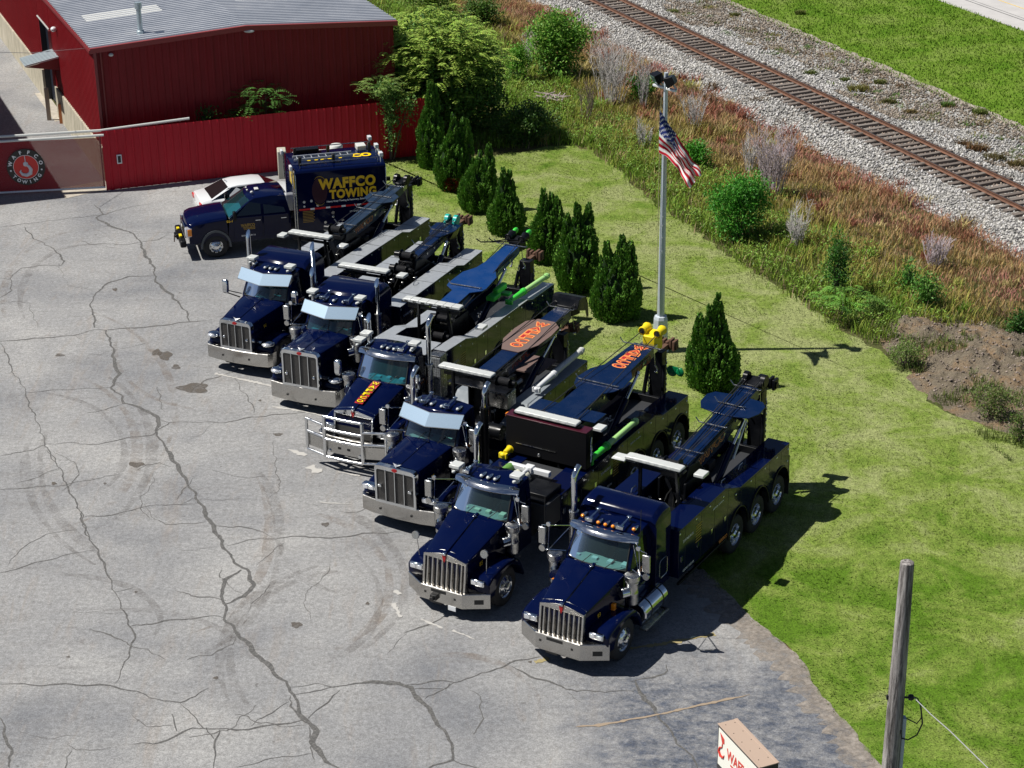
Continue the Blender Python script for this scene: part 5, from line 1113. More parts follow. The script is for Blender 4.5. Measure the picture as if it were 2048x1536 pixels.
def beamframe(b0, b1):
    a = Vector(b0); d = (Vector(b1) - a); Lg = d.length; d.normalize(); n = Vector((0, 1, 0)).cross(d) * -1
    if n.z < 0: n = -n
    return a, d, n, Lg
def wrecker(t, s):
    pb = s['body']; pm = s.get('plate', NAVY); sm = s.get('side', NAVY); yi, yo = s.get('yi', .60), 1.22; zb = .92
    ax = s['axles']
    for q in (1, -1):
        low = []
        x0, x1 = pb[0][0], pb[-1][0]
        for a in ax: low += [(a + .60, zb), (a + .50, 1.16), (a + .28, 1.30), (a, 1.35), (a - .28, 1.30), (a - .50, 1.16), (a - .60, zb)]
        pts = []
        for i, p in enumerate(low):
            pts.append(p)
        # keep arches from crossing each other
        cl = []
        for i, a in enumerate(ax):
            for p in low[i * 7:(i + 1) * 7]:
                if i + 1 < len(ax) and p[0] < (a + ax[i + 1]) / 2 + .02: continue
                if i > 0 and p[0] > (a + ax[i - 1]) / 2 - .02: continue
                cl.append(p)
        prof = [(x0, zb)] + [p for p in cl if x1 + .05 < p[0] < x0 - .05] + [(x1, zb)] + list(reversed(pb))
        mb = MB(); mb.prism('y', prof, q * yi, q * yo); sb = mb.build('side_compartment', sm, t, .012)
        mb = MB()
        for (xa, za), (xc, zc) in zip(pb[:-1], pb[1:]): mb.hexa([(xa, q * (yi - .01), za + .003), (xc, q * (yi - .01), zc + .003), (xc, q * (yo + .004), zc + .003), (xa, q * (yo + .004), za + .003)], [(xa, q * (yi - .01), za + .014), (xc, q * (yi - .01), zc + .014), (xc, q * (yo + .004), zc + .014), (xa, q * (yo + .004), za + .014)])
        mb.build('deck_plate', pm, sb, smooth=0)
        mb = MB(); k = x0 - .35; ends = []
        while k > x1 + .2: ends.append(k); k -= random.uniform(.72, .95)
        for k in ends:
            zt = float(np.interp(-k, [-p[0] for p in pb], [p[1] for p in pb])); lo = zb + .02
            if any(abs(k - a) < .62 for a in ax): lo = 1.37
            mb.box(k - .006, k + .006, q * (yo - .01), q * (yo + .0025), lo, zt - .05)
        for (xa, za), (xc, zc) in zip(pb[:-1], pb[1:]): mb.hexa([(xa, q * yo, za - .055), (xc, q * yo, zc - .055), (xc, q * (yo + .0025), zc - .055), (xa, q * (yo + .0025), za - .055)], [(xa, q * yo, za - .045), (xc, q * yo, zc - .045), (xc, q * (yo + .0025), zc - .045), (xa, q * (yo + .0025), za - .045)])
        mb.build('door_seam', HOSE, sb, smooth=0)
        mb = MB()
        for i, k in enumerate(ends):
            zt = float(np.interp(-k, [-p[0] for p in pb], [p[1] for p in pb]))
            if not any(abs(k + .3 - a) < .6 for a in ax): mb.box(k + .12, k + .22, q * yo, q * (yo + .012), 1.32, 1.46)
            mb.ell((k + .3, q * (yo + .004), zt - .10), (.035, .012, .03), 8, 6)
        mb.build('latch', CHROME, sb, smooth=40)
        mb = MB()
        for a in ax:
            arc = [(a + .60 * math.cos(v), .56 + .80 * math.sin(v)) for v in np.linspace(.12, math.pi - .12, 13)]
            mb.tube([(x, q * (yo + .01), z) for x, z in arc], .026, 6)
        mb.build('wheel_arch_trim', BLACK, sb)
        if s.get('seams'):
            mb = MB()
            for k in s['seams']: zt = float(np.interp(-k, [-p[0] for p in pb], [p[1] for p in pb])); mb.box(k - .008, k + .008, q * (yi - .01), q * yo, zt + .0145, zt + .0175)
            mb.build('plate_seam', HOSE, sb, smooth=0)
    # bed, tail
    mb = MB(); mb.box(pb[0][0], pb[-1][0], -yi + .005, yi - .005, .95, s.get('bedz', 1.25)); mb.build('bed_floor', DECKM, t)
    mb = MB(); x1 = pb[-1][0]; mb.box(x1 - .01, x1 - .12, -1.2, 1.2, .75, s.get('tz', 1.45)); tb = mb.build('tail_board', BLACK, t, .01)
    for q in (1, -1):
        mb = MB(); mb.box(x1 - .121, x1 - .13, q * .95 - .12, q * .95 + .12, 1.15, 1.3); mb.build('tail_light', REDL, tb)
        mb = MB(); mb.ell((x1 + .10, q * (1.225), pb[-1][1] - .14), (.04, .012, .03)); mb.ell((x1 + .10, q * (1.225), pb[-1][1] - .5), (.04, .012, .03)); mb.build('side_marker', WHITE, tb)
    for a in ax:
        for q in (1, -1): put_wheel('rear', t, a, q * 1.16)
        mb = MB(); mb.cyl((a, -1.0, .53), (a, 1.0, .53), .10, n=10); mb.build('axle', DARK, t)
    for q in (1, -1):
        mb = MB(); a = ax[-1]; mb.box(a - .66, a - .69, q * .72, q * 1.2, .25, .95); mb.build('mud_flap', RUB, t)
        # dual inner tyres
        mb = MB()
        for a in ax: mb.cyl((a, q * .55, .53), (a, q * .84, .53), .52, n=24)
        mb.build('inner_tyre', RUB, t)
    # boom
    bm = s['boom']; a, d, n, Lg = beamframe(bm['a'], bm['b']); Wd = bm.get('w', .26); dp = bm.get('d', .42); pnt = bm.get('paint', NAVY2)
    def Q(u, y, h): return tuple(a + d * u + n * h + Vector((0, y, 0)))
    mb = MB(); mb.loft([[Q(u, -Wd, 0), Q(u, Wd, 0), Q(u, Wd, -k), Q(u, -Wd, -k)] for u, k in ((0, dp), (Lg * .5, dp * 1.05), (Lg, dp * .62))]); boom = mb.build('boom', pnt, t, .012)
    mb = MB(); mb.loft([[Q(u, -Wd * .8, -.05), Q(u, Wd * .8, -.05), Q(u, Wd * .8, -dp * .6), Q(u, -Wd * .8, -dp * .6)] for u in (Lg, Lg + .35)]); mb.build('inner_boom', bm.get('inner', STEEL), boom, .01)
    if bm.get('outline'):
        o_ = bm['outline']; ring = [(u, y) for u, y in o_] + [(u, -y) for u, y in reversed(o_)]
        mb = MB(); mb.loft([[Q(u, y, h) for u, y in ring] for h in (.005, .035)]); wp = mb.build('boom_plate', bm.get('plate', pnt), boom, .006)
        mb = MB(); wmax = max(y for _, y in o_)
        us = [u for u, y in o_ if y > wmax * .9]
        for q in (1, -1): mb.hexa([Q(us[0], q * (Wd - .02), -.02), Q(us[-1], q * (Wd - .02), -.02), Q(us[-1], q * Wd, -.45), Q(us[0], q * Wd, -.30)], [Q(us[0], q * wmax * .95, -.001), Q(us[-1], q * wmax * .95, -.001), Q(us[-1], q * (Wd + .05), -.46), Q(us[0], q * (Wd + .05), -.31)])
        mb.build('boom_gusset', BLACK, boom)
    if bm.get('top_text'):
        u0, u1, wt, m1, m2 = bm['top_text']; stacked(boom, a + n * .037, d, n, u0, u1, wt, m1, m2)
    if bm.get('side_text'):
        u0, u1, m1, m2 = bm['side_text']; B_ = basis(tuple(d), tuple(n))
        text('lettering', 'WAFFCO', m1, boom, 1, Vector(Q((u0 + u1) / 2, Wd + .001, -dp * .5)), B_, .003, .045, w=u1 - u0, h=dp * .52)
        text('lettering', 'WAFFCO', m2, boom, 1, Vector(Q((u0 + u1) / 2, Wd + .0045, -dp * .5)), B_, .003, -.002, w=(u1 - u0) * .975, h=dp * .44)
    # sheave head
    hm = s.get('head', BLACK); hk = s.get('headkind', 'twin'); sy = s.get('sy', .30); hx = Lg + s.get('hx', .35); hh = s.get('hh', .1)
    heads = []
    mb = MB(); mb.loft([[Q(hx - .30, -sy * .8, -.25), Q(hx - .30, sy * .8, -.25), Q(hx - .30, sy * .8, hh - .05), Q(hx - .30, -sy * .8, hh - .05)], [Q(hx + .12, -sy, -.30), Q(hx + .12, sy, -.30), Q(hx + .12, sy, hh + .03), Q(hx + .12, -sy, hh + .03)]]); hd = mb.build('boom_head', hm, boom, .02)
    for q in (1, -1):
        mb = MB()
        if hk == 'twin':
            mb.lathe(Q(hx - .22, q * sy, hh + .05), tuple(d), [(.07, 0), (.12, .01), (.135, .04), (.11, .08), (.12, .2), (.15, .32), (.10, .42), (.001, .45)], 18, cap=False); mb.lathe(Q(hx - .235, q * sy, hh + .05), tuple(d), [(.11, 0), (.13, .01), (.13, .05), (.11, .06)], 18, cap=False)
        else:
            mb.cyl(Q(hx, q * sy - .07, hh), Q(hx, q * sy + .07, hh), .17, n=20); mb.cyl(Q(hx - .15, q * sy - .05, hh - .05), Q(hx - .15, q * sy + .05, hh - .05), .11, n=16)
        sv = mb.build('sheave', s.get('sheave', hm), boom, .008)
        if hk == 'twin':
            mb = MB(); mb.cyl(Q(hx - .245, q * sy, hh + .05), Q(hx - .225, q * sy, hh + .05), .075, n=14); mb.build('rope_guide', HOSE, sv)
    if s.get('headcap'):
        mb = MB(); mb.loft([[Q(hx + u, -y, h), Q(hx + u, y, h)] for u, y, h in ((-.28, sy + .10, hh - .10), (-.16, sy + .12, hh + .16), (.0, sy + .14, hh + .20), (.28, sy + .14, hh + .12), (.34, sy + .14, hh - .1))], cap=False, close=False)
        for q in (1, -1): mb.add([Q(hx + u, q * (sy + .13), h) for u, h in ((-.28, hh - .12), (-.16, hh + .16), (0, hh + .2), (.28, hh + .12), (.40, hh - .15), (.42, hh - .55), (.30, hh - .62), (.2, hh - .3))], [tuple(range(8))])
        mb.build('head_cover', BLACK, boom, smooth=20)
    for u in s.get('guides', [.12, .45, .72, .95]):
        mb = MB(); w_ = Wd + s.get('gw_', .12); mb.tube([Q(Lg * u, -w_ - .1, .20), Q(Lg * u, -w_, .07), Q(Lg * u, w_, .07), Q(Lg * u, w_ + .04, .10)], .018, 6); mb.build('rope_roller', s.get('gm', STEEL), boom)
    if s.get('shooks'):
        mb = MB()
        for k in (0, .18): mb.tube([Q(Lg - .55 + k, -1.05 + k * 2, .30), Q(Lg - .45 + k, -.95 + k * 2, .16), Q(Lg - .1 + k, -.3, .12), Q(Lg + .1 + k, .4, .10)], .022, 6)
        mb.build('rope_horn', BLACK, boom)
    # winches
    for i, (wx, wz, wy) in enumerate(s['winch']):
        mb = MB()
        for q in (-1, 1): mb.cyl((wx, wy + q * .20, wz), (wx, wy + q * .22, wz), .19, n=20)
        mb.cyl((wx, wy - .44, wz), (wx, wy - .22, wz), .11, .13, 14); mb.cyl((wx, wy + .22, wz), (wx, wy + .36, wz), .10, .08, 14); mb.box(wx - .16, wx + .16, wy - .26, wy + .26, wz - .3, wz - .16)
        wn = mb.build('winch', s.get('winchm', BLACK), t, .008); mb = MB(); mb.lathe((wx, wy - .2, wz), (0, 1, 0), [(.115 + .012 * (k % 2), .4 * k / 24) for k in range(25)], 18, cap=False); mb.build('rope_drum', CABLE, wn, smooth=0)
    for q in (1, -1):
        wx, wz, wy = s['winch'][0 if q > 0 or len(s['winch']) < 2 else 1]
        st_ = s.get('rope_from') or (wx, wz + .1)
        p0 = (st_[0], q * s.get('ry', .14), st_[1]); p1 = Q(hx - .2, q * sy, hh + .06)
        mb = MB(); mb.tube([p0, tuple(Vector(p0).lerp(Vector(p1), .5) + Vector((0, 0, -.015))), p1], .014, 5); mb.build('wire_rope', CABLE, t)
        if s.get('double'):
            p0 = (st_[0], q * (s.get('ry', .14) - .07), st_[1]); p1 = Q(hx - .2, q * (sy - .08), hh + .04); mb = MB(); mb.tube([p0, p1], .012, 5); mb.build('wire_rope', CABLE, t)
    # turret and rams
    mb = MB(); ax_ = bm['a'][0]; az = bm['a'][2]; mb.prism('y', [(ax_ + .35, 1.2), (ax_ + .25, az - .45), (ax_ + .05, az - .02), (ax_ - .5, az - .1), (ax_ - 1.3, 1.9), (ax_ - 1.6, 1.2)], -.30, .30); mb.build('boom_mast', s.get('mast', BLACK), t, .02)
    mb = MB()
    for q in (-1, 1): mb.box(ax_ + .42, ax_ - .7, q * .34, q * .40, 1.2, az - .35)
    mb.build('mast_plate', BLACK, t, .01)
    ru = s.get('ram', (.70, -.35))
    for q in (1, -1):
        top = Vector(Q(Lg * ru[0], q * (Wd + .16), -.22)); bot = Vector((ax_ - .9, q * (Wd + .16), 1.35)); m_ = bot.lerp(top, .68)
        mb = MB(); mb.cyl(bot, m_, .095, n=16); rm = mb.build('lift_ram', NAVY, t); mb = MB(); mb.cyl(m_, top, .05, n=12); mb.ell(top, (.07, .07, .09)); mb.build('ram_rod', CHROME, rm)
    # underlift at the rear
    ux = s.get('ux', x1 - .35); uz = s.get('uz', 2.75); mb = MB()
    mb.loft([[(ux - .16, -.2, z), (ux + .16, -.2, z), (ux + .16, .2, z), (ux - .16, .2, z)] for z in (.65, uz)]); mb.box(ux - .2, ux + .3, -.34, .34, 1.0, 1.35); ul = mb.build('underlift', BLACK, t, .015)
    mb = MB(); mb.box(ux + .0, ux - .75, -.07, .07, uz - .12, uz - .0); mb.build('crossbar_arm', s.get('ulm', RUST), ul, .01)
    mb = MB(); cx_ = ux - .62
    for k in range(5): mb.box(cx_ - .10 - .02 * k, cx_ + .10, -.26 + k * .11, -.18 + k * .11, uz - .20 + .03 * (k % 2), uz + .14 - .04 * (k % 3))
    mb.box(cx_ - .12, cx_ + .06, -.3, .3, uz - .16, uz - .04); mb.cyl((cx_, -.2, uz - .05), (cx_, .3, uz - .05), .08, n=10); mb.build('fork_holder', s.get('ulm', RUST), ul, .01)
    for q in (-1, 1):
        mb = MB()
        for k in range(14): z = uz - .25 - k * .085; mb.ell((ux + .03, q * (.27 + .02 * (k % 2)), z), (.022, .026, .055), 6, 4)
        mb.build('safety_chain', STEEL, ul)
    mb = MB()
    for q in (-1, 1): mb.cyl((ux + .3, q * .32, 1.3), (ux + .1, q * .25, uz - .4), .06, n=10)
    mb.build('tilt_ram', BLACK, ul)
    # hoses and valves around the mast
    rg = random.Random(s['seed']); mb = MB()
    for k in range(9):
        y = rg.uniform(-.5, .5); x = ax_ + rg.uniform(-.1, .6); mb.tube([(x, y, 1.25), (x + rg.uniform(-.2, .2), y + rg.uniform(-.1, .1), 1.7), (x + rg.uniform(-.3, .1), y * .6, rg.uniform(1.8, 2.2)), (x - .5, y * .5, 2.2)], .018, 5)
    mb.build('hydraulic_hose', HOSE, t)
    mb = MB()
    for k in range(8): x = ax_ + rg.uniform(.1, .9); y = rg.uniform(-.55, .5); z = rg.uniform(1.5, 2.0); mb.box(x, x + rg.uniform(.08, .16), y, y + rg.uniform(.05, .14), z, z + rg.uniform(.05, .13))
    mb.build('valve_block', STEEL, t, .01)
    # gear stowed between the side compartments
    bz_ = s.get('bedz', 1.25)
    for k in range(9):
        x = rg.uniform(pb[-1][0] + .5, ax_ - .4); y = rg.choice((-1, 1)) * rg.uniform(.36, .50); mb = MB(); c_ = rg.random()
        if c_ < .4: mb.box(x - .2, x + .2, y - .08, y + .08, bz_, bz_ + rg.uniform(.15, .45)); mb.build('tool_bin', rg.choice((BLACK, DECKM, STEEL)), t, .015)
        elif c_ < .7: mb.cyl((x, y, bz_ + .1), (x + .5, y, bz_ + .12), .07, n=12); mb.ell((x, y, bz_ + .1), (.05, .08, .08)); mb.build('gas_bottle', rg.choice((BLACK, STEEL, RUST)), t)
        else:
            for j in range(9): mb.ell((x + rg.uniform(-.15, .15), y + rg.uniform(-.08, .08), bz_ + .03 + .02 * j), (.05, .035, .03), 6, 4)
            mb.build('chain_heap', STEEL, t)
    for k in range(3):
        x = rg.uniform(pb[-1][0] + .6, pb[0][0] - 1.2); q = rg.choice((-1, 1)); z0 = float(np.interp(-x, [-p[0] for p in pb], [p[1] for p in pb])); mb = MB(); mb.tube([(x, q * .75, z0 + .03), (x + .05, q * .75, z0 + .12), (x + .25, q * .75, z0 + .12), (x + .3, q * .75, z0 + .03)], .014, 6); mb.build('grab_handle', STEEL, t)
    for k in range(5):
        u = Lg * (.12 + .18 * k); mb = MB(); mb.cyl(Q(u, Wd, -dp * .45), Q(u, Wd + .03, -dp * .45), .045, n=12); mb.build('pivot_pin', STEEL, boom)
    mb = MB(); mb.tube([Q(.3, Wd + .03, -.1), Q(Lg * .3, Wd + .035, -.08), Q(Lg * .6, Wd + .03, -.12), Q(Lg * .9, Wd + .04, -.1)], .018, 6); mb.build('boom_hose', HOSE, boom)
    for q in (-1, 1):
        p0 = Q(Lg + .2, q * .2, -.2); mb = MB(); mb.tube([p0, tuple(Vector(p0) + Vector((-.1, 0, -.5)))], .014, 6); mb.tube([tuple(Vector(p0) + Vector((-.1, 0, -.5))), tuple(Vector(p0) + Vector((-.16, q * .03, -.62))), tuple(Vector(p0) + Vector((-.1, q * .05, -.72))), tuple(Vector(p0) + Vector((-.02, q * .04, -.66)))], .028, 6); mb.build('tow_hook', STEEL, boom)
    # light bar on its pylon
    lx, lz, ly, hl = s['bar']
    mb = MB(); mb.box(lx - .10, lx + .10, ly - hl - .05, ly + hl + .05, lz - .10, lz - .05)
    if not s.get('headboard'):
        for q in (-1, 1): mb.hexa([(lx - .25, q * .62 - .04, 1.2), (lx - .17, q * .62 - .04, 1.2), (lx - .17, q * .62 + .04, 1.2), (lx - .25, q * .62 + .04, 1.2)], [(lx - .04, q * .5 - .04, lz - .1), (lx + .04, q * .5 - .04, lz - .1), (lx + .04, q * .5 + .04, lz - .1), (lx - .04, q * .5 + .04, lz - .1)])
        mb.box(lx - .05, lx - .02, ly - hl + .1, ly + hl - .1, lz - .28, lz - .18)
    py_ = mb.build('light_pylon', BLACK, t, .008)
    mb = MB(); n_ = 7
    mb.prism('x', [(ly - hl + .04, lz - .05), (ly + hl - .04, lz - .05), (ly + hl, lz - .01), (ly + hl - .02, lz + .035), (ly + hl - .10, lz + .045), (ly - hl + .10, lz + .045), (ly - hl + .02, lz + .035), (ly - hl, lz - .01)], lx - .14, lx + .14)
    lb = mb.build('light_bar', WHITE, t, .02, seg=3)
    mb = MB()
    for k in range(1, n_): y = ly - hl + 2 * hl * k / n_; mb.box(lx - .141, lx + .141, y - .004, y + .004, lz - .02, lz + .047)
    for k in range(n_ - 1): y = ly - hl + 2 * hl * (k + .3) / n_; mb.box(lx + .14, lx + .147, y, y + hl * .12, lz - .03, lz + .005)
    mb.build('bar_segment_line', HOSE if s.get('dark_seg') else GREYW, lb)
    for x, y, z in s.get('work', []):
        mb = MB(); mb.box(x - .17, x + .17, y - .14, y + .14, z, z + .09); mb.build('work_light', WHITE, t, .02); mb = MB()
    if s.get('amber_strip'): pass
    # flank lettering
    if s.get('phone', True):
        zz = s.get('tz2', 1.75); fx0 = pb[0][0] - s.get('toff', .25)
        text('lettering', '219-942-9111', WHT, t, 1, (fx0 - .25, 1.2235, zz), LEFT, .002, .01, w=.55, h=.075)
        mb = MB()
        for k in range(7): mb.box(fx0 - .68, fx0 - 1.02 + .02 * (k % 3), 1.221, 1.2235, zz + .08 - k * .075, zz + .11 - k * .075)
        mb.build('small_print', DGOLD, t, smooth=0)
        text('lettering', 'US DOT 252130', WHT, t, 1, (fx0 - .3, 1.2235, 1.02), LEFT, .002, .01, w=.6, h=.06)
    if s.get('maker'):
        x, z = s['maker']; text('lettering', 'JERR-DAN', WHT, t, 1, (x, 1.2235, z), LEFT, .002, .008, w=.62, h=.06)
    return t

def ram_leg(t, a, b_, col1, col2, name='outrigger_cylinder'):
    a = Vector(a); b_ = Vector(b_); c = a.lerp(b_, .36); d = (b_ - a).normalized()
    mb = MB(); mb.cyl(c, b_, .085, n=16); mb.cyl(b_ - d * .12, b_, .105, n=14); mb.ell(b_ + d * .06, (.07, .07, .07)); o = mb.build(name, col2, t)
    mb = MB(); mb.cyl(a + d * .1, c, .075, .10, 14); mb.ell(a, (.09, .09, .07)); mb.box(a.x - .05, a.x + .05, a.y - .12, a.y + .12, a.z - .1, a.z + .05); mb.cyl(c - d * .05, c + d * .08, .12, n=14); mb.build('cylinder_end', col1, o, .01)
    return o

def new_truck(pos, yaw, label):
    return empty('tow_truck', (*pos, 0.012), R(yaw + 180), label, 'tow truck', 'tow trucks parked in a slanted row')
TK = {'T1': ((-8.75, 57.3), 64.4), 'T2': ((-6.4, 54.4), 65.3), 'T3': ((-4.62, 50.63), 64.0), 'T4': ((-3.15, 46.65), 61.0), 'T5': ((-1.81, 42.3), 59.3), 'T6': ((1.0, 39.75), 58.5)}
A3 = lambda a: [a, a - 1.35]

t1 = new_truck(*TK['T1'], 'dark blue tow truck with twin angled stacks, farthest of the row beside the box pickup')
s = dict(style='pete', paint=NAVY, gz=1.83, gb=.87, hz=2.02, len=11, lamp='oval', visor='V', mirror='aero', sleeper=-3.95, stacks=[(-2.82, -1.1, 1.9, 3.82, 'mitre'), (-3.12, 1.12, 1.9, 3.62, 'mitre')], beacons=[(-2.35, .74, 2.93), (-2.55, -.80, 2.93)], gw=.59, glass=GLASST, num='94', seed=1, cleaner=False, fx=-1.15, bz=(.42, .86))
truck_front(t1, s)
s.update(body=[(-4.1, 2.05), (-8.95, 2.06), (-9.5, 1.88), (-11.05, 1.90)], plate=TREAD, axles=A3(-8.1), seams=[-5.2, -6.3, -7.4, -8.4, -10.1], boom=dict(a=(-6.75, 0, 2.62), b=(-10.95, 0, 3.02), w=.24, outline=[(2.55, .26), (2.8, .58), (3.25, .58), (3.5, .26)], side_text=(.6, 1.9, ORT, BLACK), paint=paint('slate_boom_paint', (.012, .026, .052), .3, 1.0, .2, (.10, .12, .14))),
         winch=[(-6.55, 2.78, 0)], bar=(-4.95, 3.12, -.05, .80), work=[(-5.25, 1.0, 2.72), (-5.0, -1.15, 2.88)], ux=-11.55, uz=2.85, head=BLACK, headkind='wheel', sy=.2, tz2=1.7, ulm=BLACK)
wrecker(t1, s)

t2 = new_truck(*TK['T2'], 'dark blue tow truck with pale deck plates and teal-topped boom, second from the box-bodied pickup')
s = dict(style='pete', paint=NAVY, gz=2.03, gb=.86, hz=2.05, len=10.5, lamp='oval', visor='V', split=True, curve=.10, sleeper=-4.05, stacks=[(-2.95, 1.13, 2.0, 3.50, 'mitre'), (-2.9, -1.13, 1.9, 3.55, 'mitre')], horns=[-.42, .42], beacons=[(-2.45, .82, 2.93), (-2.45, -.86, 2.90)], gw=.64, hw=.74, glass=GLASST, seed=2, fx=-1.12, bz=(.33, .85), flat_grille=True, lamps_y=[-.72, -.36, -.05, .28, .72], acx=-1.6)
truck_front(t2, s)
s.update(body=[(-4.25, 2.07), (-8.35, 2.06), (-8.9, 1.88), (-10.36, 1.91)], plate=TREAD, axles=A3(-7.6), seams=[-5.4, -6.6, -7.6, -8.2, -9.4], boom=dict(a=(-7.3, 0, 2.5), b=(-10.2, 0, 2.70), w=.20, d=.34, outline=[(1.9, .21), (2.5, .46), (3.0, .46), (3.05, .30)]),
         winch=[(-7.25, 2.62, -.05), (-6.85, 2.28, -.05)], bar=(-4.45, 3.15, -.12, .88), work=[(-4.85, 1.02, 2.88)], ux=-10.85, uz=2.55, head=BLACK, sheave=TEAL, headkind='wheel', sy=.16, tz2=1.7, guides=[.35, .8], double=True)
wrecker(t2, s)

t3 = new_truck(*TK['T3'], 'dark blue tow truck with silver bull bar and yellow lettering down its hood')
s = dict(style='guard', paint=NAVY, gz=1.74, gb=.80, hz=2.02, len=11.2, lamp='rect', visor='slim', mirror='aero', stacks=[(-2.78, 1.1, 2.0, 3.76, 'bent'), (-3.2, -1.13, 1.9, 3.4, 'mitre')], horns=[.45], beacons=[(-2.6, .74, 2.93), (-2.3, -.92, 2.88), (-2.75, -.95, 2.90)], gw=.64, glass=GLASST, num='83', seed=3, acx=-1.8, xr=-2.9)
truck_front(t3, s)
hzf = s['hood_z']; B_ = basis((0, 1, 0), (-1, 0, .235))
mb = MB(); mb.add([(-.50, -.13, hzf(-.5) + .040), (-.50, .13, hzf(-.5) + .040), (-1.62, .13, hzf(-1.62) + .040), (-1.62, -.13, hzf(-1.62) + .040)], [(0, 1, 2, 3)]); mb.build('lettering', REDT, t3, smooth=0)
sl_ = (hzf(-1.60) - hzf(-.50)) / 1.10; stacked(t3, (0, 0, hzf(-.5) + .046 - sl_ * .5), Vector((-1, 0, sl_)), (0, 0, 1), 1.60, .52, .25, BLKT, YELT, .08)
GT3 = paint('teal_grey_deck', (.03, .05, .07), .35, 1.0, .2, (.18, .22, .23))
s.update(body=[(-3.62, 2.42), (-4.9, 2.34), (-5.6, 2.11), (-9.25, 2.02), (-9.6, 1.90), (-11.28, 1.85)], plate=TREAD, yi=.82, axles=[-7.2, -8.5, -9.85], boom=dict(a=(-6.0, 0, 2.82), b=(-10.75, 0, 3.20), w=.22, outline=[(-.1, .30), (1.0, .30), (1.25, .62), (1.45, .66), (2.3, .60), (2.75, .34), (3.3, .25), (4.75, .25)], paint=paint('boom_navy_sky_bright', (.004, .033, .135), .3, .7, .2, (.10, .14, .2))),  # brighter blue carries this boom's sky reflection in its colour
         winch=[(-5.6, 2.55, .1), (-5.3, 2.1, .1)], bar=(-5.15, 3.22, .0, .99), work=[(-5.5, 1.45, 2.5)], ux=-11.75, uz=2.35, head=BLACK, sheave=BLACK, headkind='twin', sy=.24, tz2=1.85, guides=[.28, .97], gw_=.3, shooks=True, dark_seg=True, hh=.12, ry=.5)
wrecker(t3, s)
mb = MB()
for q in (1, -1): mb.ell((-11.75 + .33, q * .24, 3.45), (.17, .085, .10), 12, 8)
mb.build('sheave_guard', GREEN, t3); ram_leg(t3, (-8.45, .95, 2.22), (-11.15, 1.03, 2.16), GREEN, LIME)
mb = MB(); mb.box(-7.9, -8.4, .40, .70, 2.35, 2.5); mb.box(-8.3, -9.0, .45, .62, 2.42, 2.62); mb.box(-8.8, -9.1, .40, .75, 2.2, 2.3); mb.build('recovery_hook', GREEN, t3, .03)
mb = MB(); mb.box(-3.25, -3.66, -1.22, 1.22, 1.0, 2.40); fr_ = mb.build('front_locker', STEEL, t3, .01)
mb = MB(); mb.box(-3.1, -4.1, -.8, .8, 2.43, 2.45); mb.build('locker_lid', TREAD, fr_)
mb = MB()
for k in range(9):
    for j in range(16): mb.box(-3.225, -3.249, .72 + k * .055, .76 + k * .055, 1.15 + j * .075, 1.21 + j * .075)
mb.build('locker_tread', TREAD, fr_)
# bull bar
mb = MB()
for q in (1, -1):
    mb.tube([(.42, q * .62, .42), (.40, q * .62, 1.68)], .055, 10)
    mb.tube([(.26, q * 1.30, .52), (.26, q * 1.30, 1.42)], .046, 10)
    for z in (.44, 1.02, 1.40): mb.tube([(.42, q * .62, z), (.26, q * 1.30, z + .03)], .040, 10)
for z in (.42, .98, 1.30, 1.68): mb.tube([(.42, -.62, z), (.44, 0, z), (.42, .62, z)], .046, 10)
for q in (-.5, .5): mb.cyl((.4, q, .6), (-.1, q, .6), .05)
gb_ = mb.build('bull_bar', ALU, t3, smooth=50)
mb = MB(); mb.box(.34, .36, -.62, .62, .55, .92)
for q in (1, -1): mb.hexa([(.34, q * .62, .55), (.36, q * .62, .55), (.22, q * 1.30, .58), (.20, q * 1.30, .58)], [(.34, q * .62, .92), (.36, q * .62, .92), (.22, q * 1.30, .95), (.20, q * 1.30, .95)])
pl_ = mb.build('bar_plate', BUMPM, gb_); mb = MB(); mb.box(.355, .366, -.22, -.12, .70, .77); mb.box(.355, .366, .08, .18, .70, .77); mb.build('plate_hole', HOSE, pl_)

t4 = new_truck(*TK['T4'], 'dark blue tow truck with rounded chrome grille and brown wing plate on its lettered boom')
s = dict(style='pete', paint=NAVY, gz=1.93, gb=.83, hz=2.04, len=9.4, lamp='pod', visor='V', split=True, curve=.10, stacks=[(-2.95, 1.1, 2.4, 3.38, 'bent'), (-2.83, -1.1, 2.0, 3.46, 'bent')], horns=[-.45, .30], gw=.64, hw=.74, seed=4, fx=-1.12, bz=(.42, .84), flat_grille=True, rect_lamp=True, lamps_y=[-.72, -.42, -.2, .12, .60], acx=-1.62, shield=BLACK, xr=-2.85, dtm=ORT, num='79')
truck_front(t4, s)
s.update(body=[(-4.0, 1.35), (-4.7, 1.40), (-5.15, 1.55), (-5.45, 1.80), (-8.98, 1.83)], plate=paint('grey_deck', (.20, .225, .25), .45, .6, 0), axles=A3(-6.5), boom=dict(a=(-5.05, 0, 2.82), b=(-9.75, 0, 3.02), w=.27, d=.46, outline=[(1.35, .28), (2.0, .58), (2.75, .62), (3.35, .56), (3.65, .28)], plate=WOODD, top_text=(3.45, 1.60, .42, ORT, REDT), side_text=(.9, 2.3, REDT, BLACK)),
         winch=[(-4.95, 2.62, .62), (-4.95, 2.62, -.55)], bar=(-4.0, 3.22, -.05, .86), ux=-9.55, uz=2.3, head=BLACK, headkind='wheel', headcap=True, sy=.33, phone=True, tz2=1.45, toff=.9, guides=[.97], hh=.1, ry=.5, winchm=BLACK, rope_from=(-5.0, 2.8))
wrecker(t4, s)
ram_leg(t4, (-6.1, 1.02, 2.02), (-9.05, .98, 2.10), WPAINT, GREYW)
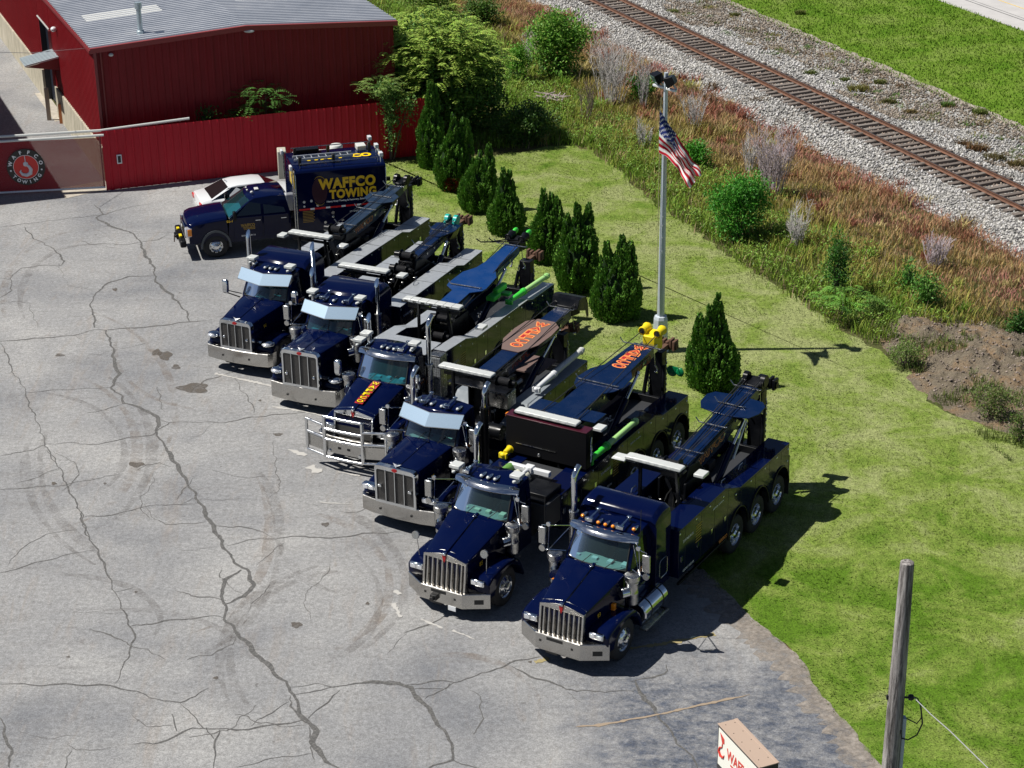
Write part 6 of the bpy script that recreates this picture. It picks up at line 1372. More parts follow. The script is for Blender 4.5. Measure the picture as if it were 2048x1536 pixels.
mb = MB(); mb.box(-4.5, -5.0, .35, .95, 2.0, 2.45); mb.build('side_tray', STEEL, t4, .006); mb = MB(); mb.box(-4.4, -4.9, -.95, .95, 2.50, 2.53); mb.build('winch_shelf', BLACK, t4, .006)
mb = MB(); mb.box(-7.2, -8.4, -.30, .50, 1.9, 1.94); mb.build('plank_deck', WOODD, t4); mb = MB(); mb.prism('z', [(-2.95, -.6), (-3.0, -.15), (-3.35, -.02), (-3.75, -.1), (-3.78, -.55), (-3.4, -.72)], 2.15, 2.19); mb.build('tread_shelf', TREAD, t4, .004)
mb = MB(); mb.cyl((-3.85, -1.15, 1.6), (-3.85, 1.15, 1.6), .22, n=20); mb.build('air_tank', BLACK, t4)
mb = MB(); mb.box(-4.05, -4.35, .85, 1.22, 1.36, 1.45); o = mb.build('marker_stand', TREAD, t4); mb = MB(); mb.box(-4.1, -4.25, 1.1, 1.28, 2.0, 2.1); mb.build('amber_beacon', AMBER, t4, .02)

t5 = new_truck(*TK['T5'], 'dark blue tow truck with wide black headboard and yellow twin sheaves on its boom')
s = dict(style='kw', paint=NAVY, gz=1.67, gb=.70, hz=2.05, len=11.3, lamp='rect', visor='slim', stacks=[(-3.55, -1.1, 2.0, 3.47, 'bent')], beacons=[(-2.45, .78, 2.95), (-2.25, -.88, 2.92)], horns=[-.62], gw=.62, num='85', seed=5, lamps_y=[-.72, -.2, .0, .2, .75], bz=(.36, .76), xr=-2.95, dtm=ORT, tank=False)
truck_front(t5, s)
s.update(body=[(-3.9, 1.92), (-7.3, 1.97), (-8.75, 1.98), (-9.35, 1.96), (-9.8, 1.79), (-11.42, 1.76)], plate=NAVY, axles=[-8.2, -9.55, -10.9], boom=dict(a=(-6.6, 0, 3.02), b=(-11.0, 0, 3.22), w=.30, d=.46, outline=[(-.55, .40), (1.1, .40), (1.35, .62), (1.7, .74), (2.35, .66), (2.75, .42), (4.4, .33)], top_text=(4.25, 2.70, .44, ORT, REDT), side_text=(2.9, 4.2, REDT, BLACK)),
         winch=[(-6.0, 2.62, .45), (-6.0, 2.62, -.45)], bar=(-5.45, 3.24, -.05, .95), ux=-11.9, uz=2.75, head=YEL, sheave=YEL, headkind='twin', sy=.24, hx=.55, hh=.22, work=[(-5.95, 1.25, 2.95)], headboard=True, tz2=1.55, toff=2.2, maker=(-8.1, 1.72), gm=STEEL, guides=[.36, .96], gw_=.30, ry=.55, rope_from=(-6.0, 3.05))
wrecker(t5, s)
mb = MB(); mb.box(-5.25, -5.62, -1.22, 1.22, 2.05, 3.10); hb = mb.build('headboard', mat('headboard_black', (.004, .004, .005), .5, 0, 0, .15), t5, .012); mb = MB(); mb.box(-5.24, -5.63, -1.23, 1.23, 3.10, 3.125); mb.build('board_cap', MAROON, hb, .006)
mb = MB(); mb.box(-5.23, -5.245, -.9, .3, 2.35, 2.365); mb.ell((-5.23, -.2, 2.15), (.01, .05, .05)); mb.build('board_trim', STEEL, hb); mb = MB()
for k in range(7): mb.tube([(-5.5, 1.25, 2.9 - k * .07), (-5.35, 1.3, 2.8 - k * .09), (-5.5, 1.27, 2.62 - k * .05)], .015, 5)
mb.build('control_lever', CHROME, hb)
mb = MB(); mb.box(-6.1, -6.75, -1.02, 1.02, 3.0, 3.03); mb.build('turret_plate', NAVY2, t5, .008)
ram_leg(t5, (-5.6, 1.12, 2.14), (-8.4, 1.06, 2.14), GREEN, LIME); ram_leg(t5, (-4.9, -1.1, 2.1), (-6.0, -1.1, 2.14), YEL, LIME)
mb = MB(); mb.box(-3.15, -5.2, -1.2, 1.2, 1.2, 1.93); dk = mb.build('front_deck', DECKM, t5, .01)
mb = MB(); mb.cyl((-3.55, -.55, 2.10), (-4.35, -.55, 2.10), .13, n=16); mb.build('green_bottle', mat('green_bottle', (.12, .28, .06), .4), t5)
for y in (-.25, .02):
    mb = MB(); mb.cyl((-3.65, y, 2.06), (-4.2, y, 2.06), .12, n=16); mb.ell((-3.65, y, 2.06), (.06, .12, .12)); mb.build('cream_bottle', CREAM, t5)
mb = MB(); mb.box(-4.32, -4.46, -.62, .62, 2.08, 2.22); mb.box(-4.28, -4.50, -.12, .12, 2.06, 2.26); mb.cyl((-3.9, 0, 2.18), (-4.4, 0, 2.18), .05, n=10); mb.build('tee_bar', WPAINT, t5, .015)
mb = MB(); mb.box(-3.35, -4.15, .35, 1.1, 1.95, 2.10); mb.box(-3.2, -3.36, .45, 1.1, 1.75, 2.0); mb.build('deck_locker', BLACK, t5, .02)
for q in (1, -1):
    mb = MB(); mb.tube([(-.55, q * .98, 1.2), (-.52, q * 1.02, 1.75), (-.45, q * 1.0, 1.80)], .010, 5); mb.cyl((-.46, q * 1.0, 1.80), (-.42, q * 1.0, 1.81), .105, n=18); mb.build('fender_mirror', STEEL, t5)
mb = MB(); mb.box(.0, .02, .20, .42, .24, .36); mb.build('license_plate', WPAINT, t5); mb = MB(); mb.box(.0, .10, -.28, -.10, .44, .58); mb.cyl((.1, -.19, .5), (.18, -.19, .5), .06); mb.build('tow_hitch', HOSE, t5, .01)
mb = MB(); mb.ell((-11.55, .62, 2.35), (.04, .17, .17), 14, 10); mb.ell((-11.5, .9, 2.38), (.04, .13, .13), 14, 10); mb.box(-11.52, -11.56, .55, .95, 2.42, 2.5); mb.build('snatch_block', DKGREEN, t5)

t6 = new_truck(*TK['T6'], 'dark blue tow truck with amber roof lamps and tall sleeper, nearest of the row')
s = dict(style='kw', paint=NAVY, gz=1.70, gb=.72, hz=2.01, len=10.5, lamp='rect', visor='slim', amber=True, sleeper=-3.75, stacks=[(-2.68, -1.08, 2.4, 3.86, 'bent')], horns=[-.42, .42], gw=.60, num='93', seed=6, bz=(.44, .87), hw=.84)
truck_front(t6, s)
s.update(body=[(-3.85, 2.24), (-6.45, 2.26), (-7.35, 1.90), (-10.5, 1.86)], plate=NAVY, axles=[-7.3, -8.6, -9.95], boom=dict(a=(-6.25, 0, 2.80), b=(-10.45, 0, 3.30), w=.26, d=.5, outline=[(2.55, .27), (2.65, .70), (2.95, .86), (3.35, .86), (3.55, .70), (3.6, .27)], side_text=(.35, 2.1, ORT, NAVY2)),
         winch=[(-5.95, 2.86, -.05)], bar=(-5.05, 3.30, -.1, .80), work=[(-5.35, 1.05, 3.08)], ux=-11.0, uz=3.0, head=BLACK, headkind='wheel', sy=.26, tz2=1.85, maker=(-6.05, 1.98), double=True, ulm=BLACK, hh=.05)
wrecker(t6, s)
mb = MB(); mb.box(-5.0, -5.1, -1.2, -.62, 3.16, 3.22); mb.hexa([(-5.2, -1.25, 3.20), (-4.85, -1.25, 3.20), (-4.85, -.85, 3.20), (-5.2, -.85, 3.20)], [(-5.15, -1.2, 3.27), (-4.9, -1.2, 3.27), (-4.9, -.85, 3.27), (-5.15, -.85, 3.27)]); mb.build('side_light_panel', WHITE, t6, .02)
mb = MB(); mb.lathe((-4.35, .1, 2.28), (0, 0, 1), [(.5, 0), (.52, .03), (.50, .05), (.42, .055), (.001, .06)], 36, cap=False); ds = mb.build('round_deck_vent', TREAD, t6, smooth=30); mb = MB(); mb.box(-4.85, -3.85, .08, .12, 2.335, 2.35); mb.box(-4.37, -4.33, -.4, .6, 2.352, 2.365); mb.build('vent_strut', WPAINT, ds)
mb = MB(); mb.box(-3.9, -4.9, -.5, .62, 1.2, 2.26); mb.build('front_locker', BLACK, t6, .02)
mb = MB(); mb.tube([(-8.5, .47, 2.05), (-8.9, .46, 2.45), (-9.3, .44, 2.85)], .03, 6); mb.build('chain_sling', WPAINT, t6)
mb = MB(); mb.tube([(-2.2, 1.0, 2.55), (-2.18, 1.02, 3.55)], .008, 5); mb.tube([(-1.9, -1.45, 2.1), (-1.9, -1.45, 3.4)], .008, 5); mb.build('antenna', HOSE, t6)
mb = MB(); mb.box(-3.9, -7.0, 1.15, 1.22, .70, .76); mb.build('running_board', BLACK, t6, .01)
text('lettering', 'WAFFCO', ORT, t6, 1, (-6.4, 1.2235, .85), LEFT, .002, .02, w=.5, h=.10)

# ------------------------------------------------------------------ box-bodied pickup
su = empty('service_truck', (-12.08, 68.75, .012), R(15 + 180), 'dark blue crew cab pickup with tall lettered box body and a ladder on its roof', 'service truck')
YS = [-.98, -.9, -.5, 0, .5, .9, .98]
def row(x, zs, k=1.0): return [(x + (-.10 * (abs(y) / .98) ** 2 * (1 if x > -1 else 0)), y * k, z) for y, z in zip(YS, zs)]
mb = MB()
side = lambda z: [z - .10, z - .02, z + .02, z + .03, z + .02, z - .02, z - .10]
rings = [];
for x, zt, k, zb_ in ((.0, 1.18, .95, .62), (-.06, 1.34, .97, .6), (-.25, 1.42, .99, .6), (-.8, 1.49, 1.0, .6), (-1.45, 1.53, 1.0, .6), (-1.52, 1.53, 1.0, .6)):
    top = row(x, side(zt), k); rings.append([(top[0][0], top[0][1], zb_)] + [(top[0][0], top[0][1] * 1.02, (zb_ + zt) / 2)] + top + [(top[-1][0], top[-1][1] * 1.02, (zb_ + zt) / 2), (top[-1][0], top[-1][1], zb_)])
mb.loft(rings); mb.build('hood', NAVY, su, .02, smooth=40)
mb = MB(); zr = 2.16
cs = [(-1.48, .99, .60), (-1.48, 1.0, 1.1), (-1.50, .985, 1.48)]
def crow(x, z, hw, crown): return [(x - .12 * (abs(y / .98)) ** 2 * crown, y / .98 * hw, z - .05 * (abs(y) / .98) ** 3) for y in YS]
rows = [crow(-1.50, 1.53, .96, 1), crow(-2.30, 2.06, .82, 1), crow(-2.5, 2.15, .80, .6), crow(-3.2, 2.19, .80, 0), crow(-3.72, 2.15, .80, 0)]
mb.grid(rows[1:])
for q in (0, 5): mb.grid([[rows[0][q], rows[0][q + 1]], [rows[1][q], rows[1][q + 1]]])
for q in (1, -1):
    i = 6 if q > 0 else 0
    vs = [(-1.50, q * .97, .55), (-1.60, q * .985, 1.47), rows[1][i], rows[2][i], rows[3][i], rows[4][i], (-3.86, q * .98, 1.5), (-3.86, q * .97, .55)]
    mb.add(vs, [(0, 1, 6, 7), (1, 2, 3, 4, 5, 6)])
mb.add([(-3.86, -.97, .55), (-3.86, -.98, 1.5), rows[4][0], rows[4][3], rows[4][6], (-3.86, .98, 1.5), (-3.86, .97, .55)], [tuple(range(7))])
cb = mb.build('cab', NAVY, su, .015, smooth=40)
mb = MB(); mb.grid([[tuple(np.array(rows[0][i]) + [.01, 0, 0]) for i in (1, 2, 3, 4, 5)], [tuple(np.array(rows[1][i]) + [.01, 0, 0]) for i in (1, 2, 3, 4, 5)]]); mb.build('windshield', GLASST, cb)
mb = MB(); mb.box(-1.62, -2.2, -.85, .85, 1.3, 1.44); mb.box(-1.9, -2.0, .1, .4, 1.44, 1.47); mb.build('dashboard', DASH, cb); mb = MB()
for q in (-.4, .4): mb.box(-2.5, -2.68, q - .24, q + .24, 1.1, 1.85)
mb.build('seat', SEATM, cb, .03)
def sw(mb, q):
    i = 6 if q > 0 else 0; f = lambda x, k: (x, q * (.988 + (.82 - .988) * k), 1.5 + .52 * k)
    mb.add([f(-1.85, 0.05), f(-2.36, .9), f(-2.78, .9), f(-2.78, 0.05)], [(0, 1, 2, 3)]); mb.add([f(-2.88, .05), f(-2.88, .9), f(-3.55, .9), f(-3.68, .05)], [(0, 1, 2, 3)])
for o in pair(sw, 'side_window', DGLASS, cb): o.location = (0, 0, 0)
def dr(mb, q): mb.box(-1.75, -2.80, q * .985, q * .998, .66, 1.46); mb.box(-2.86, -3.78, q * .985, q * .998, .66, 1.46)
for o, q in zip(pair(dr, 'door', NAVY, su, .008), (1, -1)):
    mb = MB(); mb.box(-2.55, -2.74, q * .998, q * 1.02, 1.30, 1.33); mb.box(-3.5, -3.7, q * .998, q * 1.02, 1.30, 1.33); mb.build('door_handle', CHROME, o, .006)
mb = MB(); mb.box(-.02, .04, -.78, .78, .80, 1.22); g_ = mb.build('grille', CHROME, su, .03); mb = MB()
for z in (.86, .95, 1.10): mb.box(.035, .05, -.52, .52, z, z + .07)
mb.build('grille_slot', HOSE, g_); mb = MB(); mb.ell((.06, 0, 1.05), (.015, .14, .06)); mb.build('emblem', GREYW, g_)
for q in (1, -1):
    mb = MB(); mb.box(-.22, .03, q * .70, q * .97, .88, 1.22); h_ = mb.build('headlight', LENSC, su, .03)
    mb = MB(); mb.box(-.20, -.05, q * .965, q * .985, .92, 1.18); mb.build('turn_signal', AMBER, h_, .01)
    mb = MB(); mb.box(-1.72, -1.84, q * 1.02, q * 1.22, 1.42, 1.76); m_ = mb.build('side_mirror', BLACK, su, .03); mb = MB(); mb.box(-1.75, -1.80, q * .92, q * 1.05, 1.44, 1.50); mb.build('mirror_arm', BLACK, m_)
    arc = [(-1.05 + .56 * math.cos(v), .46 + .62 * math.sin(v)) for v in np.linspace(-.1, math.pi + .1, 15)]
    mb = MB(); mb.loft([[(x, q * .99, z), (x, q * 1.05, z - .0), (-1.05 + (x + 1.05) * .87, q * 1.05, .46 + (z - .46) * .87), (-1.05 + (x + 1.05) * .87, q * .99, .46 + (z - .46) * .87)] for x, z in arc]); mb.build('wheel_flare', mat('grey_flare', (.07, .08, .09), .5), su, smooth=50)
    mb = MB(); mb.cyl((-1.05, q * .70, .46), (-1.05, q * .80, .46), .5, n=28); mb.build('wheel_well', HOSE, su)
    put_wheel('pickup', su, -1.05, q * .99, .45); put_wheel('pickup', su, -5.6, q * 1.12, .45)
mb = MB(); mb.box(.02, .24, -.98, .98, .50, .76); bmp = mb.build('bumper', BLACK, su, .05); mb = MB(); mb.box(.10, .30, -.28, .28, .60, .80); mb.cyl((.3, -.2, .7), (.3, .2, .7), .06); mb.build('winch_mount', BLACK, bmp, .02); mb = MB(); mb.box(.12, .22, -.5, -.3, .77, .84); mb.box(.12, .22, .3, .55, .77, .84); mb.build('hook_strap', YEL, bmp, .01)
mb = MB(); mb.tube([(.36, .05, .72), (.38, .05, .45)], .02); mb.build('winch_hook', RUST, bmp)
# box
mb = MB(); pr = [(-1.22, .72), (-1.22, 3.02), (-1.17, 3.09), (-.95, 3.14), (-.45, 3.17), (.45, 3.17), (.95, 3.14), (1.17, 3.09), (1.22, 3.02), (1.22, .72)]
mb.prism('x', pr, -4.06, -7.45); bx_ = mb.build('box_body', NAVY, su, .02, smooth=35)
mb = MB()
for x in (-4.07, -7.44):
    mb.tube([(x, 1.235, .75), (x, 1.235, 2.9), (x, 1.15, 3.05)], .02, 6)
mb.build('corner_trim', STEEL, bx_)
WARN = [(REDP if i % 2 == 0 else WHT) for i in range(14)]; mbR = MB(); mbW = MB(); x = -4.15; i = 0
while x > -7.35:
    l_ = .42 if i % 2 == 0 else .16; (mbR if i % 2 == 0 else mbW).box(x, max(x - l_, -7.4), 1.222, 1.2245, 1.58, 1.645); x -= l_; i += 1
mbR.build('reflective_strip', REFRED, bx_, smooth=0); mbW.build('reflective_strip', WHT, bx_, smooth=0)
text('lettering', 'WAFFCO', GOLD, bx_, 1, (-5.98, 1.2235, 2.52), LEFT, .003, .055, w=2.14, h=.42, space=1.12)
text('lettering', 'TOWING', GOLD, bx_, 1, (-6.18, 1.2235, 2.10), LEFT, .003, .055, w=1.76, h=.36, space=1.12)
text('lettering', 'Heavy Duty Towing & Recovery, Established 1979', WHT, bx_, 1, (-6.12, 1.2235, 1.83), LEFT, .002, .03, w=1.86, h=.085)
text('lettering', 'US DOT 252130', WHT, bx_, 1, (-6.35, 1.2235, 1.38), LEFT, .002, .02, w=.62, h=.06)
mb = MB()
for a0, a1 in ((.55, 2.2), (-2.3, -1.0)):
    mb.tube([(-4.95 - .30 * math.cos(v), 1.224, 2.28 + .55 * math.sin(v)) for v in np.linspace(a0, a1, 12)], [.004 + .018 * math.sin(math.pi * k / 11) for k in range(12)], 5)
mb.build('lettering', DGOLD, bx_)
mb = MB(); mb.prism('y', [(-4.95 - .29 * math.cos(v), 2.28 + .50 * math.sin(v)) for v in np.linspace(0, 2 * math.pi, 28, endpoint=False)], 1.2205, 1.2225); mb.build('lettering', mat('maroon_disc', (.035, .008, .016), .3), bx_, smooth=0)
mb = MB()
for k in range(8): mb.box(-4.28, -4.72 + .05 * (k % 2), 1.221, 1.2235, 1.52 - k * .058, 1.545 - k * .058)
mb.build('small_print', DGOLD, bx_, smooth=0)
mb = MB()
for x, z, r_ in ((-4.35, 1.90, .05), (-4.62, 1.92, .05), (-4.35, 1.73, .04), (-4.85, 1.73, .05)): mb.cyl((x, 1.22, z), (x, 1.2245, z), r_, n=14)
mb.build('badge', GREYW, bx_, smooth=0); mb = MB(); mb.cyl((-5.4, 1.22, 1.4), (-5.4, 1.26, 1.4), .06, n=14); mb.ell((-5.4, 1.25, 1.25), (.05, .04, .05)); mb.cyl((-5.1, 1.22, 1.05), (-5.1, 1.24, 1.05), .05, n=12); mb.cyl((-5.75, 1.22, 1.08), (-5.75, 1.24, 1.08), .05, n=12); mb.build('filler_cap', STEEL, bx_)
text('lettering', 'CO', YELT, bx_, 1, (-6.75, .15, 3.1725), basis((-1, 0, 0), (0, -1, 0)), .003, .05, w=.75, h=.42)
text('lettering', 'WAFF', YELT, bx_, 1, (-5.35, .15, 3.1725), basis((-1, 0, 0), (0, -1, 0)), .003, .05, w=1.6, h=.42)
text('lettering', 'WAFFCO', DGOLD, su, 1, (-2.26, .9995, 1.15), LEFT, .003, .05, w=.52, h=.13); text('lettering', 'TOWING', DGOLD, su, 1, (-2.30, .9995, 1.03), LEFT, .003, .05, w=.44, h=.10)
text('lettering', '219-942-9111', WHT, su, 1, (-2.26, .9995, .76), LEFT, .003, .02, w=.52, h=.06); text('lettering', 'SS-1', GOLD, su, 1, (-1.60, 1.008, 1.36), LEFT, .003, .03, w=.22, h=.08)
mb = MB()
for x in (-4.35, -5.6): mb.box(x - .05, x + .05, .62, .78, 3.16, 3.48); mb.box(x - .05, x + .05, -.5, -.36, 3.16, 3.48)
mb.box(-7.1, -7.2, -.4, -.25, 3.16, 3.5); mb.build('rack_post', HOSE, su, .01)
for x, y in ((-7.3, 1.05), (-7.3, -1.05), (-7.35, .0)):
    mb = MB(); mb.tube([(x, y, 3.1), (x, y, 3.42)], .02, 6); mb.box(x - .08, x + .06, y - .13, y + .13, 3.36, 3.50); mb.build('scene_light', WPAINT, su, .015)
for y in (-1.0, 1.0):
    mb = MB(); mb.tube([(-4.3, y, 3.12), (-4.3, y, 3.3), (-7.2, y, 3.3), (-7.2, y, 3.12)], .02, 6); mb.build('rack_rail', STEEL, su)
mb = MB(); mb.box(-6.7, -7.05, -.8, -.35, 3.17, 3.36); mb.build('roof_vent', GREYW, su, .02); mb = MB(); mb.box(-4.4, -5.3, -.95, -.6, 3.17, 3.33); mb.build('roof_box', BLACK, su, .02)
ld = empty('ladder', (0, 0, 0)); ld.parent = su
for y in (.30, .68):
    mb = MB(); mb.box(-4.15, -6.35, y - .02, y + .02, 3.32, 3.41); mb.build('ladder_rail', TREAD, ld, .004)
for k in range(8):
    mb = MB(); x = -4.3 - k * .27; mb.cyl((x, .32, 3.365), (x, .66, 3.365), .018, n=8); mb.build('rung', TREAD, ld)
for q in (1, -1):
    mb = MB(); mb.tube([(-4.0, q * 1.0, 2.2), (-4.0, q * 1.0, 3.05), (-4.02, q * .95, 3.2)], .022, 6); mb.build('scene_light_post', STEEL, su)
    mb = MB(); mb.box(-3.9, -4.0, q * 1.02 - .13, q * 1.02 + .13, 3.10, 3.28); mb.build('scene_light', WPAINT, su, .02)
mb = MB(); mb.tube([(-3.98, 1.0, 2.95), (-3.98, 1.28, 2.6), (-3.98, 1.30, .75)], .022, 6); mb.tube([(-3.98, .9, 2.3), (-3.98, 1.28, 2.35)], .016, 6); mb.build('grab_pole', STEEL, su)
mb = MB(); mb.box(-4.04, -4.055, .1, 1.1, 2.4, 2.95); mb.build('front_panel', mat('yellow_panel', (.50, .36, .04), .4), bx_)
mb = MB(); mb.ell((-2.55, .45, 2.22), (.06, .05, .05)); mb.box(-2.7, -2.85, -.1, .15, 2.18, 2.22); mb.box(-2.4, -2.46, -.3, -.2, 2.17, 2.21); mb.box(-2.4, -2.46, .0, .1, 2.17, 2.21); mb.build('roof_beacon', GREYW, su, .008)
mb = MB(); mb.box(-3.9, -7.4, -.5, .5, .5, .75); mb.build('frame_rail', DARK, su); mb = MB(); mb.box(-.3, -3.84, -.9, .9, .54, .58); mb.build('floor_pan', DARK, su)

# ------------------------------------------------------------------ white car
car = empty('parked_car', (-12.1, 72.25, .012), R(20), 'white sedan with dark rear window and red tail lights behind the crew cab pickup', 'car')
CP = [(0.0, .45, .62, .84), (.03, .40, .92, .86), (.10, .38, 1.00, .88), (.55, .36, 1.06, .90), (.62, .36, 1.07, .90)]
prof_s = [(-.02, .35), (-.03, .75), (.03, .93), (.12, .98), (.50, 1.03), (4.55, .62), (4.62, .35)]
mb = MB(); rr = []
for x, zb_, zt, hw in ((.0, .40, .88, .76), (.05, .33, .98, .84), (.5, .28, 1.04, .88), (1.2, .26, 1.0, .89), (2.8, .26, .98, .89), (3.6, .27, .93, .88), (4.3, .30, .80, .83), (4.6, .38, .64, .72)):
    rr.append([(x, -hw, zb_), (x, -hw * 1.01, (zb_ + zt) / 2), (x, -hw * .97, zt - .08), (x, -hw * .86, zt), (x, 0, zt + .02), (x, hw * .86, zt), (x, hw * .97, zt - .08), (x, hw * 1.01, (zb_ + zt) / 2), (x, hw, zb_)])
mb.loft(rr); mb.build('body', WPAINT, car, .02, smooth=40)
gh = [(.42, 1.03, .74), (1.15, 1.40, .58), (1.5, 1.45, .58), (2.3, 1.45, .58), (2.6, 1.40, .60), (3.35, .98, .72)]
mb = MB(); mb.loft([[(x, -w_, z - .03), (x, -w_ * .7, z), (x, 0, z + .01), (x, w_ * .7, z), (x, w_, z - .03), (x, .80, .96), (x, -.80, .96)] for x, z, w_ in [gh[1], gh[2], gh[3], gh[4]]]); rf = mb.build('roof', WPAINT, car, .01, smooth=40)
def gl(a, b_, w0, w1): return [(a[0], -w0, a[1]), (a[0], 0, a[1] + .03), (a[0], w0, a[1])], [(b_[0], -w1, b_[1]), (b_[0], 0, b_[1] + .02), (b_[0], w1, b_[1])]
mb = MB(); mb.grid([*gl((.45, 1.03), (1.16, 1.385), .72, .56)]); mb.build('rear_window', mat('dark_red_glass', (.008, .004, .005), .45, 0, 0, .15), car); mb = MB(); mb.grid([*gl((3.35, .97), (2.59, 1.385), .74, .58)]); mb.build('windshield', DGLASS, car)
for q in (1, -1):
    mb = MB(); mb.add([(.5, q * .76, 1.0), (1.16, q * .60, 1.37), (2.6, q * .62, 1.37), (3.3, q * .78, .96)], [(0, 1, 2, 3)]); mb.build('side_window', DGLASS, car)
    mb = MB(); mb.add([(.40, q * .82, 1.0), (.46, q * .70, 1.04), (1.18, q * .55, 1.40), (1.28, q * .60, 1.37)], [(0, 1, 2, 3)]); mb.build('rear_pillar', WPAINT, car)
    mb = MB(); mb.box(-.02, .10, q * .52, q * .80, .74, .92); mb.build('tail_light', REDL, car, .03)
    for x in (.85, 3.7):
        w_ = empty('wheel', (x, q * .86, .33)); w_.parent = car; mb = MB(); mb.cyl((0, -.1, 0), (0, .02, 0), .33, n=24); mb.build('tyre', RUB, w_); mb = MB(); mb.cyl((0, -.11 if q < 0 else .01, 0), (0, -.10 if q < 0 else .03, 0), .22, n=20); mb.build('rim', ALU, w_)
mb = MB(); mb.tube([(1.22, 0, 1.44), (1.12, 0, 1.52)], .02, 5); mb.build('antenna', WPAINT, car); mb = MB(); mb.box(-.035, -.02, -.26, .26, .60, .72); mb.build('license_plate', GREYW, car)

# ------------------------------------------------------------------ tank behind the box body
tk = empty('storage_tank', (-6.95, 75.4, .012), R(8), 'grey white horizontal tank with domed cap behind the box-bodied pickup', 'tank')
mb = MB(); mb.lathe((-1.7, 0, 1.28), (1, 0, 0), [(.001, -.22), (.25, -.19), (.45, -.08), (.55, .08), (.55, 3.3), (.45, 3.46), (.25, 3.57), (.001, 3.6)], 28, cap=False); mb.build('shell', GREYW, tk, smooth=50)
mb = MB(); mb.lathe((.05, 0, 1.78), (0, 0, 1), [(.26, 0), (.26, .20), (.22, .25), (.001, .27)], 22, cap=False); mb.build('manway_cap', GREYW, tk, smooth=40); mb = MB(); mb.box(-1.0, -.8, -.5, .5, .1, 1.0); mb.box(.9, 1.1, -.5, .5, .1, 1.0); mb.box(-1.8, 2.2, -.55, -.45, .25, .4); mb.box(-1.8, 2.2, .45, .55, .25, .4); mb.build('cradle', DARK, tk)
mb = MB()
for x in (-1.5, 1.6): mb.tube([(x, 0, 1.8), (x, 0, 1.95), (x + .1, 0, 1.98), (x + .12, 0, 1.85)], .02, 5)
mb.build('lifting_lug', GREYW, tk); mb = MB(); mb.box(-2.3, -1.95, -.3, .3, .8, 1.95); mb.build('pump_cover', mat('beige_cover', (.42, .40, .33), .6), tk, .03)

# ================================================================== vegetation
FOL = vcol_mat('foliage', 0.55, 0.25, spec=0.35, var=.25)
CONI = vcol_mat('conifer_foliage', 0.65, 0.12, spec=0.25, var=.3)
GRASSY = vcol_mat('weed_foliage', 0.75, 0.25, spec=0.2, var=.3)
TWIG = mat('dead_twig', (0.40, 0.38, 0.37), 0.9); BARK = mat('bark', (0.09, 0.07, 0.055), 0.9)
def leaves(Cn, D, U, ln, wd, fold=.15):
    """diamond leaves: centre, pointing direction, up direction"""
    n = len(Cn); D = D / (np.linalg.norm(D, axis=1, keepdims=True) + 1e-9); S_ = np.cross(D, U); S_ /= (np.linalg.norm(S_, axis=1, keepdims=True) + 1e-9); Nn = np.cross(S_, D)
    l = np.asarray(ln).reshape(-1, 1) * np.ones((n, 1)); w_ = np.asarray(wd).reshape(-1, 1) * np.ones((n, 1))
    V = np.stack([Cn - D * l / 2, Cn + S_ * w_ / 2 + Nn * w_ * fold - D * l * .05, Cn + D * l / 2, Cn - S_ * w_ / 2 + Nn * w_ * fold - D * l * .05], 1)
    b = (np.arange(n) * 4)[:, None]; return V.reshape(-1, 3), np.concatenate([b + np.array([0, 1, 2]), b + np.array([0, 2, 3])])
def rdir(n):
    v = RNG.normal(size=(n, 3)); return v / np.linalg.norm(v, axis=1, keepdims=True)
def jit(col, n, a=.3):
    c = np.array(col)[None] * (1 + a * (RNG.random((n, 1)) * 2 - 1)); return c * (1 + .12 * (RNG.random((n, 3)) * 2 - 1))
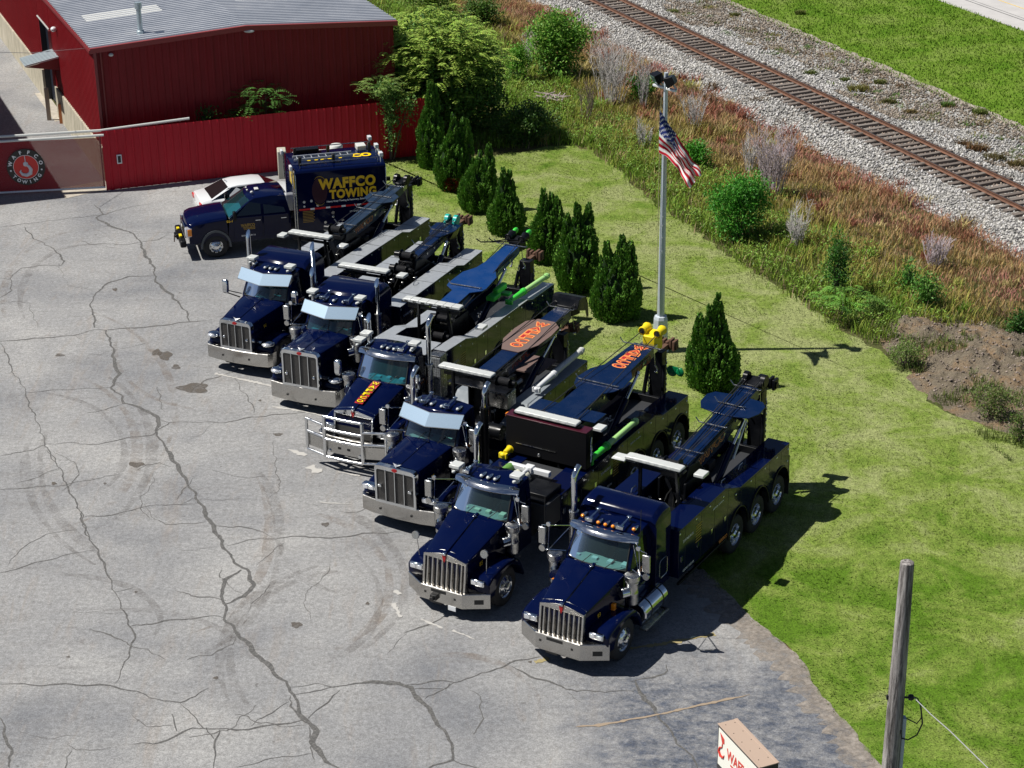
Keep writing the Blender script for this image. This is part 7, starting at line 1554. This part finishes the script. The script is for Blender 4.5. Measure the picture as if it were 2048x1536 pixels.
def shrub(name, pos, blobs, nleaf, ls, col, label, cat, col2=None, trunk=True, group=None, stem=BARK):
    """blobs: (dx, dy, z, rx, ry, rz); leaf clumps fill each blob unevenly"""
    t = empty(name, (pos[0], pos[1], 0), 0, label, cat, group); Cs = []; Ds = []
    blobs = list(blobs) + [(b[0] + random.uniform(-.7, .7) * b[3], b[1] + random.uniform(-.7, .7) * b[4], max(.15, b[2] + random.uniform(-.5, .9) * b[5]), b[3] * .38, b[4] * .38, b[5] * .4) for b in blobs for _ in range(2)]
    vol = np.array([b[3] * b[4] * b[5] for b in blobs]) ** .75; vol /= vol.sum()
    for b, f in zip(blobs, vol):
        k = max(4, int(f * nleaf / 34)); c0 = rdir(k) * (0.45 + .6 * RNG.random((k, 1)) ** .6); c0[:, 2] = np.abs(c0[:, 2]) * np.sign(c0[:, 2] + .45)
        c0 = c0 * np.array(b[3:6]) + np.array(b[:3]); m = int(f * nleaf / k) + 1
        q = rdir(k * m) * RNG.random((k * m, 1)) ** .5 * ls * 3.2 + np.repeat(c0, m, 0); Cs.append(q); o = q - np.array([b[0], b[1], b[2] - b[5] * .4]); Ds.append(o / (np.linalg.norm(o, axis=1, keepdims=True) + 1e-6) + rdir(len(q)) * .9)
    Cn = np.concatenate(Cs); D = np.concatenate(Ds); k = Cn[:, 2] > .02; Cn, D = Cn[k], D[k]; n = len(Cn)
    U = rdir(n) * .7 + np.array([0, 0, 1]); V, F = leaves(Cn, D, U, ls * (.7 + .7 * RNG.random(n)), ls * .55 * (.7 + .6 * RNG.random(n)))
    C = jit(tuple(1.3 * c_ for c_ in col), n); 
    if col2 is not None: mk = RNG.random(n) < .35; C[mk] = jit(col2, mk.sum())
    np_mesh('crown', V, F, FOL, np.repeat(C, 4, 0), t)
    if trunk:
        mb = MB(); 
        for b in blobs[:6]:
            mb.tube([(b[0] * .15, b[1] * .15, 0), (b[0] * .5, b[1] * .5, b[2] * .5), (b[0], b[1], b[2])], [.05, .035, .012], 6)
        mb.build('trunk', stem, t)
    return t
def fronds(name, pos, blobs, nf_, fl, col, label, cat, parent=None, pairs=9):
    t = parent or empty(name, (pos[0], pos[1], 0), 0, label, cat); Cn = []; D = []; U = []; 
    vol = np.array([b[3] * b[4] for b in blobs]); vol /= vol.sum(); sw = []
    for b, f in zip(blobs, vol):
        for _ in range(int(nf_ * f)):
            v = rdir(1)[0]; v[2] = abs(v[2]) if RNG.random() < .6 else v[2] * .8; p = np.array(b[:3]) + v * np.array(b[3:6]) * (.65 + .4 * RNG.random()); o = np.array([v[0] / b[3], v[1] / b[4], .0]) + RNG.normal(size=3) * .25; o[2] = 0; o /= np.linalg.norm(o) + 1e-6
            L_ = fl * (.7 + .6 * RNG.random()); s_ = np.array([-o[1], o[0], 0]); g_ = 0.5 + RNG.random(); cc = 1 + .35 * (RNG.random() * 2 - 1)
            for i in range(pairs):
                u = (i + .5) / pairs; c = p + o * L_ * u + np.array([0, 0, (.35 + .5 * v[2]) * L_ * (u - 1.25 * g_ * u * u)]); ll = L_ * .26 * (1 - .45 * abs(u - .4) * 1.6)
                for q in (1, -1): dd = s_ * q + o * .35 + np.array([0, 0, -.25]); Cn.append(c + dd * ll * .5); D.append(dd); U.append([0, 0, 1]); sw.append((ll, cc))
    Cn = np.array(Cn); D = np.array(D); U = np.array(U, float) + RNG.normal(size=Cn.shape) * .15; sw = np.array(sw); n = len(Cn)
    V, F = leaves(Cn, D, U, sw[:, 0] * 1.05, sw[:, 0] * .42, .1); C = jit(col, n, .15) * sw[:, 1:2]
    np_mesh('crown', V, F, FOL, np.repeat(C, 4, 0), t); return t

# --- arborvitae, each a clump of pointed stems
ARB = [('tallest and darkest arborvitae next to the red fence, two close tips', (862, 341), [(859, 153), (869, 158)], 56),
 ('arborvitae with a reddish patch at its foot, second from the red fence', (905, 386), [(906, 219), (925, 226), (934, 233)], 71),
 ('arborvitae with one tall tip over two lower shoulders, third from the fence', (955, 430), [(978, 278), (959, 297), (948, 312)], 74),
 ('broad arborvitae with a low front spire, fourth from the red fence', (1013, 476), [(1006, 331), (1019, 336), (1024, 383)], 74),
 ('three tipped arborvitae behind the green sheaved tow truck, fifth from the fence', (1093, 532), [(1087, 372), (1103, 378), (1116, 387)], 80),
 ('arborvitae with three separate spires, sixth from the red fence', (1155, 591), [(1155, 395), (1178, 397), (1134, 420)], 92),
 ('wide arborvitae just left of the lamp pole', (1229, 650), [(1245, 460), (1262, 475), (1213, 474), (1228, 500)], 102),
 ('arborvitae standing alone right of the lamp pole', (1425, 792), [(1437, 579), (1420, 603), (1399, 623), (1445, 623)], 104)]
ARB[6] = ('wide arborvitae nearest the lamp pole base, casting shade on it', *ARB[6][1:]); ARB[7] = ('lone arborvitae apart from the row, past the lamp pole', *ARB[7][1:])
for lab, bpx, tips, wpx in ARB:
    g0 = G(*bpx); dist = math.hypot(g0[1], CAMH); scl = FPX / dist; Wm = wpx / scl
    back = .40 * Wm; by = g0[1] + back; t = empty('arborvitae', (g0[0] * by / g0[1], by, 0), 0, lab, 'arborvitae', 'arborvitae in a row along the lawn')
    Vs = []; Fs = []; Cs = []; off = 0; mbc = MB(); nt_ = len(tips); ox = t.location.x
    hs_ = []
    for k in range(nt_ + 1):
        if k < nt_:
            tx_, ty_ = tips[k]
            d = ray(tx_, ty_); yy = by + (.0 if k == 0 else RNG.uniform(-.15, .25)); tt = yy / d[1]; X = float(d[0] * tt - ox); Hh = CAMH + d[2] * tt; hs_.append(Hh)
            Rm = Wm * (.25 if nt_ > 2 else .30); cx = X * .80; dy = yy - by; sh_ = 1.15
        else:
            X = 0.0; cx = 0.0; dy = 0.0; Hh = np.mean(hs_) * .74; Rm = Wm * .47; sh_ = 2.0
        fr_ = lambda u: Rm * np.where(u < .30, .66 + .34 * np.sin(u / .30 * np.pi / 2), (1 - np.clip((u - .30) / .70, 0, 1) ** sh_))
        nc = 170 if k < nt_ else 300; m_ = 62; uc = RNG.random(nc) ** 1.1 * .93; ac = RNG.random(nc) * 2 * np.pi; Rc = fr_(uc) * (.84 + .24 * RNG.random(nc)); sz = (.09 + .10 * RNG.random(nc)) * (1.2 - .95 * uc)
        n = nc * m_; u0_, a, R0, s0_ = (np.repeat(q_, m_) for q_ in (uc, ac, Rc, sz)); e_ = rdir(n) * RNG.random((n, 1)) ** .45; tanx, tany = -np.sin(a), np.cos(a)
        lx_ = e_[:, 0] * s0_ * .75; ly_ = e_[:, 1] * s0_ * .8; lz_ = e_[:, 2] * s0_ * 2.0; taper_ = 1 - .45 * np.clip(e_[:, 2], 0, 1)
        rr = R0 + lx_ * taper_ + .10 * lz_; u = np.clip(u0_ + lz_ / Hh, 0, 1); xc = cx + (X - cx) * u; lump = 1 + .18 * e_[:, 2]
        Cn = np.column_stack([xc + rr * np.cos(a) + ly_ * taper_ * tanx, dy + rr * np.sin(a) + ly_ * taper_ * tany, .04 + u0_ * Hh + lz_]); D = np.column_stack([np.cos(a) * .45, np.sin(a) * .45, np.full(n, .95)]) + RNG.normal(size=(n, 3)) * .30; U = np.column_stack([tanx, tany, np.zeros(n)]) + RNG.normal(size=(n, 3)) * .45
        k_ = Cn[:, 2] > .03; Cn, D, U, u, a, lump = Cn[k_], D[k_], U[k_], u[k_], a[k_], lump[k_]; shade_ = np.repeat(.80 + .42 * RNG.random(nc), m_)[k_]; n = len(Cn)
        V, F = leaves(Cn, D, U, .070 + .045 * RNG.random(n), .036 + .024 * RNG.random(n), .2); Vs.append(V); Fs.append(F + off); off += len(V)
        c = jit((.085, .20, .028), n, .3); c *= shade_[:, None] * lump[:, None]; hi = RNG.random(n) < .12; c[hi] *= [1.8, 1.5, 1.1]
        if 'reddish' in lab: rd = (u < .26) & (np.abs(a - 4.9) < .55) & (RNG.random(n) < .7) & (k == nt_); c[rd] = [.22, .03, .02]
        Cs.append(np.repeat(c, 4, 0))
        mbc.lathe((cx, dy, 0), (X - cx, 0.0001, Hh), [(float(fr_(np.array(v_))) * .74 + .002, v_ * Hh * .985) for v_ in (0, .08, .16, .28, .4, .52, .64, .76, .88, .96)], 14)
    # solid heart of the crown, so that no ground shows through
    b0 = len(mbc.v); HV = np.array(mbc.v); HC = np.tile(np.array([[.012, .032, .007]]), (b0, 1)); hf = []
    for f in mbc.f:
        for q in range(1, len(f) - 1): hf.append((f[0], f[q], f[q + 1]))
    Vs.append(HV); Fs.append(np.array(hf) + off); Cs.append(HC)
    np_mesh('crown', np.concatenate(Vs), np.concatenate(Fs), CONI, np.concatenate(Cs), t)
    mb = MB(); mb.cyl((0, 0, 0), (0, 0, .6), .07, .05); mb.build('trunk', BARK, t)

# --- big tree at the end of the fence
tr = fronds('tree', (-3.1, 82.9), [(0, 0, 4.0, 2.2, 2.0, 1.7), (-1.3, -.7, 3.6, 1.4, 1.3, 1.4), (1.6, -.4, 3.3, 1.5, 1.4, 1.4), (.2, -1.2, 3.1, 1.7, 1.1, 1.4), (-.5, .5, 4.5, 1.4, 1.3, 1.0), (-2.0, -2.0, 2.8, .7, .7, .7), (1.0, -.6, 4.3, 1.3, 1.0, .9)], 1600, .60, (.30, .43, .075), 'large tree with feathery yellow green leaves at the end of the red fence', 'tree', pairs=9)
blobs = [(0, 0, 3.7, 2.2, 2.0, 2.1), (-1.3, -.5, 2.9, 1.4, 1.3, 1.6), (1.4, -.2, 2.8, 1.6, 1.4, 1.7), (.2, -.9, 2.4, 1.8, 1.1, 1.6), (1.5, .3, 1.5, 1.6, 1.2, 1.3)]
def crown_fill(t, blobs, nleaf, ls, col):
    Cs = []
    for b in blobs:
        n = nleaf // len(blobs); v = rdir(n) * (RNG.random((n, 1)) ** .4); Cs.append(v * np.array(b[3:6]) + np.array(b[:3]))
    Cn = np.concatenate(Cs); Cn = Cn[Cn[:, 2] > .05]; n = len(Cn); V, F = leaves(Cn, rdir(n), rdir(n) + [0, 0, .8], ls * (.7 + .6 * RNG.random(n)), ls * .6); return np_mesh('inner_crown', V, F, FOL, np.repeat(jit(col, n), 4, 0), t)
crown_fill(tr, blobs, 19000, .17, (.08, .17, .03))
mb = MB()
for a_ in ([(0, 0, 0), (.1, 0, 1.5), (.0, .1, 3), (-.1, .2, 4.6)], [(0, 0, 1), (-.7, -.3, 2.2), (-1.5, -.8, 3.6)], [(0, 0, .8), (.8, -.1, 2), (1.7, -.4, 3.4)], [(0, 0, 1.2), (.2, -.8, 2.2), (.3, -1.5, 3.2)]): mb.tube(a_, [.16, .12, .08, .03][:len(a_)], 8)
mb.build('trunk', BARK, tr)
vn = shrub('vine', (-5.0, 79.85), [(-.15, -.1, 2.9, .55, .35, .45), (.1, -.35, 2.2, .35, .2, .5), (.05, -.42, 1.6, .28, .14, .5), (.1, -.42, 1.0, .14, .1, .4), (.75, -.35, 2.3, .3, .18, .55)], 2600, .11, (.10, .19, .04), 'leafy vine hanging over the top of the red fence', 'vine', trunk=True)
fronds('vine', (0, 0), [(-.35, 0, 3.2, .75, .6, .35)], 60, .5, (.17, .26, .06), '', '', parent=vn)

def px_shrub(name, bpx, span, toppy, n, ls, col, label, cat, col2=None, k=3, z0=0.0, frac=1.0, group=None):
    g0 = G(*bpx); dist = math.hypot(g0[1], CAMH); m = dist / FPX; wx = span * m / 2; cs = CAMH / dist; Hh = (bpx[1] - toppy) * m / math.cos(math.asin(min(.95, cs))) 
    y = g0[1] + wx * .55; x = g0[0] * y / g0[1]; Hh = max(.5, Hh - wx * .55 * .55); bl = []
    for i in range(k):
        u = (i + .5) / k * 2 - 1; bl.append((u * wx * .5, random.uniform(-.3, .3) * wx, Hh * random.uniform(.42, .6), wx * .62, wx * .55, Hh * .42))
    bl.append((0, 0, Hh * .72, wx * .55, wx * .5, Hh * .30)); bl.append((0, 0, Hh * .3, wx * .8, wx * .7, Hh * .3))
    return shrub(name, (x, y), bl, n, ls, col, label, cat, col2, group=group)
px_shrub('shrub', (1118, 166), 122, 26, 7000, .17, (.10, .23, .03), 'rounded glossy green shrub between the tree and the railway', 'shrub', (.19, .34, .05), k=7)
px_shrub('shrub', (1478, 492), 130, 338, 9500, .10, (.045, .19, .018), 'dense dark green shrub at the lawn edge right of the lamp pole', 'shrub', (.09, .29, .03), k=7)
px_shrub('shrub', (1672, 600), 56, 470, 2400, .09, (.035, .12, .015), 'narrow dark green sapling among the yellow weeds', 'shrub', (.08, .18, .03), k=2)
px_shrub('shrub', (1815, 590), 28, 520, 700, .10, (.05, .15, .02), 'vine wrapped stump on the left of a pair in the brown grass', 'shrub', k=1)
px_shrub('shrub', (1852, 622), 56, 548, 1500, .10, (.06, .17, .02), 'low leafy vine clump on the right of a pair in the brown grass', 'shrub', (.13, .25, .05), k=3)
px_shrub('shrub', (1282, 205), 60, 150, 1500, .12, (.06, .20, .015), 'small bright green bush near the top of the lamp pole', 'shrub', k=3)
px_shrub('shrub', (1035, 170), 60, 85, 2400, .10, (.09, .24, .02), 'bright green bush beside the rounded shrub', 'shrub', k=3)
px_shrub('shrub', (1390, 345), 70, 285, 2200, .11, (.05, .19, .015), 'low green bush under the drooping flag', 'shrub', k=3)
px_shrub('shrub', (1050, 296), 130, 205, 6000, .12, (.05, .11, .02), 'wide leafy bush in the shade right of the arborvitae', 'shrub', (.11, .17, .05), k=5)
px_shrub('shrub', (965, 60), 80, -10, 2400, .15, (.06, .13, .02), 'tall brush behind the feathery tree', 'shrub', (.11, .18, .03), k=4)
px_shrub('shrub', (865, 42), 90, -30, 2200, .15, (.09, .16, .02), 'yellow green brush at the rear corner of the warehouse', 'shrub', (.14, .20, .03), k=4)
px_shrub('shrub', (2035, 680), 34, 625, 1000, .10, (.03, .09, .012), 'dark green bush at the top of the dirt mound', 'shrub', k=2)
px_shrub('shrub', (1755, 640), 60, 600, 1100, .07, (.10, .17, .03), 'small weedy clump at the foot of the dirt mound', 'shrub', k=3)
px_shrub('shrub', (1810, 745), 80, 680, 1700, .06, (.11, .17, .035), 'weeds growing over the left end of the dirt mound', 'shrub', k=3)
px_shrub('shrub', (1985, 850), 110, 770, 2600, .06, (.09, .14, .03), 'straggly weeds on the near side of the dirt mound', 'shrub', (.15, .14, .06), k=4)
px_shrub('shrub', (2040, 890), 60, 820, 1300, .06, (.07, .13, .02), 'coarse weed clump below the dirt mound by the frame edge', 'shrub', (.15, .15, .06), k=3)
t = fronds('sapling', tuple(G(1683, 640)[:2]), [(0, 0, .75, .75, .5, .35)], 46, .55, (.12, .27, .04), 'feathery light green sapling at the edge of the lawn', 'sapling', pairs=8)
mb = MB(); mb.tube([(0, 0, 0), (.03, 0, .5), (0, .05, .9)], [.03, .02, .01], 6); mb.build('stem', BARK, t)
p = Vector(W(6.6, 0, 0)[:2]) + nf * .55; t = fronds('sapling', (p.x, p.y), [(0, 0, 2.9, .95, .4, .65), (-.4, 0, 2.2, .8, .4, .7)], 130, .6, (.07, .17, .03), 'leafy sapling growing between the red fence and warehouse wall', 'sapling')
mb = MB(); mb.tube([(0, 0, 0), (.05, 0, 1.5), (.1, 0, 3.1)], [.05, .04, .01], 6); mb.tube([(0, 0, .4), (-.4, 0, 1.6), (-.5, 0, 2.7)], [.04, .03, .01], 6); mb.build('trunk', BARK, t)
p = Vector(W(4.3, 0, 0)[:2]) + nf * .55; shrub('vine', (p.x, p.y), [(0, 0, 2.35, .35, .2, .45), (.15, 0, 1.9, .4, .25, .5)], 900, .12, (.025, .07, .012), 'dark vine rising above the red fence, smaller than the sapling', 'vine')

# --- dead grey brush
def dead(bpx, span, toppy, n, label, m=TWIG, dens=1.0):
    g0 = G(*bpx); dist = math.hypot(g0[1], CAMH); k = dist / FPX; wx = span * k / 2; Hh = (bpx[1] - toppy) * k * 1.05; y = g0[1] + wx * .3; x = g0[0] * y / g0[1]
    t = empty('dead_shrub', (x, y, 0), 0, label, 'dead shrub'); mb = MB(); rg = random.Random(int(bpx[0]))
    for _ in range(n):
        a = rg.uniform(0, 6.28); r0 = rg.uniform(0, .35) * wx; p = Vector((r0 * math.cos(a), r0 * math.sin(a), 0)); d = Vector((math.cos(a) * rg.uniform(.1, .75) * wx / Hh, math.sin(a) * rg.uniform(.1, .75) * wx / Hh, 1)).normalized(); L_ = Hh * rg.uniform(.6, 1.1)
        q = [p, p + d * L_ * .5 + Vector((rg.uniform(-.1, .1), rg.uniform(-.1, .1), 0)), p + d * L_]; mb.tube(q, [.016, .011, .004], 3, False)
        for _ in range(7):
            u = rg.uniform(.25, .9); s = q[0].lerp(q[2], u); e = s + (d + Vector((rg.uniform(-1, 1), rg.uniform(-1, 1), rg.uniform(-.1, .7))) * .8).normalized() * L_ * rg.uniform(.15, .38)
            mb.tube([s, s.lerp(e, .5) + Vector((0, 0, .02)), e], [.009, .007, .003], 3, False)
            for _ in range(2): e2 = s.lerp(e, .6) + Vector((rg.uniform(-1, 1), rg.uniform(-1, 1), rg.uniform(0, .8))) * L_ * .10; mb.tube([s.lerp(e, .5), e2], [.006, .003], 3, False)
    mb.build('branches', m, t, smooth=0)
TW2 = mat('pale_violet_twig', (0.40, 0.34, 0.36), 0.9)
dead((1222, 215), 130, 88, 46, 'large pale grey dead shrub left of the lamp pole top')
dead((1285, 220), 60, 110, 16, 'thin dead shrub close to the floodlights of the lamp pole')
dead((1388, 262), 80, 190, 22, 'pale leafless shrub behind the flag')
dead((1545, 395), 100, 265, 50, 'big grey dead shrub above the dense dark green shrub', TW2)
dead((1500, 350), 50, 280, 16, 'smaller dead shrub left of the big grey one')
dead((1590, 500), 70, 415, 22, 'grey leafless brush right of the dense dark green shrub')
dead((1870, 540), 110, 478, 34, 'pale tangle of dead stems in the red grass', TW2)
dead((1060, 128), 46, 66, 16, 'small grey dead shrub beside the rounded green shrub')
dead((1290, 300), 60, 240, 14, 'bare shrub at the lawn edge left of the lamp pole')
dead((1170, 245), 60, 160, 10, 'few bare stems left of the large dead shrub', BARK)
bp = G(1105, 213); t = empty('brush_pile', (bp[0], bp[1], 0), 0, 'small pile of pale cut branches in the weeds', 'brush pile'); mb = MB()
for _ in range(26): a = random.uniform(0, 3.14); c = Vector((random.uniform(-.5, .5), random.uniform(-.3, .3), random.uniform(.35, .6))); d = Vector((math.cos(a), math.sin(a), random.uniform(-.15, .15))) * random.uniform(.25, .55); mb.tube([c - d, c + d], .022, 4)
mb.build('branches', mat('cut_branch', (.40, .34, .32), .9), t)

# --- weeds between the lawn and the railway: too many to count
wz = [(-1.0, 81.2), (2.4, 81.7), (3.5, 80.9), (4.6, 78.1), (5.6, 74.2), (7.2, 70.1), (8.6, 66.3), (10.0, 63.3), (11.0, 60.6), (12.0, 59.2), (13.6, 61.0), (15.6, 60.6), (17.5, 59.2), (19.5, 57.0), RP(45, -1.9), RP(-8, -1.9), (-6.0, 112), (-12, 112), (-4.6, 84.6), (-3.4, 81.6)]
area_n = 330000
P = scatter(wz, area_n); P = P + RNG.normal(size=P.shape) * .22; P = P[inview(P, 0, 40)]
u = ucoord(P); t_ = wav(P, .55, .3) * .5 + wav(P, 1.9, 1.1) * .3; edge = np.clip((-u - 2) / 9.5, 0, 1) + t_ * .28
reg = np.clip((P[:, 1] - 84) / 16, 0, 1) * .35
k = edge + reg * np.where(u < -7, 1, .2)
pal = np.array([(.38, .18, .12), (.40, .26, .13), (.34, .27, .08), (.26, .29, .05), (.16, .26, .03)]); ki = np.clip(k + RNG.normal(size=len(P)) * .10, 0, .999) * 4; i0 = ki.astype(int); f = (ki - i0)[:, None]
C = pal[i0] * (1 - f) + pal[np.minimum(i0 + 1, 4)] * f; pk = (wav(P, .9, 2.2) > .25) & (k < .45); C[pk] = C[pk] * [.95, .80, 1.05] + [.03, .01, .02]
dry = RNG.random(len(P)) < .10; C[dry] = [.38, .30, .17]; C *= (.72 + .56 * RNG.random((len(P), 1)))
hh = (.12 + .26 * RNG.random(len(P)) ** 1.5) * (1 + .55 * wav(P, .8, .9)) * np.where(k > .5, 1.25, .9); hh *= np.clip((-u - 1.4) / 1.2, .45, 1); hh = np.maximum(hh, .06)
V, F = blades(P, hh, .022 + .022 * RNG.random(len(P)), .75); tag(np_mesh('wild_grass', V, F, GRASSY, np.repeat(C, 5, 0)), 'tall reddish and green wild grass between the lawn and the railway', 'wild grass', kind='stuff')
# stouter clumps that break up the grass
Pc = scatter(wz, 900); Pc = Pc[inview(Pc)][:330]; nb = 46; uc_ = ucoord(Pc); cp = np.array([(.20, .34, .04), (.12, .24, .02), (.40, .33, .14), (.30, .12, .08), (.14, .09, .05), (.30, .34, .07)])
ci = np.where(uc_ < -7.5, RNG.choice([0, 0, 1, 2, 5], len(Pc)), RNG.choice([2, 3, 3, 4, 5], len(Pc))); hc = .28 + .38 * RNG.random(len(Pc)); P = np.repeat(Pc, nb, 0) + RNG.normal(size=(len(Pc) * nb, 2)) * np.repeat(.10 + .16 * RNG.random((len(Pc), 1)), nb, 0)
V, F = blades(P, np.repeat(hc, nb) * (.5 + .6 * RNG.random(len(P))), .024 + .03 * RNG.random(len(P)), .9); tag(np_mesh('weed_clumps', V, F, GRASSY, np.repeat(np.repeat(cp[ci], nb, 0) * (.6 + .8 * RNG.random((len(P), 1))), 5, 0)), 'taller mixed clumps standing out of the wild grass', 'weeds', kind='stuff')
# leafy ground weeds near the lawn
P = scatter(wz, 60000); P = P[inview(P, 0, 40)]; u = ucoord(P); P = P[(u < -8.2 + 1.6 * wav(P, .7, .2)) & (wav(P, 1.1, .7) > -.3)]; n = len(P) ; m = 4
Q3 = np.column_stack([np.repeat(P, m, 0), np.zeros(n * m)]) + RNG.normal(size=(n * m, 3)) * [.07, .07, 0]; Q3[:, 2] = (.12 + .42 * RNG.random(n * m)) * np.repeat(1 + .6 * wav(P, .9, .9), m)
V, F = leaves(Q3, rdir(n * m) + [0, 0, .2], rdir(n * m) * .5 + [0, 0, 1], .08 + .07 * RNG.random(n * m), .045); C = jit((.17, .30, .04), n * m, .4)
tag(np_mesh('weed_leaves', V, F, FOL, np.repeat(C, 4, 0)), 'low leafy green weeds thickening along the lawn edge', 'weeds', kind='stuff')
# tufts in the ballast
for i, (px, py, s_, cc) in enumerate([(1620, 148, .35, (.10, .13, .03)), (1716, 180, .5, (.16, .15, .04)), (1778, 205, .35, (.10, .10, .03)), (1955, 300, .5, (.15, .09, .04)), (1988, 318, .45, (.12, .10, .04)), (2035, 330, .4, (.14, .11, .04)), (1600, 25, .3, (.14, .17, .04)), (1520, 205, .45, (.16, .10, .05)), (1345, 25, .35, (.15, .18, .05)), (1470, 30, .3, (.12, .13, .04)), (1760, 165, .3, (.13, .15, .04)), (1690, 160, .25, (.10, .13, .03)), (1925, 290, .35, (.10, .06, .03)), (1820, 225, .3, (.18, .14, .06)), (1430, 140, .4, (.14, .14, .04)), (1960, 225, .35, (.13, .17, .04)), (1895, 210, .3, (.09, .16, .03))]):
    c = G(px, py, .1)[:2]; n = 420; P = c + np.clip(RNG.normal(size=(n, 2)), -1.6, 1.6) * [.42 * s_ * 1.3, .3 * s_ * 1.3]; V, F = blades(P, (.14 + .28 * RNG.random(n)) * s_ * 1.7, .04 * np.ones(n), .8, .05)
    labs = ['thin green', 'yellowish', 'dark', 'reddish', 'brown', 'tan', 'sparse green', 'rusty', 'bright green', 'olive', 'grassy', 'tiny green', 'dark reddish', 'straw coloured', 'mixed green', 'light green', 'low green']
    where = ['opposite the near rail bend', 'mid gravel', 'beside the yellowish one', 'nearest the right edge', 'next to the reddish one', 'at the right edge', 'by the far field', 'at the foot of the near rail', 'near the top of the picture', 'by the dark gravel strip', 'under the far field edge', 'left of the yellowish one', 'left of the reddish one', 'below the dark one', 'where weeds meet stones', 'at the gravel path', 'along the green verge']
    o = np_mesh('grass_tuft', V, F, GRASSY, np.repeat(jit(cc, n, .4), 5, 0)); tag(o, '%s grass tuft growing in the ballast, %s' % (labs[i], where[i]), 'grass tuft', 'grass tufts in the railway ballast')
# green verge strip beside the gravel path
P = scatter([RP(8, 5.6), RP(60, 5.6), RP(60, 6.9), RP(8, 6.9)], 9000); P = P[(wav(P, .9, .4) > -.15) & inview(P)]; V, F = blades(P, .10 + .10 * RNG.random(len(P)), .03 * np.ones(len(P)), .8); tag(np_mesh('verge_grass', V, F, GRASSY, np.repeat(jit((.06, .15, .02), len(P)), 5, 0)), 'strip of rough green grass along the far side of the ballast', 'grass', kind='stuff')
nw = 150; tt_ = RNG.uniform(-2, 46, nw); uu_ = 2.9 + 3.6 * RNG.random(nw) ** .8; Pc = RA + RD * tt_[:, None] + RN * uu_[:, None]; Pc = Pc[inview(Pc)]; cpb = np.array([(.12, .17, .03), (.26, .22, .08), (.16, .10, .05), (.10, .20, .03)]); ci = RNG.integers(0, 4, len(Pc))
P = np.repeat(Pc, 60, 0) + RNG.normal(size=(len(Pc) * 60, 2)) * [.22, .22] * np.repeat(.4 + RNG.random((len(Pc), 1)), 60, 0); V, F = blades(P, .05 + .12 * RNG.random(len(P)), .02 + .02 * RNG.random(len(P)), .9, .05)
tag(np_mesh('ballast_weeds', V, F, GRASSY, np.repeat(np.repeat(cpb[ci], 60, 0) * (.6 + .8 * RNG.random((len(P), 1))), 5, 0)), 'sparse low weeds coming up through the gravel beyond the rails', 'weeds', kind='stuff')
# stalks and clods on the mound
P = np.column_stack([RNG.uniform(11.5, 19, 5000), RNG.uniform(50.5, 61.5, 5000)]); hz_ = mound_h(P); k = (hz_ > .02) & inview(P); P, hz_ = P[k], hz_[k]; ns = len(P)
V = base[None] * (0.012 + 0.05 * RNG.random((ns, 1, 1)) ** 2.5) * (.7 + .6 * RNG.random((ns, 6, 1))) + np.column_stack([P, hz_ + .01])[:, None, :]; F = (np.arange(ns)[:, None, None] * 6 + f8[None]).reshape(-1, 3)
tag(np_mesh('earth_clods', V.reshape(-1, 3), F, STONE, np.repeat(np.array([[.20, .165, .14]]) * (.6 + .9 * RNG.random((ns, 1))), 6, 0)), 'loose clods and pebbles scattered over the bare dirt mound', 'clods', kind='stuff')
P = np.column_stack([RNG.uniform(10.8, 19, 26000), RNG.uniform(49.5, 62, 26000)]); hz_ = mound_h(P); w_ = wav(P, 1.1, 3.3); k = (hz_ < .30) & (w_ > .12) & (P[:, 0] + .3 * (P[:, 1] - 57) > 12.3) & inview(P); P, hz_ = P[k], hz_[k]
V, F = blades(P, .08 + .22 * RNG.random(len(P)), .022 * np.ones(len(P)), .8, np.maximum(hz_, 0)); tag(np_mesh('mound_weeds', V, F, GRASSY, np.repeat(jit((.11, .15, .035), len(P), .4), 5, 0)), 'patchy grass creeping over the edges of the dirt mound', 'weeds', kind='stuff')
